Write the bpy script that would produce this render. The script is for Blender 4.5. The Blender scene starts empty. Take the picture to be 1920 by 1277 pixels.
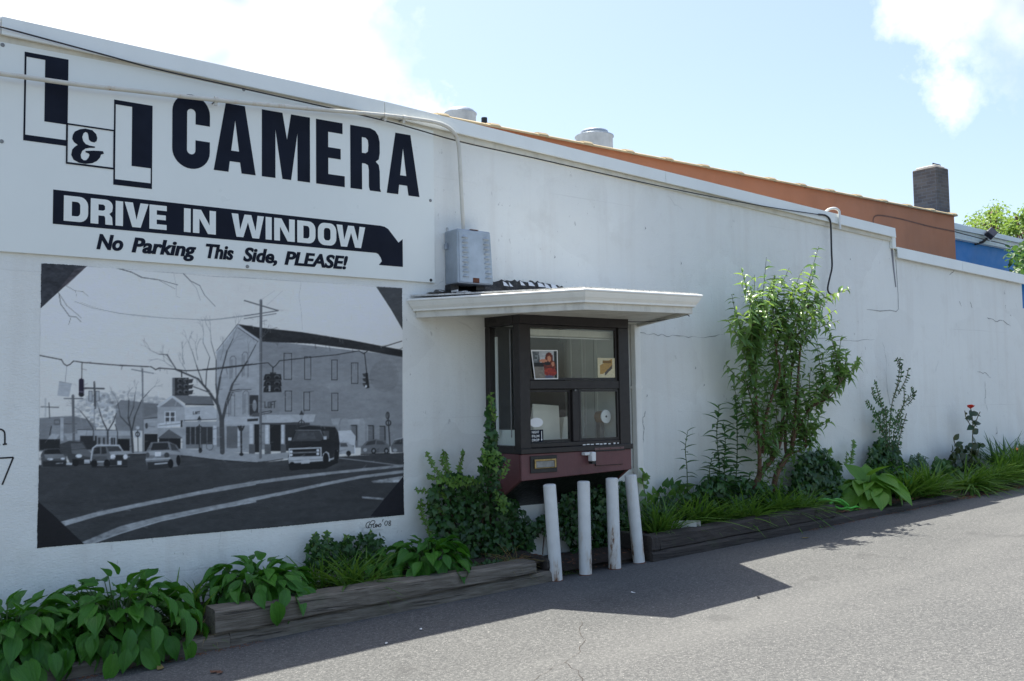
import bpy, bmesh, math, random
import numpy as np
from mathutils import Vector, Matrix

random.seed(7); np.random.seed(7)
PI = math.pi
scene = bpy.context.scene
COL = scene.collection

# ------------------------------------------------------------------ camera
F_PX, IMG_W, IMG_H = 1850.0, 1920.0, 1277.0
YAW, PITCH, ROLL = math.radians(53.25), math.radians(3.82), math.radians(0.93)
CAM = np.array([0.0, -7.0, 1.6])

def _lev(d):
    x, y, z = d
    c, s = math.cos(PITCH), math.sin(PITCH)
    u, w = c*y - s*z, s*y + c*z
    c, s = math.cos(ROLL), math.sin(ROLL)
    return np.array([c*x - s*u, -(s*x + c*u), w])
MC = np.stack([_lev((math.sin(YAW), 0, math.cos(YAW))),
               _lev((-math.cos(YAW), 0, math.sin(YAW))),
               _lev((0, 1, 0))], 1)

def W(px, py, Y=0.0):
    """survey helper: the point of the plane Y = const seen at a photo position"""
    d = MC.T @ np.array([(px-960.0)/F_PX, (py-638.5)/F_PX, 1.0])
    t = (Y - CAM[1]) / d[1]
    p = CAM + t*d
    return float(p[0]), float(p[1]), float(p[2])
def WX(px, py, Y=0.0): return W(px, py, Y)[0]
def WZ(px, py, Y=0.0): return W(px, py, Y)[2]

cam_d = bpy.data.cameras.new('camera')
cam_d.sensor_width = 36.0
cam_d.lens = F_PX/IMG_W*36.0
cam_d.clip_start = 0.05
cam_d.clip_end = 2000
cam_o = bpy.data.objects.new('camera', cam_d)
COL.objects.link(cam_o)
cam_o.matrix_world = Matrix(((MC[0][0], -MC[1][0], -MC[2][0], CAM[0]),
                             (MC[0][1], -MC[1][1], -MC[2][1], CAM[1]),
                             (MC[0][2], -MC[1][2], -MC[2][2], CAM[2]),
                             (0, 0, 0, 1)))
scene.camera = cam_o

# ------------------------------------------------------------------ sky, sun, exposure
SUN_EL = math.radians(70.5)
world = bpy.data.worlds.new('World')
scene.world = world
world.use_nodes = True
wn, wl = world.node_tree.nodes, world.node_tree.links
wn.clear()
w_out = wn.new('ShaderNodeOutputWorld')
w_bg = wn.new('ShaderNodeBackground')
w_bg.inputs['Strength'].default_value = 0.115
sky = wn.new('ShaderNodeTexSky')
sky.sky_type = 'NISHITA'
sky.sun_disc = False
sky.sun_elevation = SUN_EL
sky.sun_rotation = 0.0
sky.air_density = 1.0
sky.dust_density = 2.6
sky.ozone_density = 1.0
# clouds: broken cumulus spread over the whole dome
tc = wn.new('ShaderNodeTexCoord')
def dirvec(px, py):
    d = MC.T @ np.array([(px-960.0)/F_PX, (py-638.5)/F_PX, 1.0])
    d /= np.linalg.norm(d)
    return tuple(float(v) for v in d)
cn = wn.new('ShaderNodeTexNoise'); cn.inputs['Scale'].default_value = 3.2
cn.inputs['Detail'].default_value = 9.0; cn.inputs['Roughness'].default_value = 0.55
wl.new(tc.outputs['Generated'], cn.inputs['Vector'])
cr0 = wn.new('ShaderNodeMapRange'); cr0.inputs[1].default_value = 0.60; cr0.inputs[2].default_value = 0.68
wl.new(cn.outputs['Fac'], cr0.inputs[0])
fine = wn.new('ShaderNodeTexNoise'); fine.inputs['Scale'].default_value = 16.0
fine.inputs['Detail'].default_value = 8.0; fine.inputs['Roughness'].default_value = 0.6
wl.new(tc.outputs['Generated'], fine.inputs['Vector'])
def cloud_blob(px, py, rad, amp=0.16):
    """a cumulus standing in one direction of the sky, its edge broken by noise"""
    v = wn.new('ShaderNodeVectorMath'); v.operation = 'DISTANCE'
    wl.new(tc.outputs['Generated'], v.inputs[0]); v.inputs[1].default_value = dirvec(px, py)
    m = wn.new('ShaderNodeMath'); m.operation = 'MULTIPLY_ADD'
    wl.new(fine.outputs['Fac'], m.inputs[0]); m.inputs[1].default_value = amp
    wl.new(v.outputs['Value'], m.inputs[2])
    r = wn.new('ShaderNodeMapRange')
    r.inputs[1].default_value = rad + amp*0.5 - 0.21*amp; r.inputs[2].default_value = rad + amp*0.5 + 0.16*amp
    r.inputs[3].default_value = 1.0; r.inputs[4].default_value = 0.0
    wl.new(m.outputs[0], r.inputs[0])
    return r.outputs[0]
acc = None
for b in ((120, -10, 0.14), (310, 20, 0.12), (450, 50, 0.10), (580, 90, 0.082), (665, 165, 0.052), (-260, -60, 0.2), (330, 330, 0.16),
          (1760, -30, 0.050), (1840, -40, 0.066), (1950, -50, 0.080), (2110, -60, 0.10), (1795, 165, 0.012)):
    o = cloud_blob(*b) if b[2] > 0.05 else cloud_blob(b[0], b[1], b[2], 0.10)
    if acc is None: acc = o
    else:
        mx = wn.new('ShaderNodeMath'); mx.operation = 'MAXIMUM'
        wl.new(acc, mx.inputs[0]); wl.new(o, mx.inputs[1]); acc = mx.outputs[0]
cm = wn.new('ShaderNodeMath'); cm.operation = 'MAXIMUM'
half = wn.new('ShaderNodeMath'); half.operation = 'MULTIPLY'; half.inputs[1].default_value = 0.5
wl.new(cr0.outputs[0], half.inputs[0])
# the drifting background cumulus keeps clear of the open patch of blue
wl.new(acc, cm.inputs[0]); cm.inputs[1].default_value = 0.0
shade = wn.new('ShaderNodeTexNoise'); shade.inputs['Scale'].default_value = 5.0; shade.inputs['Detail'].default_value = 4.0
wl.new(tc.outputs['Generated'], shade.inputs['Vector'])
ccol = wn.new('ShaderNodeValToRGB')
ccol.color_ramp.elements[0].position = 0.36; ccol.color_ramp.elements[0].color = (3.0, 3.5, 4.2, 1)
ccol.color_ramp.elements[1].position = 0.52; ccol.color_ramp.elements[1].color = (7.0, 7.1, 7.2, 1)
wl.new(shade.outputs['Fac'], ccol.inputs['Fac'])
mixs = wn.new('ShaderNodeMix'); mixs.data_type = 'RGBA'
wl.new(cm.outputs[0], mixs.inputs['Factor'])
wl.new(sky.outputs['Color'], mixs.inputs['A'])
wl.new(ccol.outputs['Color'], mixs.inputs['B'])
wl.new(mixs.outputs['Result'], w_bg.inputs['Color'])
wl.new(w_bg.outputs[0], w_out.inputs['Surface'])

sun_d = bpy.data.lights.new('sun', 'SUN')
sun_d.energy = 4.6
sun_d.angle = math.radians(0.53)
sun_d.color = (1.0, 0.965, 0.87)
sun_o = bpy.data.objects.new('sun', sun_d)
sun_o.rotation_euler = (-(PI/2 - SUN_EL), 0, 0)
sun_o.location = (5, 8, 20)
COL.objects.link(sun_o)

scene.view_settings.view_transform = 'Standard'
scene.view_settings.look = 'None'
scene.view_settings.gamma = 1.0
scene.view_settings.exposure = 1.14
scene.view_settings.use_curve_mapping = False
scene.render.engine = 'CYCLES'

# ------------------------------------------------------------------ helpers
def gz(x):
    """height of the paving: it climbs gently along the wall and levels out"""
    if x < -10: return -0.373
    if x > 20: return 0.746
    return 0.0373*x

def link(o, parent=None):
    COL.objects.link(o)
    if parent is not None: o.parent = parent
    return o

def tag(o, label=None, cat=None, group=None, kind=None):
    if label: o['label'] = label
    if cat: o['category'] = cat
    if group: o['group'] = group
    if kind: o['kind'] = kind
    return o

def empty(name, loc, label=None, cat=None, group=None, rz=0.0):
    o = bpy.data.objects.new(name, None)
    o.location = loc; o.rotation_euler = (0, 0, rz)
    o.empty_display_size = 0.1
    COL.objects.link(o)
    return tag(o, label, cat, group)

class MB:
    """collects shapes in world coordinates; build() links them as one mesh"""
    def __init__(s): s.v = []; s.f = []; s.sm = []
    def add(s, vs, fs, smooth=False):
        n = len(s.v); s.v += [tuple(map(float, p)) for p in vs]
        for f in fs: s.f.append(tuple(i+n for i in f)); s.sm.append(smooth)
        return s
    def box(s, x0, x1, y0, y1, z0, z1):
        return s.hexa([(x0,y0,z0),(x1,y0,z0),(x1,y1,z0),(x0,y1,z0),(x0,y0,z1),(x1,y0,z1),(x1,y1,z1),(x0,y1,z1)])
    def hexa(s, p):
        return s.add(p, [(0,3,2,1),(4,5,6,7),(0,1,5,4),(1,2,6,5),(2,3,7,6),(3,0,4,7)])
    def prism_y(s, poly, y0, y1):
        """polygon of (x, z) extruded from y0 to y1 (y0 < y1)"""
        a = sum(poly[i][0]*poly[(i+1) % len(poly)][1]-poly[(i+1) % len(poly)][0]*poly[i][1] for i in range(len(poly)))
        if a < 0: poly = poly[::-1]
        n = len(poly)
        vs = [(x, y0, z) for x, z in poly] + [(x, y1, z) for x, z in poly]
        fs = [tuple(range(n)), tuple(range(2*n-1, n-1, -1))]
        fs += [(i, i+n, (i+1) % n+n, (i+1) % n) for i in range(n)]
        return s.add(vs, fs)
    def tube(s, pts, r, n=8, caps=True, smooth=True):
        pts = [Vector(p) for p in pts]
        rs = r if isinstance(r, (list, tuple)) else [r]*len(pts)
        vs, fs = [], []
        up = Vector((0.13, 0.31, 0.94))
        prev = None
        for i, p in enumerate(pts):
            t = (pts[min(i+1, len(pts)-1)] - pts[max(i-1, 0)])
            if t.length < 1e-9: t = Vector((0, 0, 1))
            t.normalize()
            if prev is None:
                a = t.cross(up)
                if a.length < 0.1: a = t.cross(Vector((1, 0, 0)))
                a.normalize()
            else:
                a = prev - t*prev.dot(t)
                if a.length < 1e-6: a = t.orthogonal()
                a.normalize()
            prev = a
            b = t.cross(a)
            for k in range(n):
                c, q = math.cos(2*PI*k/n), math.sin(2*PI*k/n)
                vs.append(p + (a*c + b*q)*rs[i])
        for i in range(len(pts)-1):
            for k in range(n):
                k2 = (k+1) % n
                fs.append((i*n+k, i*n+k2, (i+1)*n+k2, (i+1)*n+k))
        s.add(vs, fs, smooth)
        if caps:
            m = len(pts)-1
            s.add([vs[k] for k in range(n)], [tuple(range(n-1, -1, -1))])
            s.add([vs[m*n+k] for k in range(n)], [tuple(range(n))])
        return s
    def lathe(s, prof, c, n=20, smooth=True):
        """(radius, z) profile turned round a vertical axis at c"""
        vs = []
        for r, z in prof:
            for k in range(n):
                vs.append((c[0]+r*math.cos(2*PI*k/n), c[1]+r*math.sin(2*PI*k/n), c[2]+z))
        fs = []
        for i in range(len(prof)-1):
            for k in range(n):
                k2 = (k+1) % n
                fs.append((i*n+k, i*n+k2, (i+1)*n+k2, (i+1)*n+k))
        return s.add(vs, fs, smooth)
    def ribbon(s, pts, wid, n, thick=None):
        """flat strip along pts lying in the plane with normal n"""
        pts = [Vector(p) for p in pts]; n = Vector(n).normalized()
        ws = wid if isinstance(wid, (list, tuple)) else [wid]*len(pts)
        vs = []
        for i, p in enumerate(pts):
            t = pts[min(i+1, len(pts)-1)] - pts[max(i-1, 0)]
            a = t.cross(n).normalized()
            vs += [p + a*ws[i]/2, p - a*ws[i]/2]
        return s.add(vs, [(2*i, 2*i+2, 2*i+3, 2*i+1) for i in range(len(pts)-1)])
    def build(s, name, mat, parent=None, bevel=0.0, label=None, cat=None, group=None, kind=None, seg=1):
        me = bpy.data.meshes.new(name)
        org = Vector((0, 0, 0))
        if parent is not None:
            org = parent.matrix_basis.translation.copy()
            q = parent.parent
            while q is not None:
                org += q.matrix_basis.translation; q = q.parent
        elif s.v:
            xs, ys, zs = zip(*s.v)
            org = Vector(((min(xs)+max(xs))/2, (min(ys)+max(ys))/2, min(zs)))
        me.from_pydata([(p[0]-org[0], p[1]-org[1], p[2]-org[2]) for p in s.v], [], s.f)
        me.polygons.foreach_set('use_smooth', s.sm)
        if bevel > 0:
            bm = bmesh.new(); bm.from_mesh(me)
            bmesh.ops.remove_doubles(bm, verts=bm.verts, dist=1e-5)
            ed = [e for e in bm.edges if len(e.link_faces) == 2 and e.calc_face_angle(0) > 0.5]
            bmesh.ops.bevel(bm, geom=ed, offset=bevel, segments=seg, profile=0.5, affect='EDGES')
            bm.to_mesh(me); bm.free()
        me.update()
        mats = mat if isinstance(mat, (list, tuple)) else [mat]
        for m in mats: me.materials.append(m)
        o = bpy.data.objects.new(name, me)
        link(o, parent)
        if parent is None: o.location = org
        return tag(o, label, cat, group, kind)

# ------------------------------------------------------------------ materials
def new_mat(name):
    m = bpy.data.materials.new(name); m.use_nodes = True
    nt = m.node_tree
    b = nt.nodes['Principled BSDF']
    return m, nt, b, nt.nodes['Material Output']

class NT:
    def __init__(s, nt): s.nt = nt; s.n = nt.nodes; s.l = nt.links
    def obj(s):
        return s.n.new('ShaderNodeTexCoord').outputs['Object']
    def geo(s): return s.n.new('ShaderNodeNewGeometry').outputs['Position']
    def mapping(s, vec, scale=(1,1,1), loc=(0,0,0), rot=(0,0,0)):
        m = s.n.new('ShaderNodeMapping'); s.l.new(vec, m.inputs['Vector'])
        m.inputs['Scale'].default_value = scale; m.inputs['Location'].default_value = loc
        m.inputs['Rotation'].default_value = rot
        return m.outputs[0]
    def noise(s, vec, scale, detail=4, rough=0.55, dist=0.0):
        n = s.n.new('ShaderNodeTexNoise'); s.l.new(vec, n.inputs['Vector'])
        n.inputs['Scale'].default_value = scale; n.inputs['Detail'].default_value = detail
        n.inputs['Roughness'].default_value = rough; n.inputs['Distortion'].default_value = dist
        return n.outputs['Fac']
    def noisec(s, vec, scale, detail=3):
        n = s.n.new('ShaderNodeTexNoise'); s.l.new(vec, n.inputs['Vector'])
        n.inputs['Scale'].default_value = scale; n.inputs['Detail'].default_value = detail
        return n.outputs['Color']
    def vor(s, vec, scale, feature='F1', out='Distance', rnd=1.0):
        n = s.n.new('ShaderNodeTexVoronoi'); s.l.new(vec, n.inputs['Vector'])
        n.feature = feature; n.inputs['Scale'].default_value = scale; n.inputs['Randomness'].default_value = rnd
        return n.outputs[out]
    def rng(s, val, a, b, c=0.0, d=1.0):
        r = s.n.new('ShaderNodeMapRange'); s.l.new(val, r.inputs[0])
        r.inputs[1].default_value = a; r.inputs[2].default_value = b; r.inputs[3].default_value = c; r.inputs[4].default_value = d
        return r.outputs[0]
    def math(s, op, a, b=None):
        m = s.n.new('ShaderNodeMath'); m.operation = op
        for i, q in enumerate((a, b)):
            if q is None: continue
            if isinstance(q, (int, float)): m.inputs[i].default_value = q
            else: s.l.new(q, m.inputs[i])
        return m.outputs[0]
    def mix(s, fac, a, b, mode='MIX'):
        m = s.n.new('ShaderNodeMix'); m.data_type = 'RGBA'; m.blend_type = mode
        for k, q in (('Factor', fac), ('A', a), ('B', b)):
            if isinstance(q, (int, float)): m.inputs[k].default_value = q
            elif isinstance(q, tuple): m.inputs[k].default_value = (*q, 1) if len(q) == 3 else q
            else: s.l.new(q, m.inputs[k])
        return m.outputs['Result']
    def add(s, vec, vec2):
        m = s.n.new('ShaderNodeVectorMath'); m.operation = 'ADD'
        s.l.new(vec, m.inputs[0]); s.l.new(vec2, m.inputs[1]); return m.outputs[0]
    def scale(s, vec, k):
        m = s.n.new('ShaderNodeVectorMath'); m.operation = 'SCALE'
        s.l.new(vec, m.inputs[0]); m.inputs['Scale'].default_value = k; return m.outputs[0]
    def bump(s, h, strength, dist, bsdf, normal=None):
        b = s.n.new('ShaderNodeBump'); b.inputs['Strength'].default_value = strength
        b.inputs['Distance'].default_value = dist; s.l.new(h, b.inputs['Height'])
        if normal is not None: s.l.new(normal, b.inputs['Normal'])
        if bsdf is not None: s.l.new(b.outputs[0], bsdf.inputs['Normal'])
        return b.outputs[0]
    def xyz(s, vec):
        x = s.n.new('ShaderNodeSeparateXYZ'); s.l.new(vec, x.inputs[0]); return x.outputs

def simple(name, col, rough=0.5, metal=0.0, var=0.08, vscale=6.0, bump=0.0, bscale=60.0, spec=0.5, grime=0.0, grime_col=(0.1, 0.08, 0.06)):
    m, nt, b, out = new_mat(name); t = NT(nt)
    p = t.geo()
    n = t.noise(p, vscale, 5)
    f = t.rng(n, 0.3, 0.7)
    c = t.mix(f, tuple(v*(1-var) for v in col), tuple(min(1, v*(1+var)) for v in col))
    if grime > 0:
        g = t.rng(t.noise(t.mapping(p, (1, 1, 0.35)), vscale*1.7, 7, 0.65), 0.52, 0.72, 0, grime)
        c = t.mix(g, c, grime_col)
    nt.links.new(c, b.inputs['Base Color'])
    nt.links.new(t.rng(t.noise(p, vscale*3, 4), 0.3, 0.7, max(0, rough-0.08), min(1, rough+0.08)), b.inputs['Roughness'])
    b.inputs['Metallic'].default_value = metal
    b.inputs['Specular IOR Level'].default_value = spec
    if bump > 0: t.bump(t.noise(p, bscale, 4), bump, 0.01, b)
    return m

def stucco():
    m, nt, b, out = new_mat('painted_stucco'); t = NT(nt)
    p = t.geo()
    broad = t.rng(t.noise(p, 0.55, 5, 0.6), 0.3, 0.7)
    c = t.mix(broad, (0.80, 0.81, 0.765), (0.86, 0.87, 0.82))
    cell = t.xyz(t.vor(t.add(p, t.scale(t.noisec(p, 1.2, 4), 0.5)), 0.75, 'F1', 'Color'))[0]
    c = t.mix(t.rng(cell, 0.3, 1.0, 0, 0.38), c, (0.70, 0.70, 0.66))
    # yellowed streaks running down the paint
    st = t.rng(t.noise(t.mapping(p, (3.2, 1, 0.3)), 1.6, 6, 0.6), 0.50, 0.78, 0, 0.45)
    c = t.mix(st, c, (0.66, 0.63, 0.57))
    # old repair patches
    wv = t.add(p, t.scale(t.noisec(p, 2.2, 4), 0.35))
    pe = t.vor(wv, 0.62, 'DISTANCE_TO_EDGE')
    keep = t.rng(t.noise(p, 0.9, 3), 0.58, 0.66)
    crack = t.math('MULTIPLY', t.rng(pe, 0.0, 0.006, 1, 0), keep)
    fine_p = t.add(p, t.scale(t.noisec(p, 6.0, 5), 0.22))
    pe2 = t.vor(fine_p, 1.9, 'DISTANCE_TO_EDGE')
    keep2 = t.rng(t.noise(p, 1.3, 4), 0.63, 0.70)
    crack2 = t.math('MULTIPLY', t.rng(pe2, 0.0, 0.011, 1, 0), keep2)
    ck = t.math('MAXIMUM', crack, t.math('MULTIPLY', crack2, 0.8))
    # chipped spots where the coat has come off
    chip = t.math('MULTIPLY', t.rng(t.noise(t.mapping(p, (1.7, 1, 0.75)), 14, 5, 0.62), 0.635, 0.67), t.rng(t.noise(p, 0.8, 4), 0.50, 0.62))
    c = t.mix(t.math('MULTIPLY', ck, 0.32), c, (0.25, 0.25, 0.24))
    c = t.mix(t.math('MULTIPLY', chip, 0.6), c, (0.36, 0.35, 0.33))
    # courses of the block wall telegraphing faintly through the coat
    zz = t.xyz(t.add(p, t.scale(t.noisec(p, 1.5, 3), 0.03)))[2]
    jt = t.math('ABSOLUTE', t.math('SUBTRACT', t.math('FRACT', t.math('DIVIDE', zz, 1.02)), 0.5))
    jl = t.math('MULTIPLY', t.rng(jt, 0.0, 0.007, 1, 0), t.rng(t.noise(t.mapping(p, (0.7, 1, 1)), 1.3, 5), 0.46, 0.62, 0, 0.30))
    c = t.mix(jl, c, (0.42, 0.41, 0.38))
    blot = t.rng(t.noise(p, 2.6, 7, 0.68), 0.54, 0.74, 0, 0.26)
    c = t.mix(blot, c, (0.56, 0.54, 0.48))
    # splash dirt along the foot of the wall
    z = t.xyz(p)[2]
    foot = t.math('MULTIPLY', t.rng(z, 0.15, 0.75, 1, 0), t.rng(t.noise(p, 5, 6, 0.65), 0.42, 0.7, 0, 0.45))
    c = t.mix(foot, c, (0.40, 0.38, 0.33))
    nt.links.new(c, b.inputs['Base Color'])
    b.inputs['Roughness'].default_value = 0.62
    b.inputs['Specular IOR Level'].default_value = 0.35
    h = t.math('ADD', t.math('MULTIPLY', t.noise(t.mapping(p, (1, 1, 2.2)), 38, 5, 0.6), 0.55), t.math('MULTIPLY', t.noise(p, 4.5, 4), 1.2))
    h = t.math('SUBTRACT', h, t.math('MULTIPLY', ck, 0.35))
    t.bump(h, 0.6, 0.014, b)
    return m

def asphalt():
    m, nt, b, out = new_mat('worn_asphalt'); t = NT(nt)
    p = t.geo()
    broad = t.rng(t.noise(p, 0.7, 6, 0.6), 0.3, 0.7)
    c = t.mix(broad, (0.102, 0.103, 0.100), (0.128, 0.128, 0.123))
    grain = t.math('ADD', t.math('MULTIPLY', t.noise(p, 48, 3, 0.75), 0.6), t.math('MULTIPLY', t.noise(p, 120, 2, 0.7), 0.4))
    c = t.mix(t.rng(grain, 0.40, 0.62, 0, 0.85), c, (0.050, 0.051, 0.053))
    c = t.mix(t.rng(grain, 0.50, 0.36, 0, 0.55), c, (0.205, 0.203, 0.196))
    # pale stones in the mix
    st = t.vor(p, 85, 'F1', 'Distance'); rc = t.vor(p, 85, 'F1', 'Color')
    pick = t.rng(t.xyz(rc)[0], 0.80, 0.86)
    stone = t.math('MULTIPLY', t.rng(st, 0.20, 0.34, 1, 0), pick)
    c = t.mix(stone, c, (0.30, 0.295, 0.28))
    st2 = t.vor(p, 24, 'F1', 'Distance'); rc2 = t.vor(p, 24, 'F1', 'Color')
    stone2 = t.math('MULTIPLY', t.rng(st2, 0.11, 0.19, 1, 0), t.rng(t.xyz(rc2)[1], 0.975, 0.985))
    c = t.mix(stone2, c, (0.34, 0.33, 0.31))
    worn = t.rng(t.noise(t.mapping(p, (0.25, 1.1, 1)), 0.9, 5, 0.6), 0.5, 0.75, 0, 0.35)
    c = t.mix(worn, c, (0.165, 0.163, 0.156))
    # oil spots
    oil = t.rng(t.noise(p, 1.9, 4, 0.5), 0.64, 0.74, 0, 0.5)
    c = t.mix(oil, c, (0.05, 0.05, 0.05))
    nt.links.new(c, b.inputs['Base Color'])
    b.inputs['Roughness'].default_value = 0.82
    b.inputs['Specular IOR Level'].default_value = 0.3
    h = t.math('ADD', t.math('MULTIPLY', grain, 0.8), t.math('ADD', stone, t.math('MULTIPLY', t.noise(p, 2.0, 3), 1.5)))
    t.bump(h, 0.55, 0.006, b)
    return m

def timber(name, col, col2):
    m, nt, b, out = new_mat(name); t = NT(nt)
    p = t.geo()
    wob = t.add(p, t.scale(t.noisec(p, 1.3, 3), 0.05))
    g = t.noise(t.mapping(wob, (0.6, 9, 9)), 7, 8, 0.65)
    c = t.mix(t.rng(g, 0.3, 0.7), col, col2)
    ck = t.rng(t.noise(t.mapping(wob, (0.35, 8, 14)), 4.0, 6, 0.6), 0.60, 0.66)
    c = t.mix(t.math('MULTIPLY', ck, 0.7), c, (0.025, 0.02, 0.018))
    moss = t.rng(t.noise(p, 5, 5), 0.58, 0.72, 0, 0.35)
    c = t.mix(moss, c, (0.06, 0.075, 0.035))
    nt.links.new(c, b.inputs['Base Color'])
    b.inputs['Roughness'].default_value = 0.85
    h = t.math('SUBTRACT', g, t.math('MULTIPLY', ck, 0.8))
    t.bump(h, 0.7, 0.012, b)
    return m

def leaf_mat(name, col, col2, rough=0.42, trans=0.28, per_object=False, spec=0.45, veins=False):
    m, nt, b, out = new_mat(name); t = NT(nt)
    if per_object:
        r = t.n.new('ShaderNodeObjectInfo').outputs['Random']
    else:
        r = t.n.new('ShaderNodeNewGeometry').outputs['Random Per Island']
    c = t.mix(r, col, col2)
    p = t.obj()
    c = t.mix(t.rng(t.noise(p, 14, 4), 0.35, 0.7, 0, 0.35), c, tuple(v*0.55 for v in col))
    nt.links.new(c, b.inputs['Base Color'])
    b.inputs['Roughness'].default_value = rough
    b.inputs['Specular IOR Level'].default_value = spec
    if veins:
        t.bump(t.noise(t.mapping(p, (26, 1.4, 1)), 1.0, 3), 0.5, 0.02, b)
        c = t.mix(t.rng(t.noise(t.mapping(p, (22, 1.2, 1)), 1.0, 2), 0.4, 0.7, 0, 0.22), c, tuple(min(1, v*1.5) for v in col2))
        nt.links.new(c, b.inputs['Base Color'])
        edge = t.rng(t.noise(p, 5, 6, 0.7), 0.68, 0.74, 0, 0.5)
        c = t.mix(edge, c, (0.16, 0.13, 0.03)); nt.links.new(c, b.inputs['Base Color'])
    tr = t.n.new('ShaderNodeBsdfTranslucent')
    tc2 = t.mix(0.5, c, tuple(min(1, v*1.9) for v in (col2[0]*1.15, col2[1]*1.1, col2[2]*0.5)))
    nt.links.new(tc2, tr.inputs['Color'])
    mx = t.n.new('ShaderNodeMixShader'); mx.inputs[0].default_value = trans
    nt.links.new(b.outputs[0], mx.inputs[1]); nt.links.new(tr.outputs[0], mx.inputs[2])
    nt.links.new(mx.outputs[0], out.inputs['Surface'])
    return m

def glass_mat():
    m, nt, b, out = new_mat('window_glass'); t = NT(nt)
    nt.nodes.remove(b)
    tr = t.n.new('ShaderNodeBsdfTransparent'); tr.inputs['Color'].default_value = (0.965, 0.98, 0.97, 1)
    gl = t.n.new('ShaderNodeBsdfGlossy'); gl.inputs['Roughness'].default_value = 0.02
    df = t.n.new('ShaderNodeBsdfDiffuse'); df.inputs['Color'].default_value = (0.5, 0.5, 0.47, 1)
    lw = t.n.new('ShaderNodeLayerWeight'); lw.inputs['Blend'].default_value = 0.5
    fr = t.math('ADD', t.math('MULTIPLY', t.math('POWER', lw.outputs['Facing'], 5.0), 0.96), 0.04)   # Schlick, both faces alike
    m1 = t.n.new('ShaderNodeMixShader'); nt.links.new(fr, m1.inputs[0])
    nt.links.new(tr.outputs[0], m1.inputs[1]); nt.links.new(gl.outputs[0], m1.inputs[2])
    m2 = t.n.new('ShaderNodeMixShader')
    nt.links.new(t.rng(t.noise(t.geo(), 4, 6, 0.65), 0.35, 0.75, 0.0, 0.03), m2.inputs[0])
    nt.links.new(m1.outputs[0], m2.inputs[1]); nt.links.new(df.outputs[0], m2.inputs[2])
    nt.links.new(m2.outputs[0], out.inputs['Surface'])
    return m

def rusty_paint(name, col, amount=0.60, foot=None):
    m, nt, b, out = new_mat(name); t = NT(nt)
    p = t.obj()
    c = t.mix(t.rng(t.noise(p, 9, 5), 0.3, 0.7), tuple(v*0.86 for v in col), col)
    ms = t.mapping(t.geo(), (1, 1, 0.22))
    n = t.noise(ms, 13, 8, 0.68)
    if foot is not None:
        z = t.xyz(p)[2]
        n = t.math('ADD', n, t.rng(z, 0.0, foot, 0.17, 0.0))
    r = t.rng(n, amount, amount+0.05)
    halo = t.rng(n, amount-0.10, amount+0.03, 0, 0.55)
    c = t.mix(halo, c, (0.50, 0.38, 0.25))
    rust = t.mix(t.noise(p, 40, 4), (0.055, 0.025, 0.014), (0.26, 0.11, 0.035))
    c = t.mix(r, c, rust)
    nt.links.new(c, b.inputs['Base Color'])
    nt.links.new(t.rng(r, 0, 1, 0.5, 0.9), b.inputs['Roughness'])
    t.bump(t.math('SUBTRACT', t.math('MULTIPLY', t.noise(p, 60, 3), 0.3), t.math('MULTIPLY', r, 0.6)), 0.5, 0.004, b)
    return m

def vcol_mat(name, rough=0.75, bumpy=True):
    m, nt, b, out = new_mat(name); t = NT(nt)
    a = t.n.new('ShaderNodeAttribute'); a.attribute_name = 'paint'
    nt.links.new(a.outputs['Color'], b.inputs['Base Color'])
    b.inputs['Roughness'].default_value = rough
    b.inputs['Specular IOR Level'].default_value = 0.35
    if bumpy:
        p = t.geo()
        t.bump(t.math('ADD', t.noise(t.mapping(p, (1, 1, 2.2)), 38, 5, 0.6), t.noise(t.mapping(p, (0.3, 1, 3)), 60, 3)), 0.3, 0.008, b)
    return m

def brick_mat():
    m, nt, b, out = new_mat('sooty_brick'); t = NT(nt)
    p = t.geo()
    s = t.n.new('ShaderNodeSeparateXYZ'); nt.links.new(p, s.inputs[0])
    cmb = t.n.new('ShaderNodeCombineXYZ')
    nt.links.new(t.math('ADD', s.outputs[0], s.outputs[1]), cmb.inputs[0]); nt.links.new(s.outputs[2], cmb.inputs[1])
    br = t.n.new('ShaderNodeTexBrick'); nt.links.new(cmb.outputs[0], br.inputs['Vector'])
    br.inputs['Scale'].default_value = 1.0
    br.inputs['Brick Width'].default_value = 0.22; br.inputs['Row Height'].default_value = 0.075
    br.inputs['Mortar Size'].default_value = 0.008
    br.inputs['Color1'].default_value = (0.105, 0.080, 0.062, 1); br.inputs['Color2'].default_value = (0.150, 0.118, 0.092, 1)
    br.inputs['Mortar'].default_value = (0.15, 0.135, 0.12, 1)
    c = t.mix(t.rng(t.noise(p, 2.5, 6), 0.45, 0.7, 0, 0.6), br.outputs['Color'], (0.06, 0.05, 0.05))
    nt.links.new(c, b.inputs['Base Color']); b.inputs['Roughness'].default_value = 0.9
    t.bump(br.outputs['Fac'], 0.6, -0.01, b)
    return m

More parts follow.
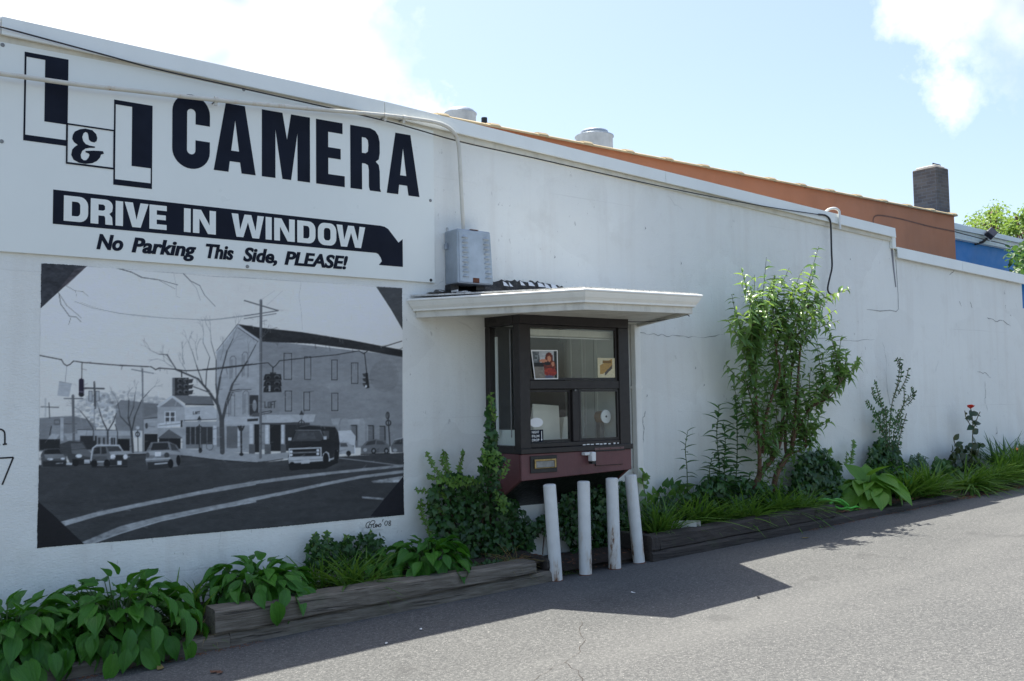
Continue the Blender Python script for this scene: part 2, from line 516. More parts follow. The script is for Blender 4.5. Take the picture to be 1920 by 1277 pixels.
M_STUCCO = stucco()
M_ASPH = asphalt()
M_COPING = simple('white_coating_metal', (0.81, 0.835, 0.79), 0.42, var=0.03, vscale=2.5, grime=0.12, grime_col=(0.5, 0.48, 0.42))
M_CREAM = simple('cream_trim', (0.66, 0.63, 0.53), 0.6, var=0.1, grime=0.3, grime_col=(0.28, 0.26, 0.2))
M_SIGN = simple('sign_face_white', (0.81, 0.835, 0.785), 0.35, var=0.025, vscale=1.2, grime=0.06, grime_col=(0.55, 0.52, 0.46))
M_BLACK = simple('sign_lettering_black', (0.005, 0.008, 0.019), 0.6, var=0.25, vscale=3, spec=0.2)
M_PAINTBLACK = simple('brushed_black_paint', (0.012, 0.012, 0.013), 0.6, var=0.3)
M_FRAME = simple('dark_brown_frame_paint', (0.017, 0.013, 0.012), 0.5, var=0.2, grime=0.18, grime_col=(0.05, 0.042, 0.038), bump=0.1)
M_MAROON = simple('maroon_paint', (0.150, 0.058, 0.060), 0.5, var=0.12, vscale=5, grime=0.35, grime_col=(0.05, 0.03, 0.03), bump=0.15)
M_MAROON_D = simple('worn_maroon_hinge', (0.16, 0.09, 0.085), 0.6, var=0.2, grime=0.4)
M_WOODSLOT = simple('charcoal_slot_plate', (0.02, 0.018, 0.017), 0.5, var=0.2)
M_BRASS = simple('tarnished_brass', (0.40, 0.29, 0.12), 0.42, metal=0.8, var=0.3, vscale=25, grime=0.5, grime_col=(0.05, 0.05, 0.04))
M_STEEL = simple('brushed_grey_flap', (0.25, 0.25, 0.24), 0.45, metal=0.6, var=0.2, vscale=20)
M_GALV = simple('galvanised_steel', (0.36, 0.41, 0.46), 0.42, metal=0.45, var=0.16, vscale=7, bump=0.08, grime=0.12, grime_col=(0.3, 0.26, 0.2))
M_RUST = simple('rust', (0.13, 0.045, 0.022), 0.85, var=0.4, vscale=30, bump=0.3)
M_TAR = simple('roofing_tar', (0.010, 0.010, 0.011), 0.45, var=0.4, vscale=14, bump=0.6, bscale=30)
M_ROOFGREY = simple('flaky_white_roof_edge', (0.55, 0.55, 0.53), 0.7, var=0.3, vscale=20, bump=0.5, grime=0.6, grime_col=(0.08, 0.08, 0.08))
M_GUTTER = simple('white_gutter_enamel', (0.87, 0.87, 0.81), 0.35, var=0.03, grime=0.15, grime_col=(0.48, 0.45, 0.36))
M_SOFFIT = simple('peeling_soffit_paint', (0.68, 0.66, 0.58), 0.7, var=0.12, grime=0.35, grime_col=(0.25, 0.22, 0.17), bump=0.3)
M_PIPE = rusty_paint('chipped_cream_pipe_paint', (0.66, 0.64, 0.56), 0.66)
M_BOLL = rusty_paint('chipped_white_bollard_paint', (0.76, 0.77, 0.74), 0.69, foot=0.45)
M_CABLE = simple('black_cable', (0.012, 0.012, 0.016), 0.45)
M_WHITEPL = simple('white_plastic', (0.76, 0.77, 0.75), 0.4, var=0.05, grime=0.15)
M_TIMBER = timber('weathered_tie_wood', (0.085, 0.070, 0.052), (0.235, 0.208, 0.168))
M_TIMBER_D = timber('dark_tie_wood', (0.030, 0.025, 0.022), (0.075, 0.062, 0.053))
M_SOIL = simple('dark_soil', (0.045, 0.032, 0.024), 0.95, var=0.4, vscale=22, bump=0.9, bscale=45)
M_MULCH = simple('red_brown_bark', (0.16, 0.075, 0.042), 0.9, var=0.5, vscale=30)
M_ORANGE = simple('terracotta_render', (0.42, 0.165, 0.078), 0.75, var=0.08, vscale=1.4, grime=0.22, grime_col=(0.22, 0.085, 0.045), bump=0.12)
M_TILE = simple('sunbleached_clay_tile', (0.40, 0.32, 0.19), 0.7, var=0.15, vscale=3)
M_MORTAR = simple('pale_mortar', (0.72, 0.68, 0.60), 0.85, var=0.1)
M_BRICK = brick_mat()
M_BLUE = simple('bright_blue_cladding', (0.004, 0.165, 0.46), 0.5, var=0.08, vscale=2, grime=0.2, grime_col=(0.05, 0.22, 0.5))
M_FASCIA = simple('pale_grey_fascia', (0.66, 0.72, 0.72), 0.55, var=0.05)
M_ROOF = simple('grey_roof_membrane', (0.30, 0.30, 0.30), 0.85, var=0.15)
M_GLASS = glass_mat()
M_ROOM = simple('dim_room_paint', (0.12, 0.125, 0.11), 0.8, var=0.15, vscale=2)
M_CABINET = simple('office_cabinet_enamel', (0.80, 0.83, 0.77), 0.5, var=0.04)
M_PAPER = simple('cream_paper', (0.80, 0.76, 0.64), 0.8, var=0.06, vscale=8)
M_CARDB = simple('brown_cardboard', (0.30, 0.20, 0.11), 0.85, var=0.12)
M_VINYL = simple('white_vinyl', (0.82, 0.82, 0.80), 0.4, var=0.02)
M_LAMPHOUSING = simple('floodlight_housing', (0.035, 0.035, 0.045), 0.4)
M_HOSE = simple('lime_green_hose', (0.10, 0.46, 0.05), 0.4, var=0.1)
M_PINK = simple('rose_petal', (0.75, 0.07, 0.045), 0.5, var=0.2, vscale=40)
M_LILY = simple('orange_petal', (0.85, 0.27, 0.03), 0.5, var=0.2, vscale=40)
M_STEM = simple('green_stem', (0.075, 0.12, 0.03), 0.6, var=0.2)
M_BARK = simple('reddish_bark', (0.125, 0.068, 0.040), 0.85, var=0.3, vscale=18, bump=0.6, bscale=50)
M_TWIG = simple('olive_twig', (0.12, 0.11, 0.05), 0.7, var=0.25)
M_SCAR = simple('old_tar_line', (0.17, 0.075, 0.045), 0.8, var=0.3)
M_JOINT = simple('grey_joint', (0.22, 0.22, 0.24), 0.7, var=0.2)
M_CRACK = simple('old_crack_filler', (0.34, 0.34, 0.33), 0.8, var=0.3, vscale=20)
M_HOSTA = leaf_mat('hosta_leaf', (0.030, 0.135, 0.013), (0.075, 0.235, 0.022), 0.40, 0.25, per_object=True, veins=True)
M_CHART = leaf_mat('chartreuse_hosta_leaf', (0.11, 0.27, 0.028), (0.17, 0.34, 0.040), 0.42, 0.25, per_object=True, veins=True)
M_IVY = leaf_mat('ivy_leaf', (0.018, 0.062, 0.015), (0.045, 0.125, 0.022), 0.38, 0.2)
M_IVYY = leaf_mat('young_ivy_leaf', (0.09, 0.20, 0.03), (0.17, 0.30, 0.055), 0.42, 0.3)
M_BLADE = leaf_mat('daylily_blade', (0.065, 0.175, 0.024), (0.15, 0.28, 0.045), 0.42, 0.3)
M_DRY = leaf_mat('straw_blade', (0.22, 0.18, 0.06), (0.38, 0.30, 0.13), 0.6, 0.3)
M_SHRUB = leaf_mat('willowy_shrub_leaf', (0.075, 0.165, 0.045), (0.20, 0.33, 0.11), 0.30, 0.38)
M_SHRUBO = leaf_mat('willowy_shrub_leaf_single', (0.10, 0.21, 0.05), (0.26, 0.39, 0.12), 0.30, 0.38, per_object=True)
M_STALK = leaf_mat('stalk_leaf', (0.035, 0.115, 0.030), (0.07, 0.17, 0.035), 0.42, 0.25)
M_ROSELEAF = leaf_mat('rose_leaf', (0.020, 0.058, 0.020), (0.06, 0.075, 0.03), 0.35, 0.18)
M_TREE = leaf_mat('tree_leaf', (0.11, 0.21, 0.05), (0.21, 0.32, 0.09), 0.5, 0.35)
M_TREED = leaf_mat('dark_tree_leaf', (0.03, 0.085, 0.02), (0.07, 0.14, 0.03), 0.5, 0.3)
M_BLUEGREEN = leaf_mat('blue_green_leaf', (0.06, 0.13, 0.08), (0.10, 0.19, 0.11), 0.5, 0.25)
M_MURAL = vcol_mat('mural_paint', 0.78)
M_PRINT = vcol_mat('glossy_print', 0.35, bumpy=False)

# ------------------------------------------------------------------ ground
def build_ground():
    mb = MB()
    xs = [-150, -60, -10, 0, 5, 10, 15, 20, 60, 150]
    ys = [-150, -40, -12, -6, -3, -1.5, -0.6, 3, 40, 150]
    vs = [(x, y, gz(x)) for y in ys for x in xs]
    n = len(xs)
    fs = [(j*n+i, j*n+i+1, (j+1)*n+i+1, (j+1)*n+i) for j in range(len(ys)-1) for i in range(n-1)]
    mb.add(vs, fs)
    g = mb.build('asphalt_ground', M_ASPH, kind='structure', label='grey worn asphalt of the drive with pale stone flecks', cat='ground')
    del g['category']
    # hairline cracks, thin dark strips lying in the surface
    def gpt(px, py):
        d = MC.T @ np.array([(px-960.0)/F_PX, (py-638.5)/F_PX, 1.0])
        t = (0.0373*CAM[0]-CAM[2])/(d[2]-0.0373*d[0])
        p = CAM + t*d
        return (float(p[0]), float(p[1]), gz(p[0])+0.004)
    global GP
    GP = gpt
    for path in ([(1090, 1166), (1088, 1185), (1094, 1200), (1087, 1222), (1060, 1243), (1020, 1262), (990, 1290)],
                 [(1060, 1243), (1085, 1262), (1100, 1290)],
                 [(1087, 1222), (1120, 1228)]):
        pts = []
        for (a, b2), (c, d) in zip(path[:-1], path[1:]):
            for k in range(5):
                f = k/5
                q = gpt(a+(c-a)*f, b2+(d-b2)*f)
                pts.append((q[0]+random.uniform(-.012, .012), q[1]+random.uniform(-.012, .012), q[2]))
        MB().ribbon(pts, [random.uniform(.001, .0035) for _ in pts], (0, 0, 1)).build('crack', M_SOIL, g)
    # planting soil behind the timber edging
    mb = MB()
    X = np.linspace(-6, 15.2, 150); T = np.linspace(0, 1, 7)
    vs, fs = [], []
    for x in X:
        top = 0.16 if x < 5.1 else (0.05 if x < 6.25 else (0.16 if x < 8.7 else 0.07))
        if x < 2.28: top = 0.07
        for t in T:
            y = 0.02 - 0.68*t
            hgt = top + 0.05*math.sin(PI*t)*(1-t) + random.uniform(-.012, .012)
            if x > 8.9: hgt *= (1 - max(0, t-0.55)/0.45*0.75)
            vs.append((x, y, gz(x)+hgt))
    m = len(T)
    for i in range(len(X)-1):
        for j in range(m-1): fs.append((i*m+j, i*m+j+1, (i+1)*m+j+1, (i+1)*m+j))
    mb.add(vs, fs, True)
    s = mb.build('soil_bed', M_SOIL, kind='structure')
    return g
GP = None
GROUND = build_ground()

# ------------------------------------------------------------------ white building
TOPS = [(-9.0, 4.21), (1.11, 4.175), (3.93, 4.105), (11.22, 3.757), (11.22, 3.525), (14.50, 3.385)]
def top_at(x):
    if x < 1.11: return 4.175
    if x <= 3.93: return 4.175 + (x-1.11)/(3.93-1.11)*(4.105-4.175)
    if x <= 11.22: return 4.105 + (x-3.93)/(11.22-3.93)*(3.757-4.105)
    return 3.525 + (x-11.22)/(14.5-11.22)*(3.385-3.525)
BX0, BX1, BD = 4.93, 6.17, 0.5      # drive-up booth
HX0, HX1, HZ0, HZ1 = 5.02, 6.08, 1.16, 2.33

def build_white():
    b = empty('white_building', (7.0, 0.3, 0.0), 'long white stucco building with sloping metal coping behind the flower beds', 'building')
    mb = MB()
    T = 0.26
    def colm(x0, x1, z0=None, zt=None):
        z0a = gz(x0)-0.3 if z0 is None else z0
        za = top_at(x0+1e-4)-0.03 if zt is None else zt
        zb = top_at(x1-1e-4)-0.03 if zt is None else zt
        mb.hexa([(x0,0,z0a),(x1,0,z0a),(x1,T,z0a),(x0,T,z0a),(x0,0,za),(x1,0,zb),(x1,T,zb),(x0,T,za)])
    colm(-9, 1.11); colm(1.11, 3.93); colm(3.93, HX0)
    colm(HX0, HX1, None, HZ0); colm(HX0, HX1, HZ1, None)
    colm(HX1, 11.22); colm(11.22, 14.5)
    mb.build('wall', M_STUCCO, b)
    MB().box(14.24, 14.5, T, 7.0, -0.2, 3.36).build('end_wall', M_STUCCO, b)
    MB().box(-9, -8.74, T, 7.0, -0.6, 4.1).build('end_wall', M_STUCCO, b)
    MB().box(-9, 14.5, 7.0, 7.26, -0.6, 3.3).build('back_wall', M_STUCCO, b)
    mb = MB(); mb.hexa([(-8.74, T, 3.25), (14.24, T, 2.75), (14.24, 7.0, 2.75), (-8.74, 7.0, 3.25),
                        (-8.74, T, 3.40), (14.24, T, 2.90), (14.24, 7.0, 2.90), (-8.74, 7.0, 3.40)])
    mb.build('roof', M_ROOF, b)
    # metal coping in lengths
    def coping(x0, x1, h=0.118):
        a, c = top_at(x0+1e-4), (top_at(x1-1e-4) if not x0 < 11.2 < x1 else 3.757)
        m = MB()
        # face leans out slightly at its lower drip edge
        prof = [(-0.050, 0.0), (-0.058, -h), (-0.046, -h-0.004), (-0.040, -h+0.012), (-0.036, -0.02), (0.30, -0.02), (0.305, -0.08), (0.312, -0.08), (0.312, 0.0)]
        n = len(prof)
        vs = [(x0, y, a+z) for y, z in prof] + [(x1, y, c+z) for y, z in prof]
        fs = [(i, i+n, (i+1) % n+n, (i+1) % n) for i in range(n)]
        fs += [tuple(range(n)), tuple(range(2*n-1, n-1, -1))]
        m.add(vs, fs)
        m.build('coping', M_COPING, b)
    seams = [-9, -5.5, -2.2, 1.105, 3.928, 7.16, 9.99, 11.235]
    for x0, x1 in zip(seams[:-1], seams[1:]): coping(x0+0.003, x1-0.003)
    for x0, x1 in ((11.26, 12.79), (12.79, 14.53)): coping(x0+0.003, x1-0.003, 0.135)
    # trim strip under the coping
    for x0, x1 in ((-9, 1.11), (1.11, 3.93), (3.93, 7.2), (7.2, 11.21)):
        a, c = top_at(x0+1e-4)-0.118, top_at(x1-1e-4)-0.118
        m = MB(); m.hexa([(x0,-0.022,a-.05),(x1,-0.022,c-.05),(x1,0.0,c-.05),(x0,0.0,a-.05),(x0,-0.03,a+.06),(x1,-0.03,c+.06),(x1,0.0,c+.06),(x0,0.0,a+.06)])
        m.build('trim_strip', M_CREAM, b)
    # return piece where the parapet steps down
    m = MB(); m.box(11.17, 11.243, -0.045, -0.002, 3.50, 3.66); m.build('step_trim', M_COPING, b, bevel=0.003)
    m = MB(); m.prism_y([(11.19, 3.50), (11.235, 3.50), (11.245, 3.30), (11.275, 3.02), (11.255, 3.02), (11.22, 3.25)], -0.004, -0.001)
    m.build('open_joint', M_JOINT, b)
    m = MB(); m.ribbon([(11.29, -0.003, 3.37), (11.30, -0.003, 3.15), (11.31, -0.003, 2.92), (11.30, -0.003, 2.74), (11.25, -0.003, 2.71), (11.12, -0.003, 2.72), (10.9, -0.003, 2.70), (10.62, -0.003, 2.71)],
                       [.010, .012, .010, .012, .012, .009, .012, .004], (0, -1, 0)); m.build('crack', M_CRACK, b)
    # larger cracks that can be followed on the wall
    def crack(pts, w=0.010, jit=0.012, sub=5):
        w = w*.75
        q = []
        for (a, c) in zip(pts[:-1], pts[1:]):
            A, B = W(*a), W(*c)
            for k in range(sub):
                f = k/sub
                q.append((A[0]+(B[0]-A[0])*f+random.uniform(-jit, jit), -0.0025, A[2]+(B[2]-A[2])*f+random.uniform(-jit, jit)))
        q.append((W(*pts[-1])[0], -0.0025, W(*pts[-1])[2]))
        ws = [w*random.uniform(0.15, 1.0) for _ in q]; ws[0] = ws[-1] = 0.001
        MB().ribbon(q, ws, (0, -1, 0)).build('crack', M_CRACK, b)
    crack([(1195, 624), (1225, 627), (1262, 630), (1310, 632), (1360, 628)], 0.012)
    crack([(1850, 596), (1870, 603), (1880, 600), (1895, 612)], 0.022)
    crack([(1887, 512), (1889, 522), (1887, 530)], 0.018)
    crack([(1780, 516), (1788, 508), (1789, 500)], 0.016)
    crack([(1846, 715), (1848, 745), (1846, 750), (1852, 772)], 0.014)
    crack([(1654, 640), (1661, 668), (1662, 720), (1668, 760)], 0.010)
    crack([(1832, 698), (1850, 700), (1857, 710)], 0.014)
    crack([(1205, 830), (1208, 810), (1204, 792), (1210, 770)], 0.014)
    crack([(1798, 565), (1803, 575)], 0.018); crack([(1818, 565), (1823, 577)], 0.018)
    crack([(1868, 800), (1870, 812), (1866, 815)], 0.02); crack([(1893, 590), (1896, 593)], 0.03, .004)
    crack([(1884, 545), (1884, 552)], 0.02); crack([(1885, 572), (1885, 578)], 0.02)
    crack([(1560, 636), (1600, 640), (1640, 636)], 0.008)
    crack([(1440, 635), (1490, 633), (1560, 636)], 0.008)
    for px, py in ((1304, 690), (1213, 742), (1196, 664), (1320, 722), (1210, 428), (1594, 486), (1040, 482), (1277, 494)):
        x, y, z = W(px, py)
        MB().ribbon([(x-.008, -.0025, z-.012), (x+.004, -.0025, z), (x-.002, -.0025, z+.014)], [.004, .012, .003], (0, -1, 0)).build('wall_scar', M_CRACK, b)
    # flaking paint and mastic run beside the electrical box
    m = MB()
    pts = [(4.545, 3.13), (4.56, 3.13), (4.57, 3.05), (4.555, 2.95), (4.575, 2.86), (4.56, 2.78), (4.57, 2.68), (4.55, 2.60), (4.50, 2.55), (4.44, 2.53), (4.43, 2.545), (4.50, 2.575), (4.53, 2.62), (4.545, 2.72), (4.535, 2.84), (4.548, 2.96)]
    m.prism_y(pts, -0.012, -0.001); m.build('mastic_seam', M_ROOFGREY, b)
    return b
WB = build_white()

# ------------------------------------------------------------------ stroke lettering
def arc(cx, cz, rx, rz, a0, a1, n=10):
    return [(cx+rx*math.cos(math.radians(a0+(a1-a0)*i/n)), cz+rz*math.sin(math.radians(a0+(a1-a0)*i/n))) for i in range(n+1)]

def stroke_poly(pts, w, taper=None):
    """outline of a thick open path with butt ends"""
    n = len(pts); L, R_ = [], []
    for i, p in enumerate(pts):
        a, b = pts[max(i-1, 0)], pts[min(i+1, n-1)]
        dx, dz = b[0]-a[0], b[1]-a[1]
        l = math.hypot(dx, dz) or 1
        nx, nz = -dz/l, dx/l
        k = 1.0
        if 0 < i < n-1:
            d1 = (p[0]-a[0], p[1]-a[1]); l1 = math.hypot(*d1) or 1
            cosh = abs((d1[0]/l1)*nx + (d1[1]/l1)*nz)
            k = 1/max(0.5, math.sqrt(max(0, 1-cosh*cosh)))
        ww = (w if not taper else w*taper[i])*k/2
        L.append((p[0]+nx*ww, p[1]+nz*ww)); R_.append((p[0]-nx*ww, p[1]-nz*ww))
    return L + R_[::-1]

def flat_shapes(name, polys, mat, parent, y, thick=0.0015):
    """flat lettering: filled outlines (inner outlines are holes) on the plane Y = y facing -Y"""
    cu = bpy.data.curves.new(name, 'CURVE'); cu.dimensions = '2D'; cu.fill_mode = 'BOTH'
    for poly in polys:
        sp = cu.splines.new('POLY'); sp.points.add(len(poly)-1)
        for i, (x, z) in enumerate(poly): sp.points[i].co = (x, z, 0, 1)
        sp.use_cyclic_u = True
    cu.extrude = thick/2
    ob = bpy.data.objects.new(name+'_tmp', cu)
    COL.objects.link(ob)
    dg = bpy.context.evaluated_depsgraph_get()
    me = bpy.data.meshes.new_from_object(ob.evaluated_get(dg))
    bpy.data.objects.remove(ob); bpy.data.curves.remove(cu)
    org = Vector((0, 0, 0)); q = parent
    while q is not None:
        org += q.matrix_basis.translation; q = q.parent
    n = len(me.vertices); co = np.zeros(n*3); me.vertices.foreach_get('co', co); co = co.reshape(-1, 3)
    out = np.stack([co[:, 0]-org[0], y-thick/2-co[:, 2]-org[1], co[:, 1]-org[2]], 1)
    me.vertices.foreach_set('co', out.ravel())
    me.materials.clear(); me.materials.append(mat); me.name = name
    me.update()
    o = bpy.data.objects.new(name, me); link(o, parent)
    return o

def text_shapes(name, txt, mat, parent, x, z, y, cap, width=None, shear=0.0, bold=0.0, thick=0.0012, double=0.0):
    cu = bpy.data.curves.new(name, 'FONT'); cu.body = txt; cu.size = 1.0; cu.shear = shear; cu.offset = bold
    cu.resolution_u = 5
    ob = bpy.data.objects.new(name+'_tmp', cu); COL.objects.link(ob)
    dg = bpy.context.evaluated_depsgraph_get()
    me = bpy.data.meshes.new_from_object(ob.evaluated_get(dg))
    bpy.data.objects.remove(ob); bpy.data.curves.remove(cu)
    n = len(me.vertices); co = np.zeros(n*3); me.vertices.foreach_get('co', co); co = co.reshape(-1, 3)
    s = cap/0.73
    x0, x1 = co[:, 0].min(), co[:, 0].max()
    sx = s if width is None else width/(x1-x0)
    org = Vector((0, 0, 0)); q = parent
    while q is not None:
        org += q.matrix_basis.translation; q = q.parent
    out = np.stack([x+(co[:, 0]-x0)*sx-org[0], np.full(n, y-thick)-org[1], z+co[:, 1]*s-org[2]], 1)
    me.vertices.foreach_set('co', out.ravel())
    if double:          # second pass of the brush, shifted, for a heavier letter
        bm = bmesh.new(); bm.from_mesh(me)
        g = bmesh.ops.duplicate(bm, geom=bm.verts[:]+bm.edges[:]+bm.faces[:])['geom']
        bmesh.ops.translate(bm, verts=[v for v in g if isinstance(v, bmesh.types.BMVert)], vec=(double, -.0004, 0))
        bm.to_mesh(me); bm.free()
    me.materials.clear(); me.materials.append(mat); me.name = name; me.update()
    o = bpy.data.objects.new(name, me); link(o, parent)
    return o

# ------------------------------------------------------------------ shop sign
def build_sign():
    SX0, SX1, SZ0, SZ1 = 1.105, 4.415, 2.645, 4.015
    s = empty('shop_sign', (2.76, 0.0, SZ0), 'big white shop sign reading CAMERA and DRIVE IN WINDOW with arrow, on the wall', 'sign')
    YF = -0.024
    MB().box(SX0, SX1, YF, -0.001, SZ0, SZ1).build('sign_panel', M_SIGN, s, bevel=0.002)
    def L(polys, mat=M_BLACK, y=YF-0.0005, nm='letter'): return flat_shapes(nm, polys, mat, s, y)
    # ---- CAMERA, tall condensed capitals
    Z0, H = 3.357, 0.512
    def unit(poly, x0, x1, z0=Z0, h=H): return [(x0+p[0]*(x1-x0), z0+p[1]*h) for p in poly]
    # C
    w, Wd = 0.105, 0.272
    r = (Wd-w)/2; cx = 2.217+Wd/2; zt, zb = 3.886-w/2-r, 3.343+w/2+r
    path = [(cx+r, 3.672), (cx+r, 3.70)] + arc(cx, zt, r, r, 0, 180, 16) + arc(cx, zb, r, r, 180, 360, 16) + [(cx+r, 3.53), (cx+r, 3.555)]
    L([stroke_poly(path, w)])
    def A(x0, x1):
        o = [(0, 0), (.345, 0), (.375, .158), (.622, .158), (.66, 0), (1, 0), (.735, 1), (.275, 1)]
        h = [(.503, .77), (.408, .315), (.598, .315)]
        L([unit(o, x0, x1), unit(h, x0, x1)])
    A(2.519, 2.838)
    m = [(0, 0), (.275, 0), (.275, .735), (.42, 0), (.60, 0), (.735, .735), (.735, 0), (1, 0), (1, 1), (.60, 1), (.515, .60), (.42, 1), (0, 1)]
    L([unit(m, 2.887, 3.279)])
    e = [(0, 0), (1, 0), (1, .17), (.42, .17), (.42, .425), (.86, .425), (.86, .59), (.42, .59), (.42, .83), (.93, .83), (.93, 1), (0, 1)]
    L([unit(e, 3.331, 3.577)])
    rr = [(0, 0), (.375, 0), (.375, .42), (.48, .42), (.575, .40), (.60, .33), (.60, .06), (.63, 0), (1, 0), (.965, .05), (.96, .33), (.93, .425), (.83, .475), (.93, .52), (.965, .62), (.965, .80), (.92, .90), (.82, .97), (.65, 1), (0, 1)]
    rh = [(.375, .835), (.50, .835), (.575, .80), (.59, .72), (.575, .62), (.50, .585), (.375, .585)]
    L([unit(rr, 3.628, 3.904), unit(rh, 3.628, 3.904)])
    A(3.957, 4.268)
    # ---- the two boxed L monograms and the ampersand between them
    def monogram(x0, x1, z0, z1):
        a, c = x1-x0, z1-z0
        outer = [(x0, z0), (x1, z0), (x1, z1), (x0, z1)]
        inner = [(x0+.042*a, z0+.066*c), (x0+.965*a, z0+.066*c), (x0+.965*a, z0+.246*c), (x0+.465*a, z0+.246*c), (x0+.465*a, z1-.052*c), (x0+.042*a, z1-.052*c)]
        L([outer, inner], nm='monogram')
    monogram(1.252, 1.521, 3.386, 3.977)
    monogram(1.818, 2.078, 3.162, 3.756)
    x0, x1, z0, z1 = 1.513, 1.8175, 3.266, 3.5425
    L([[(x0, z0), (x1, z0), (x1, z1), (x0, z1)], [(x0+.010, z0+.012), (x1-.002, z0+.012), (x1-.002, z1-.010), (x0+.010, z1-.010)]], nm='ampersand_box', y=YF-0.0028)
    amp = [(545,1010),(560,985),(600,967),(640,963),(690,975),(720,1005),(728,1035),(722,1058),(705,1067),(680,1060),(665,1045),(660,1010),(655,995),(640,988),(625,998),(615,1025),(622,1055),(640,1078),(670,1090),(712,1098),(708,1107),(670,1107),(640,1112),(615,1130),(603,1160),(608,1185),(625,1200),(645,1200),(662,1180),(670,1160),(665,1150),(640,1140),(640,1130),(700,1128),(770,1132),(778,1150),(755,1158),(748,1180),(725,1205),(690,1222),(640,1227),(590,1218),(550,1195),(533,1160),(540,1120),(560,1098),(582,1085),(555,1065),(540,1040)]
    pts = []
    for x, y in amp:
        q = W(x/3.9917, y/3.9917, YF); pts.append((q[0], q[2]))
    L([pts], nm='ampersand')
    # ---- black band with the arrow, white wide capitals on it
    arrow = [(1.438, 2.853), (3.855, 2.853), (3.875, 2.845), (3.897, 2.818), (3.907, 2.79), (3.879, 2.757), (4.102, 2.757), (4.102, 2.987), (4.063, 2.955), (3.968, 3.058), (3.935, 3.074), (3.895, 3.079), (1.438, 3.082)]
    BAND = L([arrow], nm='arrow_band')
    yw = YF-0.0028
    Zb, h = 2.880, 0.171
    sw, sh = 0.050, 0.043        # stem and bar weights
    def Lw(polys): flat_shapes('letter', polys, M_SIGN, BAND, yw)
    def R(x0, x1, z0, z1): return [(x0, z0), (x1, z0), (x1, z1), (x0, z1)]
    def rrect(x0, x1, z0, z1, rx, rz, tl=True, tr=True, br=True, bl=True):
        o = []
        o += arc(x1-rx, z1-rz, rx, rz, 0, 90, 6) if tr else [(x1, z1)]
        o += arc(x0+rx, z1-rz, rx, rz, 90, 180, 6) if tl else [(x0, z1)]
        o += arc(x0+rx, z0+rz, rx, rz, 180, 270, 6) if bl else [(x0, z0)]
        o += arc(x1-rx, z0+rz, rx, rz, 270, 360, 6) if br else [(x1, z0)]
        return o
    def gD(x0, x1):
        Lw([rrect(x0, x1, Zb, Zb+h, .055, .06, tl=False, bl=False), rrect(x0+sw, x1-sw, Zb+sh*.85, Zb+h-sh*.85, .022, .026, tl=False, bl=False)])
    def gO(x0, x1):
        Lw([rrect(x0, x1, Zb-.002, Zb+h+.002, .055, .06), rrect(x0+sw, x1-sw, Zb+sh*.85, Zb+h-sh*.85, .02, .026)])
    def gR(x0, x1):
        a = x1-x0
        o = [(x0, Zb), (x0+sw, Zb), (x0+sw, Zb+.058), (x0+.62*a, Zb+.058), (x0+.66*a, Zb+.045), (x0+.67*a, Zb), (x1, Zb), (x1-.004, Zb+.052), (x1-.022, Zb+.075), (x1-.004, Zb+.092), (x1, Zb+.125)]
        o += arc(x1-.045, Zb+h-.045, .045, .045, 0, 90, 6) + [(x0, Zb+h)]
        hl = [(x0+sw, Zb+.093), (x1-.062, Zb+.093), (x1-.050, Zb+.102), (x1-.050, Zb+.125), (x1-.062, Zb+.135), (x0+sw, Zb+.135)]
        Lw([o, hl])
    def gI(x0, x1): Lw([R(x0, x1, Zb, Zb+h)])
    def gV(x0, x1):
        c = (x0+x1)/2; k = .055
        Lw([[(c-.028, Zb), (c+.028, Zb), (x1, Zb+h), (x1-k, Zb+h), (c, Zb+.052), (x0+k, Zb+h), (x0, Zb+h)]])
    def gE(x0, x1):
        Lw([[(x0, Zb), (x1, Zb), (x1, Zb+.036), (x0+sw, Zb+.036), (x0+sw, Zb+.069), (x1-.006, Zb+.069), (x1-.006, Zb+.103), (x0+sw, Zb+.103), (x0+sw, Zb+.135), (x1, Zb+.135), (x1, Zb+h), (x0, Zb+h)]])
    def gN(x0, x1):
        Lw([[(x0, Zb), (x0+.046, Zb), (x0+.046, Zb+.108), (x1-.058, Zb), (x1, Zb), (x1, Zb+h), (x1-.046, Zb+h), (x1-.046, Zb+.063), (x0+.058, Zb+h), (x0, Zb+h)]])
    def gW(x0, x1):
        c = (x0+x1)/2; a = (x1-x0)
        Lw([[(x0+.15*a, Zb), (x0+.36*a, Zb), (c, Zb+.115), (x1-.36*a, Zb), (x1-.15*a, Zb), (x1, Zb+h), (x1-.05, Zb+h), (x1-.26*a, Zb+.055), (c+.026, Zb+h), (c-.026, Zb+h), (x0+.26*a, Zb+.055), (x0+.05, Zb+h), (x0, Zb+h)]])
    gD(1.504, 1.657); gR(1.673, 1.816); gI(1.835, 1.884); gV(1.894, 2.055); gE(2.062, 2.181)
    gI(2.303, 2.351); gN(2.368, 2.535)
    gW(2.653, 2.902); gI(2.916, 2.964); gN(2.984, 3.150); gD(3.171, 3.322); gO(3.343, 3.500); gW(3.503, 3.755)
    # ---- italic line underneath
    for txt, xa, xb, z in (('No', 1.713, 1.890, 2.711), ('Parking', 1.943, 2.395, 2.708), ('This', 2.462, 2.672, 2.708), ('Side,', 2.742, 3.010, 2.706), ('PLEASE!', 3.066, 3.603, 2.704)):
        text_shapes('word', txt, M_BLACK, s, xa, z, YF-0.0012, 0.104, xb-xa-.006, 0.22, 0.030, double=.0045)
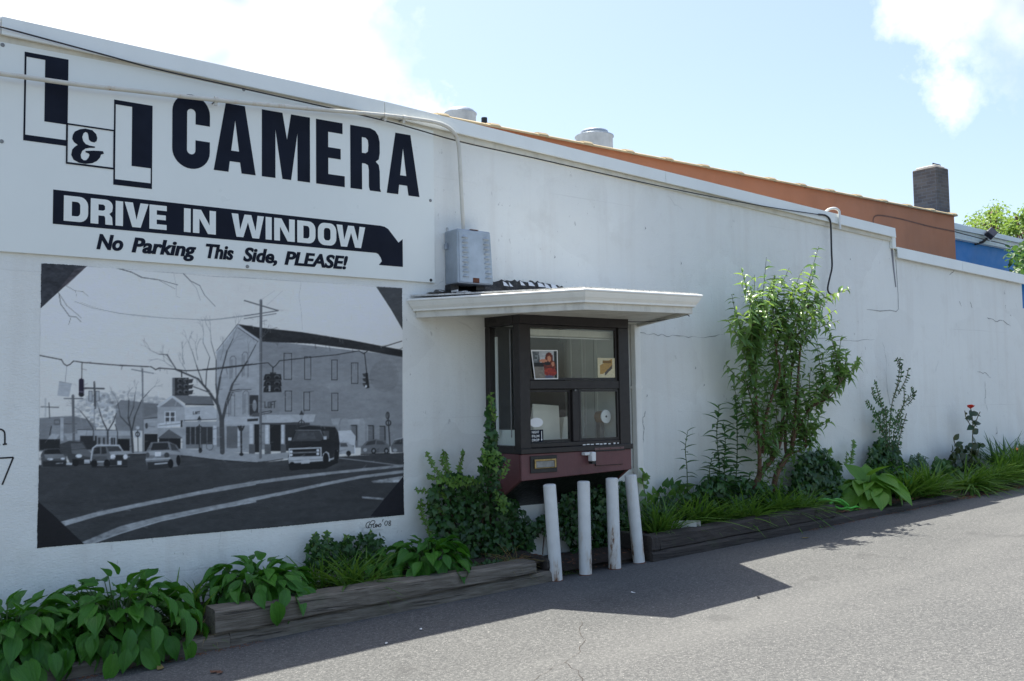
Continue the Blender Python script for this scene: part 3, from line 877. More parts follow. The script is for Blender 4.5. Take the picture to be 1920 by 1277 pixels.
    # screws
    for px, py in ((5, 80), (3, 265), (457, 167), (464, 504), (807, 376), (808, 529)):
        x, y, z = W(px, py, YF)
        z = min(max(z, SZ0+.02), SZ1-.02); x = max(x, SX0+.015)
        m = MB(); m.tube([(x, YF+.001, z), (x, YF-.006, z)], [.014, .011], 10); m.build('screw', M_STEEL if px != 808 else M_TAR, s)
    return s
SIGN = build_sign()

# ------------------------------------------------------------------ painted street mural
class Paint:
    """a small raster the painted picture is laid out on before it colours the mural mesh"""
    def __init__(s, x0, y0, x1, y1, S):
        s.x0, s.y0, s.S = x0, y0, S
        s.h, s.w = int((y1-y0)*S), int((x1-x0)*S)
        s.a = np.zeros((s.h, s.w, 3)); s.k = 3.9917; s.ox = 0; s.oy = 0
        s.rs = np.random.RandomState(3)
    def frame(s, ox, oy, k=3.9917): s.ox, s.oy, s.k = ox, oy, k
    def P(s, p): return ((p[0]/s.k+s.ox-s.x0)*s.S, (p[1]/s.k+s.oy-s.y0)*s.S)
    def win(s, q, pad):
        xs = [p[0] for p in q]; ys = [p[1] for p in q]
        return max(0, int(min(xs)-pad)), min(s.w, int(max(xs)+pad)+1), max(0, int(min(ys)-pad)), min(s.h, int(max(ys)+pad)+1)
    def blend(s, x0, x1, y0, y1, m, c, tex=0.06):
        if x1 <= x0 or y1 <= y0: return
        col = np.array([c]*3 if isinstance(c, (int, float)) else c, float)
        if len(np.shape(c)) == 0: col = col*np.array([0.985, 1.0, 1.005])
        n = 1.0
        if tex: n = 1 + .6*tex*np.clip(s.tex[y0:y1, x0:x1, None], -2.2, 2.2)
        reg = s.a[y0:y1, x0:x1]
        s.a[y0:y1, x0:x1] = reg*(1-m[..., None]) + col*n*m[..., None]
    def mktex(s):
        t = np.zeros((s.h, s.w))
        for k, wt in ((3, .5), (7, .6), (18, .5), (50, .35)):
            g = s.rs.randn(s.h//k+3, s.w//(k*2)+3)
            yy = np.linspace(0, s.h/k, s.h); xx = np.linspace(0, s.w/(k*2), s.w)
            yi, xi = yy.astype(int), xx.astype(int); fy, fx = (yy-yi)[:, None], (xx-xi)[None]
            t += wt*(g[yi][:, xi]*(1-fy)*(1-fx)+g[yi+1][:, xi]*fy*(1-fx)+g[yi][:, xi+1]*(1-fy)*fx+g[yi+1][:, xi+1]*fy*fx)
        s.tex = t
    def poly(s, pts, c, tex=0.06, op=1.0):
        q = [s.P(p) for p in pts]
        x0, x1, y0, y1 = s.win(q, 1)
        if x1 <= x0 or y1 <= y0: return
        m = np.zeros((y1-y0, x1-x0))
        for sx, sy in ((.25, .25), (.75, .25), (.25, .75), (.75, .75)):
            X = (np.arange(x0, x1)+sx)[None]; Y = (np.arange(y0, y1)+sy)[:, None]
            ins = np.zeros(m.shape, bool)
            for (ax, ay), (bx, by) in zip(q, q[1:]+q[:1]):
                if ay == by: continue
                cnd = (ay > Y) != (by > Y)
                ins ^= cnd & (X < (bx-ax)*(Y-ay)/(by-ay)+ax)
            m += ins*.25
        s.blend(x0, x1, y0, y1, m*op, c, tex)
    def rect(s, x0, y0, x1, y1, c, tex=0.06, op=1.0): s.poly([(x0, y0), (x1, y0), (x1, y1), (x0, y1)], c, tex, op)
    def line(s, pts, w, c, op=1.0, w2=None):
        n = len(pts)-1
        for i, (a, b) in enumerate(zip(pts[:-1], pts[1:])):
            A, B = s.P(a), s.P(b)
            f0 = i/max(1, n); ww = w if w2 is None else w+(w2-w)*(f0+.5/max(1, n))
            r = max(.55, ww/s.k*s.S/2)
            o2 = op*min(1, (ww/s.k*s.S/2)/.55)
            x0, x1, y0, y1 = s.win([A, B], r+2)
            if x1 <= x0 or y1 <= y0: continue
            X = (np.arange(x0, x1)+.5)[None]; Y = (np.arange(y0, y1)+.5)[:, None]
            dx, dy = B[0]-A[0], B[1]-A[1]; L2 = dx*dx+dy*dy or 1
            t = np.clip(((X-A[0])*dx+(Y-A[1])*dy)/L2, 0, 1)
            d = np.hypot(X-A[0]-t*dx, Y-A[1]-t*dy)
            s.blend(x0, x1, y0, y1, np.clip(r+.5-d, 0, 1)*o2, c, 0.03)
    def box(s, x0, y0, x1, y1, w, c, op=1.0): s.line([(x0, y0), (x1, y0), (x1, y1), (x0, y1), (x0, y0)], w, c, op)
    def ell(s, cx, cy, rx, ry, c, tex=0.05, op=1.0):
        s.poly([(cx+rx*math.cos(2*PI*i/20), cy+ry*math.sin(2*PI*i/20)) for i in range(20)], c, tex, op)
    def twig(s, x, y, ang, L, w, depth, c, op, spread=.5):
        if depth == 0 or L < 6: return
        pts = [(x, y)]; a = ang
        for k in range(3):
            a += s.rs.uniform(-.18, .18)
            x += math.cos(a)*L/3; y += math.sin(a)*L/3; pts.append((x, y))
        s.line(pts, w, c, op, w*.6)
        for k in range(2 if depth > 1 else 1):
            s.twig(x, y, a+s.rs.uniform(-spread, spread), L*s.rs.uniform(.6, .85), w*.6, depth-1, c, op, spread)

def paint_mural():
    p = Paint(64, 482, 766, 1040, 1.6); p.mktex()
    yy = np.linspace(482, 1040, p.h)[:, None]; xx = np.linspace(64, 766, p.w)[None]
    base = 178 + 0*xx + 3*np.sin(xx/90) - 9*np.clip((yy-600)/260, 0, 1)
    sky_c = np.stack([base*1.01, base*1.0, base*.965], 2)*(1+.008*p.tex[..., None])
    pk = np.clip(np.sin(xx/60+1.2)*np.cos(yy/70), 0, 1)[..., None]
    p.a[:] = sky_c*(1-pk*.05) + pk*.05*np.array([176, 165, 172])
    A = ((0, 600), (380, 560), (0, 320), (400, 320), (0, 800), (400, 780))
    z5 = lambda: p.frame(*A[0]); z6 = lambda: p.frame(*A[1]); z3 = lambda: p.frame(*A[2])
    z4 = lambda: p.frame(*A[3]); z7 = lambda: p.frame(*A[4]); z8 = lambda: p.frame(*A[5])
    def px(): p.frame(0, 0, 1.0)
    # distant smudges of foliage
    z5()
    for i in range(260):
        x = p.rs.uniform(560, 1260); y = 640-70*math.sin((x-560)/700*PI)+p.rs.uniform(-40, 90)
        p.ell(x, y, p.rs.uniform(8, 24), p.rs.uniform(5, 14), p.rs.uniform(112, 150), op=.35)
    # road
    px()
    road = [(60, 872), (130, 872), (240, 852), (280, 850), (340, 853), (410, 863), (480, 867), (505, 866), (545, 862), (640, 856), (770, 848), (770, 1050), (60, 1050)]
    p.poly(road, 52, .10)
    for i in range(220):
        x, y = p.rs.uniform(64, 766), p.rs.uniform(858, 1030)
        c = 66-22*min(1, max(0, (y-860)/70))+p.rs.uniform(-6, 6)
        p.line([(x, y), (x+p.rs.uniform(20, 90), y-p.rs.uniform(0, 8))], p.rs.uniform(2, 7), c, .28)
    # left group of buildings
    z5()
    p.poly([(290, 735), (400, 725), (545, 718), (655, 742), (720, 800), (720, 985), (290, 985)], 104)
    p.poly([(450, 730), (475, 730), (475, 905), (450, 905)], 140)
    p.box(408, 748, 448, 780, 4, 50); p.line([(480, 778), (575, 778)], 4, 58); p.rect(385, 790, 448, 850, 118); p.line([(385, 795), (372, 860)], 7, 40)
    p.poly([(350, 905), (388, 850), (448, 855), (412, 905)], 138); p.poly([(480, 850), (600, 850), (605, 895), (505, 900)], 132)
    p.rect(296, 893, 450, 975, 34); p.rect(600, 860, 725, 970, 40); p.rect(580, 822, 985, 866, 136); p.line([(580, 822), (700, 822), (940, 826)], 4, 40)
    p.rect(725, 866, 985, 985, 112)
    for x in (735, 770, 830, 850): p.rect(x, 880, x+16, 950, 52)
    p.box(822, 876, 866, 940, 4, 168)
    p.poly([(865, 640), (905, 598), (1180, 626), (1180, 830), (865, 830)], 106)
    p.poly([(1075, 630), (1185, 626), (1185, 690), (1075, 730)], 96)
    p.rect(880, 890, 970, 980, 28); p.rect(1065, 740, 1180, 850, 134); p.line([(1065, 742), (1178, 728)], 5, 60); p.line([(1065, 765), (1178, 760)], 3, 160)
    p.ell(1097, 792, 11, 22, 60); p.line([(1115, 795), (1160, 800)], 7, 90, .7)
    p.rect(1080, 852, 1180, 985, 30)
    # middle house and the small shop
    p.rect(1180, 640, 1385, 780, 136); p.poly([(1172, 645), (1290, 562), (1390, 648), (1385, 660), (1290, 580), (1185, 655)], 158)
    p.poly([(1200, 650), (1290, 582), (1375, 650)], 108)
    p.poly([(1292, 563), (1580, 572), (1605, 636), (1395, 632)], 92); p.line([(1390, 632), (1600, 636)], 8, 44)
    for a in (1240, 1278):
        for b in (692, 730): p.rect(a, b, a+26, b+28, 62)
    p.box(1234, 686, 1312, 768, 5, 176); p.line([(1272, 686), (1272, 768)], 5, 178); p.line([(1234, 725), (1312, 725)], 5, 178)
    p.poly([(1178, 775), (1360, 755), (1362, 795), (1178, 808)], 166); p.line([(1190, 792), (1345, 776)], 8, 110, .8); p.poly([(1352, 752), (1368, 752), (1366, 802), (1352, 802)], 40)
    p.rect(1180, 806, 1368, 890, 130)
    p.poly([(1178, 888), (1265, 818), (1368, 884)], 76); p.rect(1190, 886, 1352, 972, 32)
    p.poly([(1380, 655), (1590, 640), (1625, 680), (1625, 748), (1385, 752)], 152); p.line([(1380, 752), (1625, 742)], 5, 58)
    for q in ([(1446, 686), (1446, 705), (1456, 705)], [(1462, 688), (1462, 703), (1470, 703), (1470, 688), (1462, 688)], [(1476, 704), (1476, 687), (1484, 687)], [(1484, 686), (1496, 684)], [(1490, 685), (1490, 703)]): p.line(q, 4, 36)
    p.rect(1365, 760, 1700, 965, 130); p.rect(1392, 800, 1595, 932, 44)
    for x in (1425, 1462, 1500, 1535, 1570): p.line([(x, 805), (x, 928)], 9, 92)
    p.rect(1392, 932, 1600, 962, 96); p.rect(1598, 795, 1625, 960, 156); p.rect(1628, 800, 1648, 960, 84)
    # the large gabled building
    z6()
    p.poly([(103, 402), (265, 195), (428, 312), (428, 1130), (0, 1130), (0, 960), (103, 960)], 134)
    p.poly([(424, 308), (1496, 428), (1496, 1110), (424, 1130)], 112, .06)
    p.ell(1360, 580, 110, 120, 92, .1, .4); p.ell(980, 650, 60, 26, 122, .1, .4); p.ell(700, 390, 190, 40, 112, .1, .3)
    p.poly([(262, 190), (440, 218), (740, 250), (1100, 308), (1496, 385), (1496, 437), (1210, 388), (820, 338), (450, 322), (400, 296)], 36, .2)
    p.line([(100, 405), (262, 200)], 14, 150); p.line([(265, 205), (425, 312)], 12, 150); p.line([(265, 218), (415, 322)], 5, 60); p.line([(262, 190), (106, 388)], 4, 70)
    for x0, y0, x1, y1 in ((608, 410, 667, 605), (762, 435, 810, 605), (965, 460, 1008, 608), (1112, 482, 1163, 635), (618, 692, 667, 842), (757, 700, 802, 835), (965, 708, 1013, 838)):
        p.rect(x0, y0, x1, y1, 112); p.box(x0-4, y0+3, x1+4, y1+2, 4, 138); p.box(x0, y0, x1, y1, 5, 32)
    for x, y0, y1 in ((205, 430, 600), (296, 400, 585), (196, 700, 880), (302, 690, 865)):
        p.rect(x, y0+20, x+44, y1, 132); p.line([(x, y1), (x, y0+18), (x+14, y0), (x+32, y0), (x+44, y0+18), (x+44, y1)], 5, 88); p.rect(x+8, y0+24, x+18, y1-6, 108)
    p.rect(350, 722, 418, 880, 50); p.ell(388, 800, 16, 44, 110); p.ell(388, 770, 9, 12, 130); p.poly([(355, 918), (370, 860), (440, 850), (430, 915)], 70)
    p.rect(160, 884, 428, 944, 148); p.poly([(428, 870), (845, 866), (830, 922), (428, 938)], 144); p.line([(428, 940), (720, 925)], 4, 60)
    p.poly([(333, 903), (415, 895), (415, 915), (335, 920)], 44); p.line([(440, 858), (510, 846)], 18, 46); p.line([(445, 858), (505, 848)], 6, 140)
    for q in ([(466, 770), (466, 815), (482, 815)], [(490, 774), (490, 815), (504, 815), (504, 774), (490, 774)], [(514, 818), (514, 772), (530, 771)], [(514, 793), (526, 792)], [(528, 770), (546, 768)], [(538, 770), (536, 818)]): p.line(q, 5, 36)
    # ground floor
    p.rect(0, 955, 428, 1150, 126); p.rect(0, 960, 75, 1090, 48); p.rect(30, 965, 36, 1090, 90); p.rect(78, 950, 104, 1095, 158); p.rect(106, 960, 130, 1110, 100)
    p.rect(180, 955, 260, 1120, 84); p.rect(262, 955, 278, 1105, 156); p.rect(280, 950, 345, 1120, 120)
    p.rect(385, 940, 440, 1150, 34); p.rect(500, 935, 585, 1142, 30); p.rect(612, 928, 800, 1140, 40)
    for x, w in ((350, 34), (468, 34), (588, 28)):
        p.rect(x, 938, x+w, 1090, 158); p.rect(x-4, 1088, x+w+8, 1180, 76); p.line([(x+w-5, 940), (x+w-5, 1090)], 6, 120)
    p.rect(428, 930, 800, 944, 60)
    for x0, x1 in ((1030, 1100), (1165, 1215), (1230, 1270)):
        p.poly([(x0, 1100), (x0, 940)]+[(x0+(x1-x0)*(.5-.5*math.cos(PI*i/8)), 940-48*math.sin(PI*i/8)) for i in range(9)]+[(x1, 1100)], 124)
    p.poly([(960, 900), (1030, 895), (1015, 945), (975, 945)], 132); p.poly([(1080, 905), (1180, 898), (1170, 940), (1100, 945)], 132); p.poly([(1205, 900), (1285, 893), (1275, 950), (1215, 945)], 116)
    for x, y0 in ((1112, 948), (1238, 950), (1325, 955)):
        p.rect(x, y0, x+48, 1110, 88); p.line([(x, y0), (x+38, y0), (x+40, 1060)], 6, 34)
    # pavement in front
    p.poly([(-20, 1132), (160, 1150), (470, 1165), (640, 1150), (640, 1195), (480, 1218), (330, 1228), (150, 1212), (-20, 1185)], 122); p.line([(-20, 1186), (150, 1213), (330, 1229), (480, 1219), (600, 1200)], 5, 40)
    z5(); p.poly([(930, 985), (1100, 985), (1360, 962), (1700, 985), (1916, 1015), (1930, 1066), (1640, 1046), (1350, 1012), (1100, 1000), (930, 1000)], 128)
    p.line([(930, 1002), (1350, 1013), (1640, 1048), (1930, 1068)], 5, 36)
    # trees
    for q, w, w2 in (([(1664, 990), (1660, 740)], 38, 32), ([(1660, 750), (1632, 640), (1560, 530), (1480, 440), (1320, 372), (1250, 260), (1190, 256)], 24, 4), ([(1655, 740), (1620, 600), (1650, 420), (1700, 230), (1745, 140)], 22, 3),
                     ([(1668, 740), (1700, 600), (1740, 480), (1850, 310), (1915, 185)], 24, 4), ([(1600, 600), (1520, 480), (1470, 340), (1440, 240)], 12, 2), ([(1630, 620), (1616, 480), (1618, 300), (1580, 160)], 12, 2),
                     ([(1540, 500), (1545, 400), (1570, 280), (1520, 170)], 8, 2), ([(1725, 530), (1790, 520), (1880, 520)], 10, 3), ([(1560, 540), (1450, 500), (1380, 490)], 9, 2), ([(1700, 640), (1740, 540), (1810, 530)], 8, 2)):
        p.line(q, w, 62, 1, w2)
    for x, y, a in ((1190, 256, 3.4), (1440, 240, -1.8), (1580, 160, -1.6), (1745, 140, -1.2), (1520, 170, -1.7), (1915, 185, -1.0), (1320, 372, -2.2), (1400, 405, -1.9), (1380, 330, -1.7), (1480, 300, -1.6), (1650, 300, -1.4), (1700, 230, -1.0), (1850, 310, -1.6), (1290, 350, -2.6)):
        p.twig(x, y, a, 70, 5, 4, 92, .75, .55)
    for i in range(150):
        x, y = p.rs.uniform(640, 880), p.rs.uniform(560, 800)
        if ((x-750)/130)**2+((y-680)/125)**2 < 1: p.ell(x, y, p.rs.uniform(8, 22), p.rs.uniform(6, 15), p.rs.choice([96, 120, 150, 160]), op=.5)
    for q, w, w2 in (([(806, 925), (806, 830), (770, 760), (740, 660)], 16, 5), ([(808, 830), (850, 760), (870, 700)], 10, 4), ([(700, 900), (700, 820), (650, 740), (600, 680)], 12, 4), ([(878, 930), (880, 840), (860, 780)], 9, 4),
                     ([(995, 988), (985, 840), (960, 730), (965, 600)], 20, 5), ([(985, 840), (1010, 720), (1060, 600), (1120, 530)], 12, 3), ([(975, 800), (900, 720), (880, 610)], 10, 3), ([(965, 740), (1000, 650), (1010, 560)], 8, 3)):
        p.line(q, w, 58, 1, w2)
    for x, y, a in ((965, 600, -1.6), (1120, 530, -.7), (880, 610, -2.2), (1010, 560, -1.3), (740, 660, -2), (600, 680, -2.6)): p.twig(x, y, a, 45, 4, 4, 84, .7, .6)
    # poles and wires
    def cross(x, y0, y1, w, c, arms, aw=10):
        p.line([(x, y0), (x+6, y1)], w, c)
        for (ax, ay, bx, by) in arms: p.line([(ax, ay), (bx, by)], aw, c)
    cross(366, 620, 735, 6, 60, [(308, 650, 440, 655)], 6); cross(546, 568, 900, 20, 84, [(480, 588, 620, 588)], 8)
    cross(706, 465, 660, 14, 66, [(634, 510, 778, 514)], 12); p.line([(706, 650), (706, 900)], 8, 120)
    for x in (678, 730): p.rect(x-13, 532, x+13, 606, 140); p.box(x-13, 532, x+13, 606, 4, 70)
    cross(1066, 368, 985, 12, 100, [(985, 370, 1148, 400)], 7)
    p.line([(340, 590), (340, 720)], 14, 130, .5)
    p.line([(295, 265), (460, 297), (478, 328), (500, 343), (525, 332), (550, 307), (620, 318), (900, 340), (1130, 350), (1165, 372), (1190, 360), (1300, 368), (1390, 380), (1600, 370), (1920, 330)], 7, 40)
    p.line([(500, 345), (488, 465)], 4, 120); p.line([(614, 320), (612, 445)], 6, 46)
    p.poly([(444, 460), (536, 478), (516, 576), (428, 566)], 146); p.line([(444, 460), (536, 478)], 4, 110)
    p.rect(590, 452, 628, 562, (34, 30, 42)); p.ell(609, 452, 19, 14, (34, 30, 42)); p.ell(609, 562, 19, 14, 34)
    p.line([(1358, 382), (1360, 425)], 8, 40); p.rect(1290, 432, 1412, 566, 40); p.rect(1290, 432, 1308, 562, 90)
    for j in range(3):
        for x in (1345, 1390): p.ell(x, 452+j*42, 18, 16, 76); p.ell(x+4, 456+j*42, 12, 10, 30)
        p.poly([(1405, 445+j*42), (1448, 440+j*42), (1438, 472+j*42), (1405, 476+j*42)], 52)
    z6()
    p.line([(436, 14), (432, 1190)], 20, 92); p.line([(442, 14), (438, 1190)], 6, 70)
    p.line([(312, 14), (565, 90)], 8, 70); p.line([(565, 90), (312, 130)], 7, 82); p.line([(550, 112), (310, 150)], 6, 90)
    p.line([(-10, 162), (140, 152), (312, 130)], 5, 110, .8); p.line([(600, -60), (480, 50)], 3, 130, .6); p.line([(540, -60), (420, 20)], 3, 130, .6)
    p.line([(0, 530), (300, 498), (490, 480), (510, 500), (528, 515), (548, 500), (575, 465), (800, 440), (1000, 420), (1170, 390), (1205, 412), (1228, 396), (1250, 382), (1370, 355), (1490, 318)], 6, 38)
    p.line([(525, 515), (525, 560)], 8, 34); p.line([(1212, 410), (1228, 560)], 6, 36)
    p.rect(505, 552, 548, 575, 44)
    for j in range(3):
        y = 572+j*46; p.poly([(462-j*2, y+8), (470, y-8), (585, y-8), (592, y+36), (455, y+38)], 34); p.ell(490, y+16, 18, 14, 58); p.ell(556, y+14, 22, 15, 70); p.ell(490, y+19, 12, 9, 24); p.ell(556, y+19, 15, 10, 28)
    p.rect(494, 650, 508, 694, 132)
    p.poly([(1218, 556), (1236, 556), (1248, 668), (1222, 672)], 30)
    for j in range(3): p.poly([(1195, 562+j*36), (1222, 558+j*36), (1225, 588+j*36), (1205, 584+j*36)], 48)
    p.rect(1216, 648, 1230, 664, 170)
    # lamp posts
    def lamp(x, y, c=46):
        p.line([(x, y), (x, y+250)], 7, c); p.poly([(x-18, y+8), (x, y-26), (x+18, y+8)], c); p.poly([(x-13, y+8), (x+13, y+8), (x+8, y+38), (x-8, y+38)], 130)
        p.line([(x+24*math.cos(t*PI/8), y+75+24*math.sin(t*PI/8)) for t in range(17)], 6, c)
    z6(); lamp(740, 862); p.line([(1385, 850), (1402, 1100)], 9, 52); p.line([(1385+12*math.cos(t*PI/6), 875+26*math.sin(t*PI/6)) for t in range(13)], 6, 48); p.line([(1390+18*math.cos(t*PI/6), 930+20*math.sin(t*PI/6)) for t in range(13)], 8, 44)
    p.line([(288, 955), (290, 1165)], 12, 40); p.poly([(258, 952), (316, 952), (300, 990), (274, 990)], 44); p.ell(290, 1165, 16, 13, 36)
    z5(); lamp(1492, 742); p.ell(1500, 975, 14, 20, 38); p.line([(1030, 800), (1034, 985)], 6, 48); p.ell(1030, 806, 14, 14, 160); p.rect(1004, 828, 1058, 880, 156); p.line([(1030+14*math.cos(t*PI/6), 855+18*math.sin(t*PI/6)) for t in range(13)], 6, 30); p.line([(1030, 832), (1030, 878)], 5, 30)
    p.line([(1570+26*math.cos(t*PI/6), 945+30*math.sin(t*PI/6)) for t in range(13)], 4, 70)
    # cars on the left
    z5()
    p.poly([(305, 1010), (330, 965), (440, 960), (495, 1010), (500, 1090), (310, 1105)], 66); p.poly([(335, 970), (440, 966), (470, 1002), (330, 1004)], 32); p.poly([(330, 1005), (470, 1003), (495, 1035), (340, 1038)], 96)
    p.ell(375, 1042, 24, 8, 180); p.ell(470, 1038, 16, 8, 170); p.rect(320, 1055, 500, 1098, 38); p.line([(420, 1074), (470, 1070)], 5, 150)
    p.poly([(445, 930), (520, 905), (620, 910), (660, 985), (690, 1000), (690, 1080), (530, 1085), (500, 1020), (450, 990)], 56); p.poly([(530, 925), (612, 922), (642, 960), (535, 972)], 78); p.poly([(535, 975), (645, 965), (690, 1000), (690, 1030), (540, 1000)], 84)
    p.ell(590, 1018, 24, 14, 176); p.rect(540, 1040, 690, 1085, 34); p.rect(630, 1045, 672, 1075, 150); p.ell(565, 1070, 26, 26, 26); p.rect(495, 1070, 540, 1085, 150)
    p.poly([(678, 1060), (690, 960), (720, 935), (890, 936), (925, 995), (958, 1012), (955, 1085), (800, 1095), (690, 1090)], 86); p.line([(680, 1050), (694, 960), (722, 938), (890, 938), (930, 1000)], 10, 158)
    p.poly([(705, 960), (748, 950), (750, 1000), (698, 1005)], 40); p.poly([(758, 950), (790, 950), (800, 1000), (760, 1004)], 42); p.poly([(800, 948), (885, 946), (915, 980), (815, 985)], 54)
    p.poly([(815, 985), (918, 980), (955, 1010), (830, 1015)], 124); p.rect(690, 1020, 800, 1055, 70); p.line([(690, 1062), (800, 1060)], 8, 150)
    p.rect(860, 1010, 925, 1045, 36); p.ell(845, 1025, 20, 18, 182); p.ell(938, 1025, 16, 18, 178); p.rect(820, 1045, 955, 1090, 40); p.rect(878, 1055, 910, 1085, 168)
    for x in (705, 800): p.ell(x, 1075, 24, 32, 24)
    p.line([(690, 1100), (950, 1098)], 10, 34)
    p.poly([(1092, 985), (1130, 915), (1260, 910), (1320, 935), (1350, 985), (1352, 1050), (1330, 1095), (1110, 1120), (1092, 1060)], 100); p.poly([(1128, 975), (1145, 922), (1255, 918), (1268, 970)], 40); p.poly([(1270, 920), (1310, 935), (1335, 975), (1285, 975)], 58)
    p.poly([(1092, 985), (1270, 975), (1350, 990), (1350, 1010), (1260, 1005), (1095, 1015)], 132); p.rect(1160, 988, 1205, 1020, 178); p.ell(1248, 1012, 20, 20, 54); p.ell(1105, 1010, 14, 20, 70); p.line([(1095, 1045), (1270, 1035)], 12, 140)
    p.poly([(1100, 1065), (1270, 1055), (1280, 1105), (1108, 1122)], 42); p.line([(1160, 1078), (1250, 1070)], 10, 150); p.ell(1278, 1075, 20, 34, 22); p.ell(1335, 1050, 16, 40, 24)
    # cars on the right and the van
    z6()
    p.poly([(1010, 990), (1110, 985), (1145, 1030), (1140, 1100), (1050, 1090), (1010, 1060)], 162); p.poly([(1015, 1075), (1080, 1072), (1140, 1115), (1140, 1160), (1015, 1165)], 136); p.poly([(1030, 1082), (1075, 1080), (1088, 1108), (1030, 1110)], 70); p.ell(1092, 1158, 18, 20, 28); p.line([(1138, 1100), (1140, 1160)], 8, 178)
    p.poly([(1185, 1110), (1230, 1065), (1290, 1050), (1350, 1058), (1400, 1105), (1400, 1150), (1185, 1160)], 86); p.poly([(1238, 1070), (1295, 1058), (1290, 1090), (1215, 1100)], 52); p.poly([(1302, 1062), (1345, 1065), (1370, 1092), (1300, 1092)], 64)
    for x in (1280, 1375): p.ell(x, 1140, 18, 24, 34); p.ell(x, 1140, 9, 12, 110)
    p.ell(1216, 1132, 14, 14, 140); p.line([(1185, 1165), (1400, 1158)], 8, 36)
    p.poly([(1408, 1110), (1440, 1055), (1500, 1040), (1500, 1150), (1415, 1150)], 80); p.poly([(1432, 1090), (1450, 1062), (1496, 1052), (1496, 1090)], 48); p.line([(1440, 1056), (1496, 1042)], 6, 150); p.ell(1440, 1135, 16, 12, 130)
    p.poly([(640, 1180), (650, 1090), (692, 985), (730, 958), (800, 945), (990, 958), (1015, 1000), (1025, 1085), (1020, 1190), (900, 1260), (660, 1290), (640, 1240)], 34, .15)
    p.poly([(668, 1068), (700, 990), (880, 992), (905, 1050), (880, 1065)], 58); p.poly([(720, 1010), (830, 1000), (850, 1050), (700, 1055)], 78, .2, .6); p.line([(695, 985), (880, 985), (910, 1050)], 7, 96); p.poly([(900, 990), (945, 990), (945, 1048), (912, 1050)], 62); p.line([(730, 958), (800, 948), (985, 960)], 6, 78)
    p.rect(640, 1040, 664, 1062, 160); p.rect(905, 1030, 928, 1055, 158)
    p.poly([(648, 1125), (885, 1115), (888, 1180), (650, 1190)], 44); p.line([(648, 1125), (885, 1116), (886, 1182), (650, 1190), (648, 1125)], 9, 158); p.line([(655, 1155), (882, 1147)], 6, 120); p.line([(680, 1138), (845, 1132)], 10, 26); p.line([(680, 1172), (845, 1165)], 10, 26)
    for x, y in ((663, 1145), (663, 1170), (862, 1135), (862, 1162)): p.ell(x, y, 11, 10, 176)
    p.poly([(640, 1190), (900, 1180), (905, 1215), (645, 1235)], 150); p.line([(645, 1215), (900, 1200)], 6, 110); p.poly([(735, 1210), (800, 1205), (802, 1240), (738, 1245)], 150)
    p.line([(905, 1215), (905, 1165), (925, 1150), (940, 1160), (948, 1215)], 12, 150); p.line([(948, 1205), (985, 1195), (990, 1150), (1005, 1140)], 12, 150)
    z8()
    p.ell(590, 375, 24, 32, 22); p.poly([(565, 365), (840, 345), (930, 330), (935, 350), (840, 395), (570, 405)], 26); p.ell(842, 320, 22, 45, 24); p.ell(918, 300, 16, 50, 26)
    # road markings
    z7(); p.poly([(455, 712), (700, 645), (1000, 580), (1500, 480), (1916, 408), (1916, 436), (1500, 508), (1000, 610), (740, 668), (488, 742)], 128, .12)
    p.poly([(612, 865), (900, 745), (1200, 670), (1600, 590), (1916, 532), (1916, 566), (1600, 622), (1200, 710), (900, 800), (655, 892)], 120, .16); p.line([(650, 890), (900, 800), (1200, 708), (1600, 621), (1916, 562)], 6, 150)
    z8(); p.poly([(0, 538), (300, 488), (560, 452), (900, 414), (1425, 362), (1425, 382), (900, 434), (560, 478), (300, 512), (0, 568)], 122, .12)
    p.poly([(0, 675), (300, 608), (550, 560), (800, 505), (1100, 446), (1425, 405), (1425, 426), (1100, 468), (800, 528), (550, 585), (300, 636), (0, 706)], 126, .12)
    p.poly([(1180, 488), (1425, 448), (1390, 496), (1200, 502)], 116, .4); p.poly([(1110, 602), (1278, 614), (1270, 628), (1115, 616)], 130, .3); p.line([(945, 315), (1200, 345), (1400, 370)], 8, 120, .8)
    # brush work over the whole picture
    for i in range(5200):
        bx, by = p.rs.randint(3, p.w-4), p.rs.randint(3, p.h-4)
        c0 = p.a[by, bx].copy()
        if c0.mean() > 150 and i % 3: continue
        jit = p.rs.uniform(.90, 1.12); ln = p.rs.uniform(4, 26); an = p.rs.normal(-.08, .25) if by > p.h*.62 else p.rs.choice([0, 1.5])+p.rs.normal(0, .2)
        qx, qy = bx/p.S+p.x0, by/p.S+p.y0
        px(); p.line([(qx, qy), (qx+ln*.5*math.cos(an), qy+ln*.5*math.sin(an))], p.rs.uniform(.8, 2.6), tuple(c0*jit), p.rs.uniform(.12, .38))
    for _ in range(2):
        q_ = np.pad(p.a, ((1, 1), (1, 1), (0, 0)), mode='edge')
        p.a = (q_[:-2, 1:-1]+q_[2:, 1:-1]+q_[1:-1, :-2]+q_[1:-1, 2:]+q_[1:-1, 1:-1]*3)/7
    # painted photo corners
    z3(); p.poly([(300, 684), (655, 712), (490, 860), (305, 1030), (300, 1030)], (46, 47, 50), .25); p.poly([(655, 712), (560, 740), (430, 900), (500, 860)], (78, 72, 74), .2, .5)
    z4(); p.poly([(1218, 868), (1430, 880), (1430, 1215), (1330, 1040)], 58, .12)
    z7(); p.poly([(270, 545), (400, 660), (640, 888), (400, 912), (270, 935)], (25, 24, 25), .08)
    z8(); p.poly([(1440, 430), (1440, 760), (1175, 750), (1290, 610)], (26, 26, 30), .08)
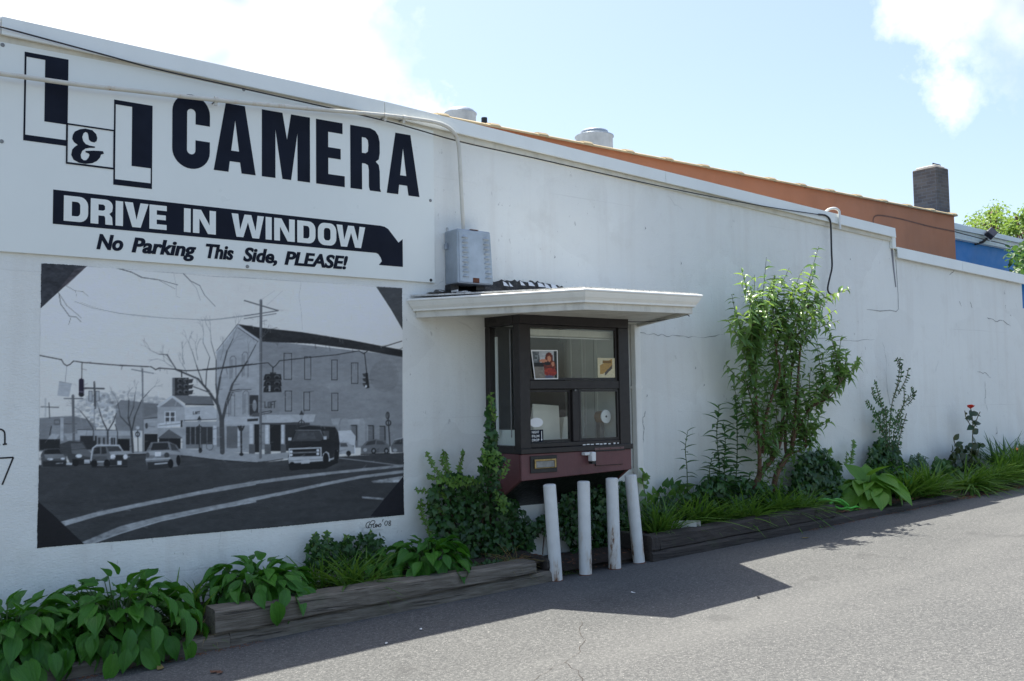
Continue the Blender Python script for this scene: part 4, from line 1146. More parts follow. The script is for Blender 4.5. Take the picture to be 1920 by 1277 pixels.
    # bare twigs hanging into the sky
    z3(); p.line([(878, 730), (985, 760), (1060, 800), (1190, 818), (1330, 855)], 8, 70, .9, 4); p.line([(985, 760), (1065, 798), (1180, 815), (1310, 885)], 5, 90, .8, 3); p.line([(1300, 770), (1320, 860), (1320, 940), (1345, 950)], 3, 130, .7)
    p.line([(1372, 770), (1425, 825), (1495, 860), (1530, 930), (1610, 1015)], 7, 76, .9, 3); p.line([(1425, 828), (1470, 880), (1500, 970)], 4, 120, .7)
    p.line([(440, 915), (455, 1000), (520, 1090), (570, 1095), (605, 1130)], 6, 66, .9, 4); p.line([(445, 925), (500, 1010), (590, 1085), (610, 1105)], 5, 80, .8, 3); p.line([(530, 1100), (515, 1150)], 4, 80, .8); p.line([(500, 865), (560, 898), (620, 905), (660, 940)], 4, 90, .8, 3); p.line([(565, 900), (575, 945)], 3, 100, .7)
    p.line([(560, 980), (700, 1030), (900, 1070), (1200, 1100), (1560, 1120), (1720, 1100), (1916, 1072)], 5, 118, .75); p.line([(600, 985), (780, 1045), (1000, 1085), (1260, 1105)], 3, 125, .6)
    p.line([(660, 716), (800, 722), (1100, 750), (1600, 790), (1916, 806)], 3, 118, .7)
    z4(); p.line([(0, 790), (240, 804), (650, 828), (860, 840), (1218, 866)], 3, 118, .7); p.line([(650, 780), (655, 860), (640, 940), (660, 1060), (665, 1190)], 3, 136, .7)
    return p

def build_mural():
    p = paint_mural()
    X0, X1, Z0, Z1 = 1.378, 4.108, 0.737, 2.588
    nx, nz = 540, 366
    X = np.linspace(X0, X1, nx); Z = np.linspace(Z0, Z1, nz)
    gx, gz_ = np.meshgrid(X, Z)
    # hand painted outline wanders a little
    rs = np.random.RandomState(5)
    def wob(n):
        a = np.cumsum(rs.randn(n)); a -= np.linspace(a[0], a[-1], n); return a/np.abs(a).max()*0.004+rs.randn(n)*0.0007
    gx[:, 0] += wob(nz); gx[:, -1] += wob(nz); gz_[0] += wob(nx); gz_[-1] += wob(nx)
    Y = -0.0022
    P = np.stack([gx.ravel(), np.full(gx.size, Y), gz_.ravel()], 1)
    v = (P - CAM) @ MC.T
    px = 960+F_PX*v[:, 0]/v[:, 2]; py = 638.5+F_PX*v[:, 1]/v[:, 2]
    fx = np.clip((px-p.x0)*p.S-.5, 0, p.w-1.001); fy = np.clip((py-p.y0)*p.S-.5, 0, p.h-1.001)
    ix, iy = fx.astype(int), fy.astype(int); ax, ay = (fx-ix)[:, None], (fy-iy)[:, None]
    c = p.a[iy, ix]*(1-ax)*(1-ay)+p.a[iy, ix+1]*ax*(1-ay)+p.a[iy+1, ix]*(1-ax)*ay+p.a[iy+1, ix+1]*ax*ay
    s = np.clip(c/255.0, 0.01, 1)
    lin = np.where(s <= 0.04045, s/12.92, ((s+0.055)/1.055)**2.4)
    white = ((170/255+0.055)/1.055)**2.4
    alb = np.clip(lin/white*0.78, 0.006, 0.85)
    me = bpy.data.meshes.new('mural')
    idx = np.arange(nx*nz).reshape(nz, nx)
    f = np.stack([idx[:-1, :-1].ravel(), idx[:-1, 1:].ravel(), idx[1:, 1:].ravel(), idx[1:, :-1].ravel()], 1)
    org = np.array([(X0+X1)/2, 0, Z0])
    me.vertices.add(nx*nz); me.vertices.foreach_set('co', (P-org).ravel())
    me.loops.add(f.size); me.loops.foreach_set('vertex_index', f.ravel())
    me.polygons.add(len(f)); me.polygons.foreach_set('loop_start', np.arange(0, f.size, 4)); me.polygons.foreach_set('loop_total', np.full(len(f), 4))
    me.update(calc_edges=True)
    at = me.color_attributes.new('paint', 'FLOAT_COLOR', 'POINT')
    at.data.foreach_set('color', np.concatenate([alb, np.ones((len(alb), 1))], 1).ravel())
    me.materials.append(M_MURAL)
    o = bpy.data.objects.new('mural', me); o.location = org; link(o)
    tag(o, 'black and white street scene mural with cars painted on the white wall below the sign', 'mural')
    return o
MURAL = build_mural()

def painted_lines(name, strokes, mat, w, parent, y=-0.0026, nm='brush_stroke'):
    for st in strokes:
        pts = [(W(a, b)[0], y, W(a, b)[2]) for a, b in st]
        MB().ribbon(pts, w, (0, -1, 0)).build(nm, mat, parent)

def smooth_path(pts, n=6):
    out = []
    for i in range(len(pts)-1):
        p0, p1, p2, p3 = pts[max(i-1, 0)], pts[i], pts[i+1], pts[min(i+2, len(pts)-1)]
        for k in range(n):
            t = k/n
            out.append(tuple(0.5*((2*p1[j])+(-p0[j]+p2[j])*t+(2*p0[j]-5*p1[j]+4*p2[j]-p3[j])*t*t+(-p0[j]+3*p1[j]-3*p2[j]+p3[j])*t**3) for j in range(len(p1))))
    out.append(tuple(pts[-1])); return out

def build_signature():
    x, y, z = W(709, 985)
    s = empty('mural_signature', (x, 0, z), 'small black handwritten signature and year under the mural corner', 'signature')
    Z = lambda a, b: (400+a/3.9917, 780+b/3.9917)
    st = [[(1170, 790), (1150, 800), (1141, 820), (1150, 838), (1170, 832)], [(1158, 838), (1172, 800), (1190, 783), (1207, 787), (1205, 803), (1185, 812), (1165, 810)],
          [(1178, 836), (1186, 815), (1198, 808), (1196, 832), (1210, 830), (1222, 815), (1216, 808), (1210, 820), (1218, 832), (1232, 812), (1233, 828), (1246, 806), (1255, 815), (1246, 830), (1236, 826)],
          [(1270, 772), (1264, 790)], [(1290, 786), (1282, 800), (1284, 815), (1293, 818), (1302, 803), (1300, 788), (1290, 786)], [(1322, 784), (1312, 790), (1316, 800), (1326, 808), (1322, 819), (1312, 816), (1314, 805), (1324, 796), (1327, 788), (1322, 784)]]
    painted_lines('', [smooth_path([Z(*q) for q in k]) for k in st], M_PAINTBLACK, 0.0055, s)
    x, y, z = W(8, 860)
    s2 = empty('painted_lettering', (x, 0, z), 'edge of black painted lettering, an n above a 7, left of the mural', 'lettering')
    st = [[(-4, 806), (0, 805), (4, 806), (8, 810), (9, 818), (9, 833)], [(5, 833.5), (13, 832.5)], [(-8, 834), (0, 834)], [(-16, 860), (0, 859), (25, 857.5)], [(25, 857.5), (15, 882), (4, 909)]]
    painted_lines('', [smooth_path(k, 4) for k in st], M_PAINTBLACK, 0.010, s2)
build_signature()

# ------------------------------------------------------------------ drive-up booth
def build_booth():
    b = empty('drive_up_booth', (5.55, 0, 0.8), 'dark framed drive-up window booth with maroon base jutting from the white wall', 'booth')
    F = -BD
    def fr(x0, x1, y0, y1, z0, z1, nm='frame', mat=M_FRAME, bev=0.004): return MB().box(x0, x1, y0, y1, z0, z1).build(nm, mat, b, bevel=bev)
    # corner posts, head and rails
    fr(BX0, 5.035, F, F+0.09, 1.215, 2.286, 'post'); fr(6.045, BX1, F, F+0.04, 1.215, 2.286, 'post')
    fr(BX0, BX1, F-.004, F+0.09, 2.286, 2.43, 'head_rail')
    fr(BX0-.003, BX0+.075, F+0.092, -0.003, 2.286, 2.43, 'head_rail'); fr(BX1-.075, BX1+.003, F+0.092, -0.003, 2.286, 2.43, 'head_rail')
    fr(BX0, BX0+.075, -0.07, -0.003, 1.215, 2.284, 'jamb'); fr(BX1-.0745, BX1, -0.07, -0.003, 1.215, 2.284, 'jamb')
    fr(5.037, 6.043, F+.004, F+0.075, 1.742, 1.815, 'transom')
    fr(5.503, 5.572, F+.008, F+0.07, 1.292, 1.740, 'mullion')
    fr(BX0-.01, BX1+.008, F-.018, F+0.09, 1.205, 1.250, 'sill'); fr(5.037, 6.043, F+.006, F+.085, 1.252, 1.290, 'track')
    fr(BX0-.008, BX0+.07, F+.092, -0.003, 1.205, 1.27, 'side_sill'); fr(BX1-.07, BX1+.006, F+.092, -0.003, 1.205, 1.27, 'side_sill')
    # slim sash bars
    for x0, x1, z0, z1, y in ((5.575, 6.04, 1.293, 1.738, F+.012), (5.04, 5.50, 1.293, 1.738, F+.035), (5.04, 6.04, 1.818, 2.283, F+.02)):
        m = MB(); t = 0.020
        m.box(x0, x1, y, y+.022, z0, z0+t); m.box(x0, x1, y, y+.022, z1-t, z1); m.box(x0, x0+t, y, y+.022, z0+t, z1-t); m.box(x1-t, x1, y, y+.022, z0+t, z1-t)
        sa = m.build('sash', M_FRAME, b)
        MB().box(x0+t-.002, x1-t+.002, y+.009, y+.013, z0+t-.002, z1-t+.002).build('pane', M_GLASS, sa)
    MB().box(BX0+.03, BX0+.034, F+.088, -.068, 1.268, 2.288).build('pane', M_GLASS, b)
    lp = MB().box(BX1-.088, BX1-.078, F+.046, .262, 1.203, 2.335).build('lining_panel', M_CABINET, b)
    MB().box(BX1-.074, BX1-.004, F+.042, -.072, 1.272, 2.284).build('side_panel', M_FRAME, b)
    for y0, y1 in ((F+.055, F+.075), (-.16, -.13), (.04, .07), (.20, .23)): MB().box(BX1-.097, BX1-.0885, y0, y1, 1.203, 2.25).build('lining_batten', M_CABINET, lp)
    MB().box(BX1-.0905, BX1-.0885, -.125, -.119, 1.203, 2.25).build('panel_joint', M_TAR, lp)
    MB().box(BX1-.0905, BX1-.0885, F+.080, F+.086, 1.203, 2.25).build('panel_joint', M_TAR, lp)
    MB().box(5.04, BX1-.10, F+.10, F+.16, 2.20, 2.262).build('blind_box', M_CREAM, b, bevel=.006)
    m = MB(); m.tube([(5.05, F+.13, 2.19), (BX1-.11, F+.13, 2.19)], .006, 6); m.build('blind_rail', M_VINYL, b)
    m = MB(); m.tube([(BX0+.022, F+.16, 1.34), (BX0+.022, F+.16, 2.25)], .005, 6); m.build('glazing_strip', M_STEEL, b)
    m = MB(); m.box(BX0+.037, BX0+.047, -.13, -.10, 1.35, 2.2); m.build('glazing_strip', M_WHITEPL, b)
    m = MB(); m.box(BX0+.080, BX0+.12, F+.11, -.02, 1.2008, 1.40); m.build('ledge_board', M_CABINET, b)
    # maroon base: front panel, raked side cheeks, sloping underside
    zb0, zb1 = 0.985, 1.02
    m = MB(); m.hexa([(BX0, F, zb0), (BX1, F, zb1), (BX1, F+.03, zb1), (BX0, F+.03, zb0), (BX0, F, 1.204), (BX1, F, 1.204), (BX1, F+.03, 1.204), (BX0, F+.03, 1.204)]); m.build('base_panel', M_MAROON, b, bevel=0.004)
    for x0, x1, z in ((BX0-.002, BX0+.03, zb0), (BX1-.03, BX1+.002, zb1)):
        m = MB(); m.hexa([(x0, F+.031, z), (x1, F+.031, z), (x1, -.002, .72), (x0, -.002, .72), (x0, F+.031, 1.204), (x1, F+.031, 1.204), (x1, -.002, 1.204), (x0, -.002, 1.204)]); m.build('side_cheek', M_MAROON, b)
    m = MB(); m.hexa([(BX0+.031, F+.031, zb0+.005), (BX1-.031, F+.031, zb1+.005), (BX1-.031, -.002, .725), (BX0+.031, -.002, .725), (BX0+.031, F+.031, zb0+.03), (BX1-.031, F+.031, zb1+.03), (BX1-.031, -.002, .75), (BX0+.031, -.002, .75)]); m.build('underside', M_TAR, b)
    MB().box(BX0+.04, BX1-.10, F+.095, 0.30, 1.165, 1.20).build('counter', M_CABINET, b)
    # film slot
    sp = fr(5.018, 5.300, F-.012, F-.001, 1.045, 1.185, 'slot_plate', M_WOODSLOT, .002)
    s = MB(); x0, x1, z0, z1 = 5.052, 5.280, 1.082, 1.158; t = .014
    s.box(x0, x1, F-.026, F-.013, z1-t, z1); s.box(x0, x0+t, F-.026, F-.013, z0, z1-t); s.box(x1-t, x1, F-.026, F-.013, z0, z1-t); s.box(x0+t, x1-t, F-.022, F-.013, z0, z0+.006)
    s.build('slot_surround', M_BRASS, sp, bevel=.002)
    MB().hexa([(x0+t, F-.020, z0+.008), (x1-t, F-.020, z0+.008), (x1-t, F-.016, z0+.008), (x0+t, F-.016, z0+.008), (x0+t, F-.018, z1-t-.004), (x1-t, F-.018, z1-t-.004), (x1-t, F-.014, z1-t-.004), (x0+t, F-.014, z1-t-.004)]).build('slot_flap', M_STEEL, sp)
    # drop door with its hinge strip
    dd = fr(5.735, 6.058, F-.010, F-.001, 1.075, 1.195, 'drop_door', M_MAROON, .002)
    fr(5.722, 6.072, F-.017, F-.002, 1.196, 1.206, 'hinge_shadow_strip', M_TAR, .0)  # solid dark strip painted as the shade under the hinge
    hs = MB().box(5.720, 6.066, F-.020, F-.003, 1.2075, 1.229).build('hinge_strip', M_MAROON_D, dd, bevel=.002)
    for x in (5.77, 5.90, 6.02): m = MB(); m.tube([(x, F-.019, 1.219), (x, F-.024, 1.219)], .004, 6); m.build('screw', M_RUST, dd)
    m = MB(); m.box(5.732, 5.7345, F-.0115, F-.002, 1.07, 1.195); m.box(5.732, 6.060, F-.0115, F-.002, 1.0715, 1.0745); m.build('door_gap', M_TAR, dd)
    # white elbow intercom pipe
    m = MB(); m.box(5.578, 5.636, F-.05, F-.002, 1.170, 1.196); bk = m.build('bracket', M_WHITEPL, b, bevel=.004)
    m = MB(); m.box(5.637, 5.684, F-.075, F-.018, 1.118, 1.198); m.build('speaker_cap', M_WHITEPL, bk, bevel=.008, seg=2)
    m = MB(); m.box(5.641, 5.680, F-.070, F-.022, 1.095, 1.1175); m.build('speaker_mouth', M_TAR, bk)
    # peeling white caulk on the track
    for i in range(9):
        x = 5.60+i*.05+random.uniform(-.01, .01)
        MB().box(x, x+random.uniform(.01, .04), F+.0015, F+.0055, 1.252+random.uniform(0, .004), 1.262+random.uniform(0, .006)).build('caulk_flake', M_VINYL, b)
    m = MB(); m.box(5.517, 5.535, F-.006, F+.0075, 1.722, 1.738); m.build('latch', M_STEEL, b, bevel=.002)
    return b
BOOTH = build_booth()

# room behind the booth opening
def build_room():
    r = empty('booth_room', (5.6, 1.6, 0.6), 'dim room seen through the drive-up window glass', 'room')
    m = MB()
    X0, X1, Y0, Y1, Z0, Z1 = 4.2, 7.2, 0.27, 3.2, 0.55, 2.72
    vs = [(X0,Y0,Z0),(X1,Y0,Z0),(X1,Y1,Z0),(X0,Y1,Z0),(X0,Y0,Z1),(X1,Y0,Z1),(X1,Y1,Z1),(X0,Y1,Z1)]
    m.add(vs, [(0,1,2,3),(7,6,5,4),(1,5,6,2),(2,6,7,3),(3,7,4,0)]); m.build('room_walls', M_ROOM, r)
    def thing(nm, mat, box, label, cat, bev=.004):
        return MB().box(*box).build(nm, mat, None, bevel=bev, label=label, cat=cat)
    c = empty('storage_cabinet', (6.65, .7, .56), 'pale enamel storage cabinet inside the booth, behind the right panes', 'cabinet')
    MB().box(6.42, 6.90, .33, .72, .56, 2.24).build('carcass', M_CABINET, c, bevel=.006)
    MB().box(6.39, 6.92, .29, .75, 2.242, 2.29).build('cornice', M_CABINET, c, bevel=.004)
    MB().box(6.45, 6.65, .314, .329, .66, 2.22).build('door', M_CABINET, c, bevel=.003)
    cd = MB().box(6.665, 6.87, .314, .329, .66, 2.22).build('door', M_CABINET, c, bevel=.003)
    MB().box(6.68, 6.692, .300, .3135, 1.5, 1.62).build('handle', M_STEEL, cd)
    sh = empty('wall_shelf', (5.4, 3.0, .56), 'empty shelf unit deep in the dim booth room', 'shelf')
    for z in (1.0, 1.5, 2.0): MB().box(4.6, 6.6, 2.75, 3.15, z, z+.03).build('shelf_board', M_CARDB, sh)
    for x in (4.6, 5.6, 6.57): MB().box(x, x+.03, 2.76, 3.14, .56, 2.3).build('upright', M_CARDB, sh)
    # counter-top things
    p = empty('paper_bag_stack', (5.42, -.22, 1.2005), 'stack of cream paper bags leaning behind the lower left pane', 'paper bags')
    for k in range(7):
        x0 = 5.22+k*.018; w = .30-k*.012; zt = 1.62-k*.028
        m = MB(); y0 = -.30+k*.030
        m.hexa([(x0, y0, 1.2008), (x0+w, y0, 1.2008), (x0+w, y0+.02, 1.2008), (x0, y0+.02, 1.2008), (x0+.02, y0+.03, zt), (x0+w+.01, y0+.03, zt-.02), (x0+w+.01, y0+.044, zt-.02), (x0+.02, y0+.044, zt)])
        m.build('bag', M_PAPER, p, bevel=.004)
    m = MB(); m.hexa([(5.56, -.25, 1.2008), (5.66, -.25, 1.2008), (5.66, -.12, 1.2008), (5.56, -.12, 1.2008), (5.58, -.28, 1.50), (5.72, -.25, 1.515), (5.66, -.12, 1.49), (5.58, -.12, 1.49)]); m.build('open_bag', M_PAPER, p, bevel=.003)
    q = W(1135, 781, -.40)
    s = empty('tape_reel', (q[0], -.38, 1.2005), 'white tape reel on a stand behind the lower right pane', 'reel')
    A, B = Vector((q[0]-.005, -.31, q[2]-.003)), Vector(q); ax = (B-A).normalized()
    m = MB(); m.tube([A, B], .052, 20); m.build('tape_roll', M_CARDB, s)
    m = MB(); m.tube([B+ax*.0005, B+ax*.010], .060, 24); fl = m.build('flange', M_VINYL, s)
    m = MB(); m.tube([B+ax*.0105, B+ax*.013], .010, 12); m.build('hub', M_TAR, fl)
    m = MB(); m.box(A.x-.01, A.x+.04, -.34, -.29, 1.2008, q[2]-.05); m.build('stand', M_STEEL, s)
    return r
build_room()

# prints and stickers on the glass
def print_grid(name, x0, x1, z0, z1, y, fn, label, cat, n=44, shear=0.0, twist=0.0):
    X = np.linspace(0, 1, n); gx, gz2 = np.meshgrid(X, X)
    c = np.array([[fn(u, v) for u in X] for v in X]).reshape(-1, 3)
    lin = np.where(c <= .04045, c/12.92, ((c+.055)/1.055)**2.4)
    P = np.stack([x0+(x1-x0)*(gx*(1-twist*(1-gz2))+twist*(1-gz2)), np.full(gx.shape, y), z0+(z1-z0)*gz2+shear*gx], -1).reshape(-1, 3)
    org = P.mean(0); org[2] = z0
    idx = np.arange(n*n).reshape(n, n)
    f = np.stack([idx[:-1, :-1].ravel(), idx[:-1, 1:].ravel(), idx[1:, 1:].ravel(), idx[1:, :-1].ravel()], 1)
    me = bpy.data.meshes.new(name); me.from_pydata((P-org).tolist(), [], f.tolist())
    at = me.color_attributes.new('paint', 'FLOAT_COLOR', 'POINT'); at.data.foreach_set('color', np.concatenate([lin, np.ones((len(lin), 1))], 1).ravel())
    me.materials.append(M_PRINT)
    o = bpy.data.objects.new(name, me); o.location = org; link(o)
    so = o.modifiers.new('card', 'SOLIDIFY'); so.thickness = .0008; so.offset = -1
    return tag(o, label, cat)
def build_prints():
    rs = np.random.RandomState(11); g = rs.rand(16, 16)
    def nz(u, v): return g[int(v*15.9), int(u*15.9)]-.5
    def in_e(u, v, cx, cy, rx, ry): return ((u-cx)/rx)**2+((v-cy)/ry)**2 < 1
    def photo(u, v):
        if u < .03 or u > .97 or v < .025 or v > .975: return (.93, .93, .92)
        k = nz(u, v)*.10
        c = (.72+k, .73+k, .74+k) if v > .48 else (.50+k, .47+k, .43+k)
        if u < .30 and .42 < v < .95: c = (.42+k*3, .44+k*3, .45+k*3)
        if u > .86: c = (.13+k, .15+k, .14+k)
        if u < .45 and .44 < v < .56: c = (.10, .10, .11)
        if in_e(u, v, .66, .42, .24, .28): c = (.45+k*2.5, .17+k, .12)
        if in_e(u, v, .68, .24, .26, .14): c = (.62+k*2, .20+k, .16)
        if in_e(u, v, .66, .72, .15, .20): c = (.42+k*2, .17+k, .10)
        if in_e(u, v, .66, .70, .075, .10): c = (.82, .55, .42)
        if in_e(u, v, .43, .63, .16, .055) or in_e(u, v, .80, .52, .06, .08): c = (.80, .54, .42)
        if in_e(u, v, .58, .54, .14, .06): c = (.12, .11, .12)
        if in_e(u, v, .62, .08, .18, .06): c = (.35, .36, .45)
        return tuple(min(1, max(0, q)) for q in c)
    FY = -BD+.020+.009-.0012
    print_grid('photo_print', 5.062, 5.352, 1.822, 2.070, -BD+.017, photo, 'colour photo print of a person in red taped inside the upper pane', 'photo', shear=.004, twist=.12)
    def card(u, v):
        k = nz(u, v)*.06; c = (.84+k, .80+k, .66+k)
        d = abs((v-.52)-(u-.45)*.5)
        if d < .26 and .12 < u < .85 and v > .18: c = (.70+k, .56+k, .32)
        if abs((v-.35)-(u-.6)*.9) < .09 and .40 < u < .82: c = (.36, .33, .30)
        if abs(v-.80) < .07 and .3 < u < .8: c = (.50, .38, .20)
        return c
    print_grid('price_card', 5.812, 6.018, 1.842, 2.016, -BD+.026, card, 'cream card with ochre print in the upper right pane corner', 'card')
    # oval sticker
    m = MB(); cx, cz = 5.125, 1.462; y = -BD+.035+.007
    ring = [(cx+.072*math.cos(2*PI*i/28), cz+.040*math.sin(2*PI*i/28)) for i in range(28)]
    m.prism_y(ring, y-.001, y); m.build('oval_sticker', M_VINYL, None, label='blank white oval sticker on the lower left pane', cat='sticker')
    x0, x1, z0, z1 = 5.058, 5.190, 1.296, 1.402; y = -BD+.035-.0008
    d = empty('night_drop_sign', ((x0+x1)/2, y, z0), 'small black NIGHT FILM DROP sign with arrow on the lower left pane', 'sign')
    MB().box(x0, x1, y-.0022, y, z0, z1).build('plate', M_BLACK, d)
    for i, tx in enumerate(('NIGHT', 'FILM', 'DROP')):
        text_shapes('word', tx, M_VINYL, d, x0+.010, z1-.030-i*.033, y-.0024, .021, .078, 0, .02)
    flat_shapes('arrow', [[(x1-.021, z1-.012), (x1-.015, z1-.012), (x1-.015, z0+.026), (x1-.009, z0+.026), (x1-.018, z0+.010), (x1-.027, z0+.026), (x1-.021, z0+.026)]], M_VINYL, d, y-.0026, .0006)
build_prints()

# ------------------------------------------------------------------ canopy
def build_canopy():
    c = empty('booth_canopy', (5.45, 0, 2.4), 'white splayed canopy with gutter over the drive-up window booth', 'canopy')
    A = [Vector((4.16, -.012, 0)), Vector((4.83, -1.46, 0)), Vector((6.09, -1.46, 0)), Vector((6.84, -.012, 0))]
    zt = [2.495, 2.470, 2.490, 2.505]     # gutter lip heights
    def offset(d):
        out = []
        dirs = [(A[i+1]-A[i]).normalized() for i in range(3)]
        nrm = [Vector((q.y, -q.x, 0)) for q in dirs]     # outward
        out.append(A[0]+nrm[0]*d/abs(nrm[0].x)*1.0 if False else A[0]+Vector((nrm[0].x, 0, 0)).normalized()*d/abs(nrm[0].x))
        for i in (1, 2):
            mid = (nrm[i-1]+nrm[i]).normalized(); out.append(A[i]+mid*d/mid.dot(nrm[i]))
        out.append(A[3]+Vector((nrm[2].x, 0, 0)).normalized()*d/abs(nrm[2].x))
        return out
    prof = [(-.005, -.004), (.004, .002), (.012, -.004), (.012, -.014), (.002, -.020), (-.004, -.034), (-.018, -.058), (-.034, -.076), (-.040, -.084), (-.040, -.094), (-.046, -.098), (-.058, -.096), (-.060, -.07), (-.060, -.010)]
    rows = [offset(d) for d, _ in prof]
    n = len(prof)
    for i in range(3):
        m = MB()
        vs = [(rows[k][i].x, rows[k][i].y, zt[i]+prof[k][1]) for k in range(n)] + [(rows[k][i+1].x, rows[k][i+1].y, zt[i+1]+prof[k][1]) for k in range(n)]
        fs = [(k, (k+1) % n, (k+1) % n+n, k+n) for k in range(n)] + [tuple(range(n-1, -1, -1)), tuple(range(n, 2*n))]
        m.add(vs, fs); m.build('gutter', M_GUTTER, c)
    # fascia board, soffit and deck
    fo, fi = offset(-.066), offset(-.10)
    for i in range(3):
        m = MB()
        m.hexa([(fo[i].x, fo[i].y, zt[i]-.150), (fo[i+1].x, fo[i+1].y, zt[i+1]-.150), (fi[i+1].x, fi[i+1].y, zt[i+1]-.150), (fi[i].x, fi[i].y, zt[i]-.150),
                (fo[i].x, fo[i].y, zt[i]-.012), (fo[i+1].x, fo[i+1].y, zt[i+1]-.012), (fi[i+1].x, fi[i+1].y, zt[i+1]-.012), (fi[i].x, fi[i].y, zt[i]-.012)])
        m.build('fascia', M_SOFFIT, c)
    so = offset(-.104)
    m = MB(); vs = [(v.x, v.y, zt[i]-.125) for i, v in enumerate(so)] + [(v.x, v.y, zt[i]-.105) for i, v in enumerate(so)]
    m.add(vs, [(3, 2, 1, 0), (4, 5, 6, 7), (0, 1, 5, 4), (1, 2, 6, 5), (2, 3, 7, 6), (3, 0, 4, 7)]); m.build('soffit', M_SOFFIT, c)
    m = MB(); de = offset(-.02)
    zr = [2.53, 2.487, 2.505, 2.54]
    vs = [(v.x, v.y, zr[i]-.012) for i, v in enumerate(de)] + [(v.x, v.y, zr[i]) for i, v in enumerate(de)]
    m.add(vs, [(3, 2, 1, 0), (4, 5, 6, 7), (0, 1, 5, 4), (1, 2, 6, 5), (2, 3, 7, 6), (3, 0, 4, 7)]); m.build('roof_deck', M_ROOFGREY, c)
    # ragged tar flashing up the wall
    rs = random.Random(4)
    prof2 = [W(a, c2) for a, c2 in ((800, 548), (850, 540), (905, 527), (960, 526), (1000, 528), (1035, 533), (1062, 541))]
    px_, pz_ = [q[0] for q in prof2], [q[2] for q in prof2]
    X = np.linspace(px_[0], px_[-1], 54)
    lo, hi = [], []
    for x in X:
        h = float(np.interp(x, px_, pz_)) + rs.uniform(-.012, .012)
        lo.append((x, -.20+rs.uniform(-.03, .03), 2.545)); hi.append((x, -.006, max(2.56, h)))
    m = MB(); n = len(X)
    vs = lo + [(a, -.06+rs.uniform(-.012, .012), c2*.55+.45*2.55+rs.uniform(-.008, .008)) for a, b2, c2 in hi] + hi + [(a, -.002, c2) for a, b2, c2 in hi]
    fs = []
    for r in range(3): fs += [(r*n+i, r*n+i+1, (r+1)*n+i+1, (r+1)*n+i) for i in range(n-1)]
    m.add(vs, fs, True); m.build('tar_flashing', M_TAR, c)
    for a, c2, w2 in ((940, 532, 9), (951, 533, 6), (972, 531, 8), (987, 532, 11), (1005, 534, 12), (1018, 536, 10), (1030, 537, 12), (820, 549, 14)):
        q, q2 = W(a, c2, -.05), W(a+w2, c2+1, -.05)
        m = MB(); hh = .022
        m.hexa([(q[0], -.092, q[2]-hh), (q2[0], -.092, q2[2]-hh), (q2[0], -.088, q2[2]-hh), (q[0], -.088, q[2]-hh), (q[0]+.012, -.058, q[2]+hh), (q2[0]-.008, -.056, q2[2]+hh*.6), (q2[0]-.008, -.052, q2[2]+hh*.6), (q[0]+.012, -.054, q[2]+hh)])
        m.build('flaking_paint', M_VINYL, c)
    for i in range(26):
        f = rs.random(); x = 4.40+f*.85; MB().box(x, x+rs.uniform(.01, .04), -.30-rs.random()*.05, -.26, 2.5405, 2.5405+rs.uniform(.004, .016)).build('roof_debris', M_ROOFGREY, c)
    # loose wire under the right edge
    m = MB(); m.tube(smooth_path([(6.18, -.45, 2.352), (6.35, -.6, 2.347), (6.25, -1.0, 2.345), (6.1, -1.28, 2.34), (6.08, -1.33, 2.325)], 4), .004, 5); m.build('loose_wire', M_CABLE, c)
    return c
build_canopy()

# ------------------------------------------------------------------ electrical box, conduit, cables
def build_box():
    x0, x1, z0, z1, y = 4.525, 4.865, 2.632, 3.092, -.2
    b = empty('electrical_box', (4.7, -.1, z0), 'galvanised louvred electrical box with rust on the wall above the canopy', 'electrical box')
    m = MB(); m.hexa([(x0, y, z0), (x1+.025, y, z0), (x1+.025, -.004, z0), (x0, -.004, z0), (x0, y, z1), (x1, y, z1), (x1, -.004, z1), (x0, -.004, z1)]); m.build('housing', M_GALV, b, bevel=.012, seg=2)
    m = MB(); m.hexa([(x0+.018, y-.006, z0+.012), (x1+.018, y-.006, z0+.012), (x1+.018, y-.0005, z0+.012), (x0+.018, y-.0005, z0+.012), (x0+.014, y-.006, z1-.03), (x1-.006, y-.006, z1-.03), (x1-.006, y-.0005, z1-.03), (x0+.014, y-.0005, z1-.03)]); cv = m.build('cover', M_GALV, b, bevel=.002)
    for i in range(9):
        z = z0+.055+i*.041
        for cx in (x0+.072+.006*(1-i/9), x1-.055+.024*(1-i/9)):
            m = MB(); vs, fs = [], []
            for k in range(5):
                a = k/4*PI; xx = cx-.034*math.cos(a)
                vs += [(xx, y-.006, z), (xx, y-.006-.024*math.sin(a), z), (xx, y-.006-.001*math.sin(a), z+.027*math.sin(a)+.001)]
            for k in range(4):
                fs += [(3*k, 3*k+3, 3*k+4, 3*k+1), (3*k+1, 3*k+4, 3*k+5, 3*k+2)]
            m.add(vs, fs, True); m.build('louvre', M_GALV, cv)
    MB().box(4.675, 4.738, y-.0095, y-.0065, z0+.010, z0+.052).build('rust_patch', M_RUST, cv)
    MB().box(4.66, 4.74, y-.004, y+.06, z1+.0005, z1+.004).build('rust_patch', M_RUST, b)
    m = MB(); m.box(x0-.022, x0-.0005, -.06, -.03, z1-.16, z1-.11); m.build('latch', M_GALV, b, bevel=.003)
    for xq in (4.52, 4.78): MB().box(xq, xq+.08, -.10, -.012, z0-.095, z0-.0005).build('foot_bracket', M_TAR, b)
build_box()

